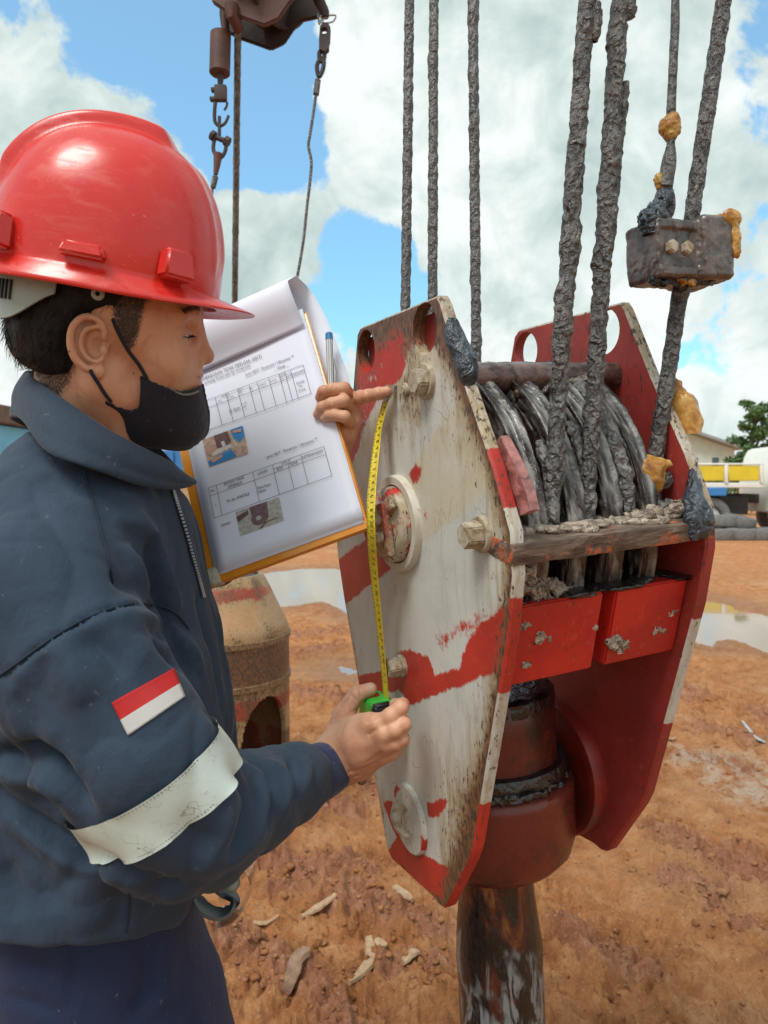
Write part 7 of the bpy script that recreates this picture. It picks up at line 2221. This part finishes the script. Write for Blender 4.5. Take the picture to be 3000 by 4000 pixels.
sheet('paper_sheet', pl - .0045, pr - .001, pb_ - .006, pt_, .0022, .0008, -.004)
sheet('paper_sheet', pl - .002, pr - .003, pb_ - .003, pt_, .0032, .0010, .006)
paper = sheet('paper_sheet', pl, pr, pb_, pt_, .0044, .0004)
PZ = .0068
def bp(x, y): a, b, _ = on_board(x, y, PZ); return np.array([a, b, PZ])
# flipped page: comes up from behind the top edge, rolls over and lies on the form
fl_l, fl_r = bp(720, 1462), bp(1197, 1288)
n1_, n2_ = 12, 34
yb = (bp(780, 1440)[1] + bp(1190, 1292)[1]) / 2
Vv = []
y_top = H_ + .004
x0, x1 = bp(735, 1452)[0] - .03, bp(1196, 1290)[0]
# side profile (y along the board, z off the board)
prof = [(yb, .0080), (yb + .012, .0150), (yb + .032, .0285), (yb + .052, .0345), (yb + .066, .0310), (yb + .074, .0180), (yb + .076, .0020), (yb + .070, -.0130), (yb + .045, -.0220), (yb + .005, -.0260), (yb - .06, -.0280), (yb - .12, -.0285)]
prof = spline([(a, b, 0) for a, b in prof], n2_)
for j in range(n2_):
    for i in range(n1_ + 1):
        a = i / n1_
        lift = .010 * sstep(a, .6, 1.0) * (j > n2_ * .35)
        Vv.append((x0 + (x1 - x0) * a + lift * 1.2 + .020 * sstep(j / n2_, .45, .9) * (a > .5) * (a - .5) * 2, prof[j][0] + .004 * (a - .5), prof[j][1]))
Ff = [[j * (n1_ + 1) + i, (j + 1) * (n1_ + 1) + i, (j + 1) * (n1_ + 1) + i + 1, j * (n1_ + 1) + i + 1] for j in range(n2_ - 1) for i in range(n1_)]
o = link('flipped_page', mesh_np('flipped_page', Vv, Ff), M_PAPER, clip_)
so = o.modifiers.new('thick', 'SOLIDIFY'); so.thickness = .0008
# ---- print
M_INK = simple('ink', (.055, .055, .085), .7, var=.0)
def line_mesh(segs, wd):
    Vv, Ff = [], []
    for (a, b) in segs:
        A, B = bp(*a), bp(*b); A[2] = B[2] = PZ - .0009; d = (B - A) / (np.linalg.norm(B - A) + 1e-9); nrm = np.array([-d[1], d[0], 0]) * wd / 2
        k = len(Vv); Vv += [A - nrm, B - nrm, B + nrm, A + nrm]; Ff.append([k, k + 1, k + 2, k + 3])
    return Vv, Ff
C = lambda x, y: (700 + x * .5424, 1150 + y * .5424)
def lerp(a, b, f): return (a[0] + (b[0] - a[0]) * f, a[1] + (b[1] - a[1]) * f)
segs = []
t1 = dict(tl=C(60, 810), tr=C(890, 505), br=C(948, 712), bl=C(110, 1010))
def L2(T, f, g0=0.0, g1=1.0):
    segs.append((lerp(lerp(T['tl'], T['tr'], f), lerp(T['bl'], T['br'], f), g0), lerp(lerp(T['tl'], T['tr'], f), lerp(T['bl'], T['br'], f), g1)))
def Lh(T, g, f0=0.0, f1=1.0):
    segs.append((lerp(lerp(T['tl'], T['bl'], g), lerp(T['tr'], T['br'], g), f0), lerp(lerp(T['tl'], T['bl'], g), lerp(T['tr'], T['br'], g), f1)))
for g in (0, 1): Lh(t1, g)
Lh(t1, .26); Lh(t1, .12, .78, .89)
for f in (0, .235, .33, .43, .53, .60, .70, .79, .84, .89, 1): L2(t1, f)
t2 = dict(tl=(813, 1907), tr=(1264, 1744), br=(1295, 1858), bl=(834, 2023))
t2 = dict(tl=C(208, 1393), tr=C(1040, 1093), br=C(1097, 1304), bl=C(250, 1610))
for g in (0, .27, 1): Lh(t2, g)
Lh(t2, .135, .555, .80)
for f in (0, .068, .385, .555, .80, 1): L2(t2, f)
L2(t2, .68, .135, 1)
v_, f_ = line_mesh(segs, .00055)
link('table_lines', mesh_np('table_lines', v_, f_), M_INK, paper, smooth=False)['kind'] = 'stuff'
ang0 = math.atan2(*(bp(*C(1040, 1093)) - bp(*C(208, 1393)))[[1, 0]])
def TM(x, y, z=.0):
    q = bp(x, y)
    return Matrix.Translation((q[0], q[1], PZ - .0008)) @ Matrix.Rotation(ang0, 4, 'Z') @ Matrix.Diagonal((.74, 1, 1, 1))
it = []
def tx(s, x, y, h, al='CENTER'): it.append((s, h, TM(*C(x, y)), al))
tx('PEMERIKSAAN TIDAK MERUSAK (NDT)', 592, 440, .0078, 'RIGHT'); tx('terhadap Konstruksi dan Komponen', 512, 508, .0068, 'RIGHT')
tx('Jenis NDT : Penetrant / Ultrasonic **', 475, 578, .0068, 'LEFT'); tx('__Visual__', 730, 520, .0068)
tx('Jenis NDT : Penetrant / Ultrasonic **', 628, 1172, .0068, 'LEFT')
for s, x, y, h in (('UKURAN', 330, 722, .0042), ('STD', 290, 765, .0038), ('ACTUAL', 368, 738, .0038), ('BERAT', 440, 680, .0038), ('(kg)', 440, 700, .0036), ('TIPE', 515, 678, .0038), ('KONDISI', 597, 648, .0040), ('JUMLAH', 678, 618, .0038), ('CACAT', 742, 572, .0040), ('ADA', 737, 605, .0036), ('TDK', 778, 590, .0036), ('KETERANGAN', 846, 562, .0044),
                   ('Berfungsi', 872, 628, .0044), ('Dan', 872, 655, .0044), ('Terawat', 880, 685, .0044), ('11 Sum', 395, 828, .0080), ('7 x 27', 462, 785, .0050), ('mm', 468, 808, .0046),
                   ('No.', 240, 1412, .0064), ('BAGIAN YANG', 392, 1342, .0062), ('DIPERIKSA', 400, 1370, .0062), ('LOKASI', 598, 1280, .0062), ('CACAT', 768, 1203, .0062), ('ADA', 722, 1252, .0062), ('TIDAK', 822, 1216, .0062), ('KETERANGAN', 958, 1150, .0062),
                   ('1', 262, 1520, .0062), ('Pin dan SHACKLE', 422, 1462, .0062)): tx(s, x, y, h)
tx('Wire Rope', 560, 1398, .0060, 'LEFT'); tx('Utama', 566, 1424, .0060, 'LEFT'); tx('Gambar :', 158, 1008, .0054, 'LEFT'); tx('Gambar :', 298, 1664, .0060, 'LEFT')
v_, f_ = text_mesh(it)
link('printed_text', mesh_np('printed_text', v_, f_), M_INK, paper, smooth=False)['kind'] = 'stuff'
# printed pictures, flat on the sheet
def pic(quad, cols, shapes, name):
    Q = [bp(*C(*q)) for q in quad]
    def at(a, b): q = (Q[0] * (1 - a) + Q[1] * a) * (1 - b) + (Q[3] * (1 - a) + Q[2] * a) * b; return q
    bm = bmesh.new()
    for k, (mi_, poly) in enumerate([(0, [(0, 0), (1, 0), (1, 1), (0, 1)])] + shapes):
        vs = []
        for a, b in poly:
            q = at(a, b); vs.append(bm.verts.new((q[0], q[1], PZ - .0009 + .00012 * k)))
        f = bm.faces.new(vs); f.material_index = mi_
        if f.normal.z < 0: f.normal_flip()
    me = bpy.data.meshes.new(name); bm.normal_update(); bm.to_mesh(me); bm.free()
    return link(name, me, cols, paper, smooth=False)
PC = [simple('print_tan', (.50, .36, .28), .7, var=.35, vscale=150), simple('print_blue', (.03, .24, .55), .7, var=.2, vscale=90), simple('print_brown', (.15, .08, .08), .7, var=.4, vscale=200), simple('print_white', (.62, .62, .60), .7, var=.1, vscale=150), simple('print_skin', (.55, .33, .26), .7, var=.15, vscale=120)]
pic([(165, 1045), (455, 943), (495, 1140), (210, 1243)], PC, [(2, [(.28, 0), (.62, 0), (.66, .42), (.52, .52), (.30, .48)]), (1, [(.70, 0), (1, 0), (1, .38), (.86, .55), (.72, .30)]), (1, [(.02, .82), (.30, .72), (.62, .66), (.72, .98), (.04, 1)]), (3, [(.12, .52), (.62, .48), (.66, .60), (.16, .70)]), (4, [(0, .30), (.24, .28), (.28, .52), (.05, .62)]), (3, [(.42, .30), (.50, .30), (.52, .5), (.44, .52)]), (4, [(.10, .78), (.40, .74), (.38, .84), (.12, .92)]), (4, [(.74, .06), (.96, .10), (.94, .20), (.76, .16)]), (3, [(.70, .30), (.80, .62), (.74, .66)])], 'printed_picture')
ci = [(.50 + .20 * math.cos(a), .56 + .28 * math.sin(a)) for a in np.linspace(0, 6.283, 22)[:-1]]; c2 = [(.48 + .065 * math.cos(a), .55 + .09 * math.sin(a)) for a in np.linspace(0, 6.283, 14)[:-1]]
pic([(403, 1565), (718, 1460), (752, 1625), (437, 1742)], [simple('print_sand', (.42, .40, .37), .7, var=.3, vscale=220), PC[2], PC[3], simple('print_mauve', (.17, .10, .12), .7, var=.3, vscale=150)], [(3, [(.32, 0), (.72, 0), (.70, .55), (.34, .55)]), (3, ci), (0, c2), (1, [(0, .22), (.28, .10), (.28, .26), (.02, .44)]), (1, [(.44, .98), (.60, .80), (.90, .78), (.90, .81), (.62, .84), (.50, 1)])], 'printed_picture')
# ---- pen stuck behind the papers
bm = bmesh.new(); A, B = np.array(px(1286, 1326, bdep(1286, 1326, -.004))), np.array(px(1296, 1600, bdep(1296, 1600, .0) + .012))
pen = empty('pen', A, 'clear striped ballpoint pen with a blue end standing behind the fist', 'pen')
d_ = B - A; L_ = np.linalg.norm(d_); d_ = d_ / L_
add_cyl(bm, A * 0 + d_ * 0, d_ * (L_ + .02), .0050, .0050, 10)
m, t, p = new_mat('pen_body'); o = t.obj(); sx_ = t.node('ShaderNodeSeparateXYZ'); t.l.new(o, sx_.inputs[0])
st_ = t.math('SINE', t.math('MULTIPLY', sx_.outputs[0], 2600)); t.put(p.inputs['Base Color'], t.mix(t.smooth(st_, -.2, .3), (.22, .25, .26), (.72, .76, .78))); t.put(p.inputs['Roughness'], .2)
bm_obj('barrel', bm, m, pen)
bm = bmesh.new(); add_cyl(bm, d_ * -.010, d_ * .002, .0052, .0054, 16, bevel=.0012); bm_obj('end_plug', bm, simple('pen_blue', (.02, .18, .42), .3), pen)
bm = bmesh.new(); add_tube(bm, [d_ * .03 + np.array([.005, -.002, 0]), d_ * .05 + np.array([.0085, -.003, 0]), d_ * .075 + np.array([.0060, -.003, 0])], .0016, 6); bm_obj('pocket_clip', bm, M_BANDP, pen)

# ================================================================== tape measure
def tpp(x, y, w_): return np.array(px(x, y, pdep(x, y, w_)))
tape = empty('tape_measure', tpp(1490, 2740, -.03), 'yellow tape measure with a green and black case stretched down the plate', 'tape measure')
TO = tpp(1490, 2740, -.03)
path = [(1517, 1552, -.006), (1504, 1590, -.010), (1483, 1680, -.018), (1470, 1780, -.030), (1457, 1900, -.045), (1452, 2000, -.056), (1455, 2100, -.056), (1463, 2220, -.046), (1479, 2380, -.036), (1495, 2540, -.028), (1505, 2640, -.024), (1515, 2770, -.022)]
Pt = spline([tpp(*q) for q in path], 260)
rtv0 = np.array([.93, -.33, .03]); rtv0 /= np.linalg.norm(rtv0)
Vv = []; HWT = .0080
sgl = np.concatenate([[0], np.cumsum(np.linalg.norm(np.diff(Pt, axis=0), axis=1))])
Nb = []
for i, q in enumerate(Pt):
    tg = Pt[min(i + 1, 259)] - Pt[max(i - 1, 0)]; tg /= np.linalg.norm(tg)
    fb = math.sin(math.pi * i / 259) ** 2 * .30 + .04
    rtv = BR[:, 0] * (1 - fb) + rtv0 * fb
    xw = rtv - tg * (rtv @ tg); xw /= np.linalg.norm(xw); nn = np.cross(xw, tg)
    if nn @ (CAM - q) < 0: nn = -nn
    Nb.append((tg, xw, nn))
    for s in (-1, -.6, -.2, .2, .6, 1): Vv.append(q + xw * s * HWT + nn * (.0016 * s * s) - TO)
Ff = [[6 * i + k, 6 * i + k + 1, 6 * i + k + 7, 6 * i + k + 6] for i in range(259) for k in range(5)]
m, t, p = new_mat('yellow_blade'); o = t.obj(); n1 = t.noise(45, 5, .65, o)
t.put(p.inputs['Base Color'], t.ramp(n1, [(.32, (.52, .40, .05)), (.5, (.74, .58, .03)), (.7, (.80, .66, .10))])); t.put(p.inputs['Roughness'], .38)
blade = link('blade', mesh_np('blade', Vv, Ff), m, tape)
so = blade.modifiers.new('thick', 'SOLIDIFY'); so.thickness = .0006; so.offset = 0
M_TINK = simple('tape_ink', (.02, .018, .012), .6, var=0)
def at_y(yy):
    ys_ = proj(Pt)[:, 1]; return int(np.argmin(np.abs(ys_ - yy)))
it = []; ticks_v, ticks_f = [], []
for n in range(3, 44):
    yy = 1591 + (n - 3) * 26.75
    i = at_y(yy); tg, xw, nn = Nb[i]
    # reading direction runs down the blade, figures stand towards the right edge
    ex3, ey3 = tg, xw
    if ex3[2] > 0: ex3 = -ex3
    ez3 = np.cross(ex3, ey3)
    sgn = 1 if ez3 @ nn > 0 else -1
    if sgn < 0: ey3 = -ey3; ez3 = np.cross(ex3, ey3)
    q = Pt[i] + nn * .0009 - TO
    M4 = Matrix([[ex3[k], ey3[k], ez3[k], q[k]] for k in range(3)] + [[0, 0, 0, 1]])
    it.append((str(n) if n % 10 == 0 else str(n % 10), .0088, M4, 'CENTER'))
for k in range(0, 410):
    yy = 1578 + k * 2.675
    if k % 5: continue
    i = at_y(yy); tg, xw, nn = Nb[i]
    ln_ = .5 if k % 10 == 0 else .25
    for s in ((1, -1) if k % 10 == 0 else (-1,)):
        b = len(ticks_v)
        for a_, e_ in ((1 - ln_, -1), (1, -1), (1, 1), (1 - ln_, 1)):
            ticks_v.append(Pt[i] + xw * HWT * s * a_ + nn * (.0016 * a_ * a_ + .0006) + tg * e_ * .00022 - TO)
        ticks_f.append([b, b + 1, b + 2, b + 3])
v_, f_ = text_mesh(it)
link('figures', mesh_np('figures', v_, f_), M_TINK, blade, smooth=False)['kind'] = 'stuff'
link('tick_marks', mesh_np('tick_marks', ticks_v, ticks_f), M_TINK, blade, smooth=False)['kind'] = 'stuff'
# end hook
bm = bmesh.new()
A = [tpp(1508, 1506, -.010), tpp(1547, 1508, -.002), tpp(1542, 1530, -.004), tpp(1530, 1552, -.010), tpp(1505, 1572, -.013), tpp(1496, 1552, -.016), tpp(1508, 1530, -.014)]
f = bm.faces.new([bm.verts.new(q - TO) for q in A]); ex = bmesh.ops.extrude_face_region(bm, geom=[f]); bmesh.ops.translate(bm, vec=Vector(BR[:, 2] * -.0022), verts=[v for v in ex['geom'] if isinstance(v, bmesh.types.BMVert)])
add_box(bm, tpp(1528, 1508, -.006) - TO, (.014, .006, .0022), bevel=.0006)
bm_obj('end_hook', bm, simple('hook_metal', (.30, .26, .23), .35, .6), tape)
# case in plate axes
M_GREEN = simple('green_case', (.05, .50, .06), .35, var=.12, vscale=60)
M_BLK = simple('black_grip', (.012, .012, .014), .5, var=.1)
M_REDB = simple('red_button', (.55, .025, .015), .35)
cm = Matrix([[BR[i, 0], BR[i, 2], BR[i, 1]] for i in range(3)])
cu, cv = on_plate(1487, 2745, -.026)
def cpos(u, v, w_): return b2w(u, v, w_) - TO
cc = np.array([cu + .004, cv - .022, -.032])
bm = bmesh.new(); add_box(bm, cpos(*cc), (.066, .036, .066), cm, .010, 4); case = bm_obj('case', bm, M_GREEN, tape)
bm = bmesh.new(); add_box(bm, cpos(cc[0] + .029, cc[1] + .004, cc[2] - .002), (.015, .039, .058), cm, .008, 3)
for k in range(5): add_box(bm, cpos(cc[0] + .0235 + .003 * k, cc[1] + .0325, cc[2] - .006), (.0014, .024, .002), cm, .0006, 1)
bm_obj('grip', bm, M_BLK, case)
bm = bmesh.new(); add_box(bm, cpos(cc[0] - .012, cc[1] + .0335, cc[2] - .004), (.022, .016, .007), cm, .002, 2); bm_obj('lock_button', bm, M_REDB, case)
bm = bmesh.new(); bmesh.ops.create_uvsphere(bm, u_segments=16, v_segments=10, radius=.0072, matrix=Matrix.Translation(Vector(np.array(px(1412, 3046, 1.01)) - TO)))
bmesh.ops.create_uvsphere(bm, u_segments=16, v_segments=10, radius=.006, matrix=Matrix.Translation(Vector(np.array(px(1402, 3038, 1.015)) - TO)))
add_tube(bm, [np.array(px(1412, 3040, 1.01)) - TO, np.array(px(1430, 2960, 1.06)) - TO], .0012, 6)
bm_obj('strap_bead', bm, simple('bead_metal', (.25, .24, .22), .15, .9), tape)

# ================================================================== safety glasses at the waist
GD = .90
gq = lambda x, y, d=GD: np.array(px(x, y, d)) - np.array(px(860, 3500, GD))
gl = empty('safety_glasses', px(860, 3500, GD), 'clear safety glasses with a grey frame hanging at the hip below the forearm', 'glasses')
M_GFRAME = simple('grey_frame', (.10, .115, .125), .3, var=.1)
def ribbon(pts, hw_, th_, name, mat, n=40, closed=False):
    P = spline([gq(*q) for q in pts], n); bm = bmesh.new(); rows = []
    for i in range(n):
        tg = P[min(i + 1, n - 1)] - P[max(i - 1, 0)]; tg /= np.linalg.norm(tg)
        b_ = np.array([0, 1, 0]) - tg * tg[1]; b_ /= np.linalg.norm(b_); c_ = np.cross(tg, b_)
        rows.append([bm.verts.new(P[i] + b_ * hw_ * s1 + c_ * th_ * s2) for s1, s2 in ((-1, -1), (1, -1), (1, 1), (-1, 1))])
    for A, B in zip(rows[:-1], rows[1:]):
        for k in range(4): bm.faces.new((A[k], A[(k + 1) % 4], B[(k + 1) % 4], B[k]))
    bm.faces.new(rows[0][::-1]); bm.faces.new(rows[-1])
    return bm_obj(name, bm, mat, gl)
ribbon([(800, 3425, .92), (775, 3460, .90), (768, 3495, .89), (790, 3540, .88), (835, 3568, .875), (880, 3562, .88), (906, 3530, .89), (900, 3500, .90), (868, 3475, .905), (830, 3440, .915), (800, 3420, .93)], .011, .0022, 'temple_arm', M_GFRAME)
m, t, p = new_mat('clear_lens')
tr_ = t.node('ShaderNodeBsdfTransparent'); gl_ = t.node('ShaderNodeBsdfGlossy'); gl_.inputs['Roughness'].default_value = .04; fr_ = t.node('ShaderNodeFresnel'); fr_.inputs[0].default_value = 1.5; ms_ = t.node('ShaderNodeMixShader')
t.l.new(t.math('ADD', t.math('MULTIPLY', fr_.outputs[0], .8), .06, clamp=True), ms_.inputs[0]); t.l.new(tr_.outputs[0], ms_.inputs[1]); t.l.new(gl_.outputs[0], ms_.inputs[2]); t.l.new(ms_.outputs[0], t.n['Material Output'].inputs[0])
ribbon([(985, 3385, .90), (993, 3420, .90), (980, 3470, .90), (955, 3520, .90), (915, 3560, .90), (860, 3578, .90)], .024, .0012, 'lens', m)
ribbon([(905, 3400, .93), (890, 3440, .93), (880, 3480, .93)], .016, .0012, 'lens', m)
bm = bmesh.new(); bmesh.ops.create_uvsphere(bm, u_segments=20, v_segments=12, radius=.0105, matrix=Matrix.Translation(Vector(gq(905, 3448)))); bm_obj('highlight_ball', bm, M_BANDP, gl)  # grey ball added in place of a round highlight on the glasses
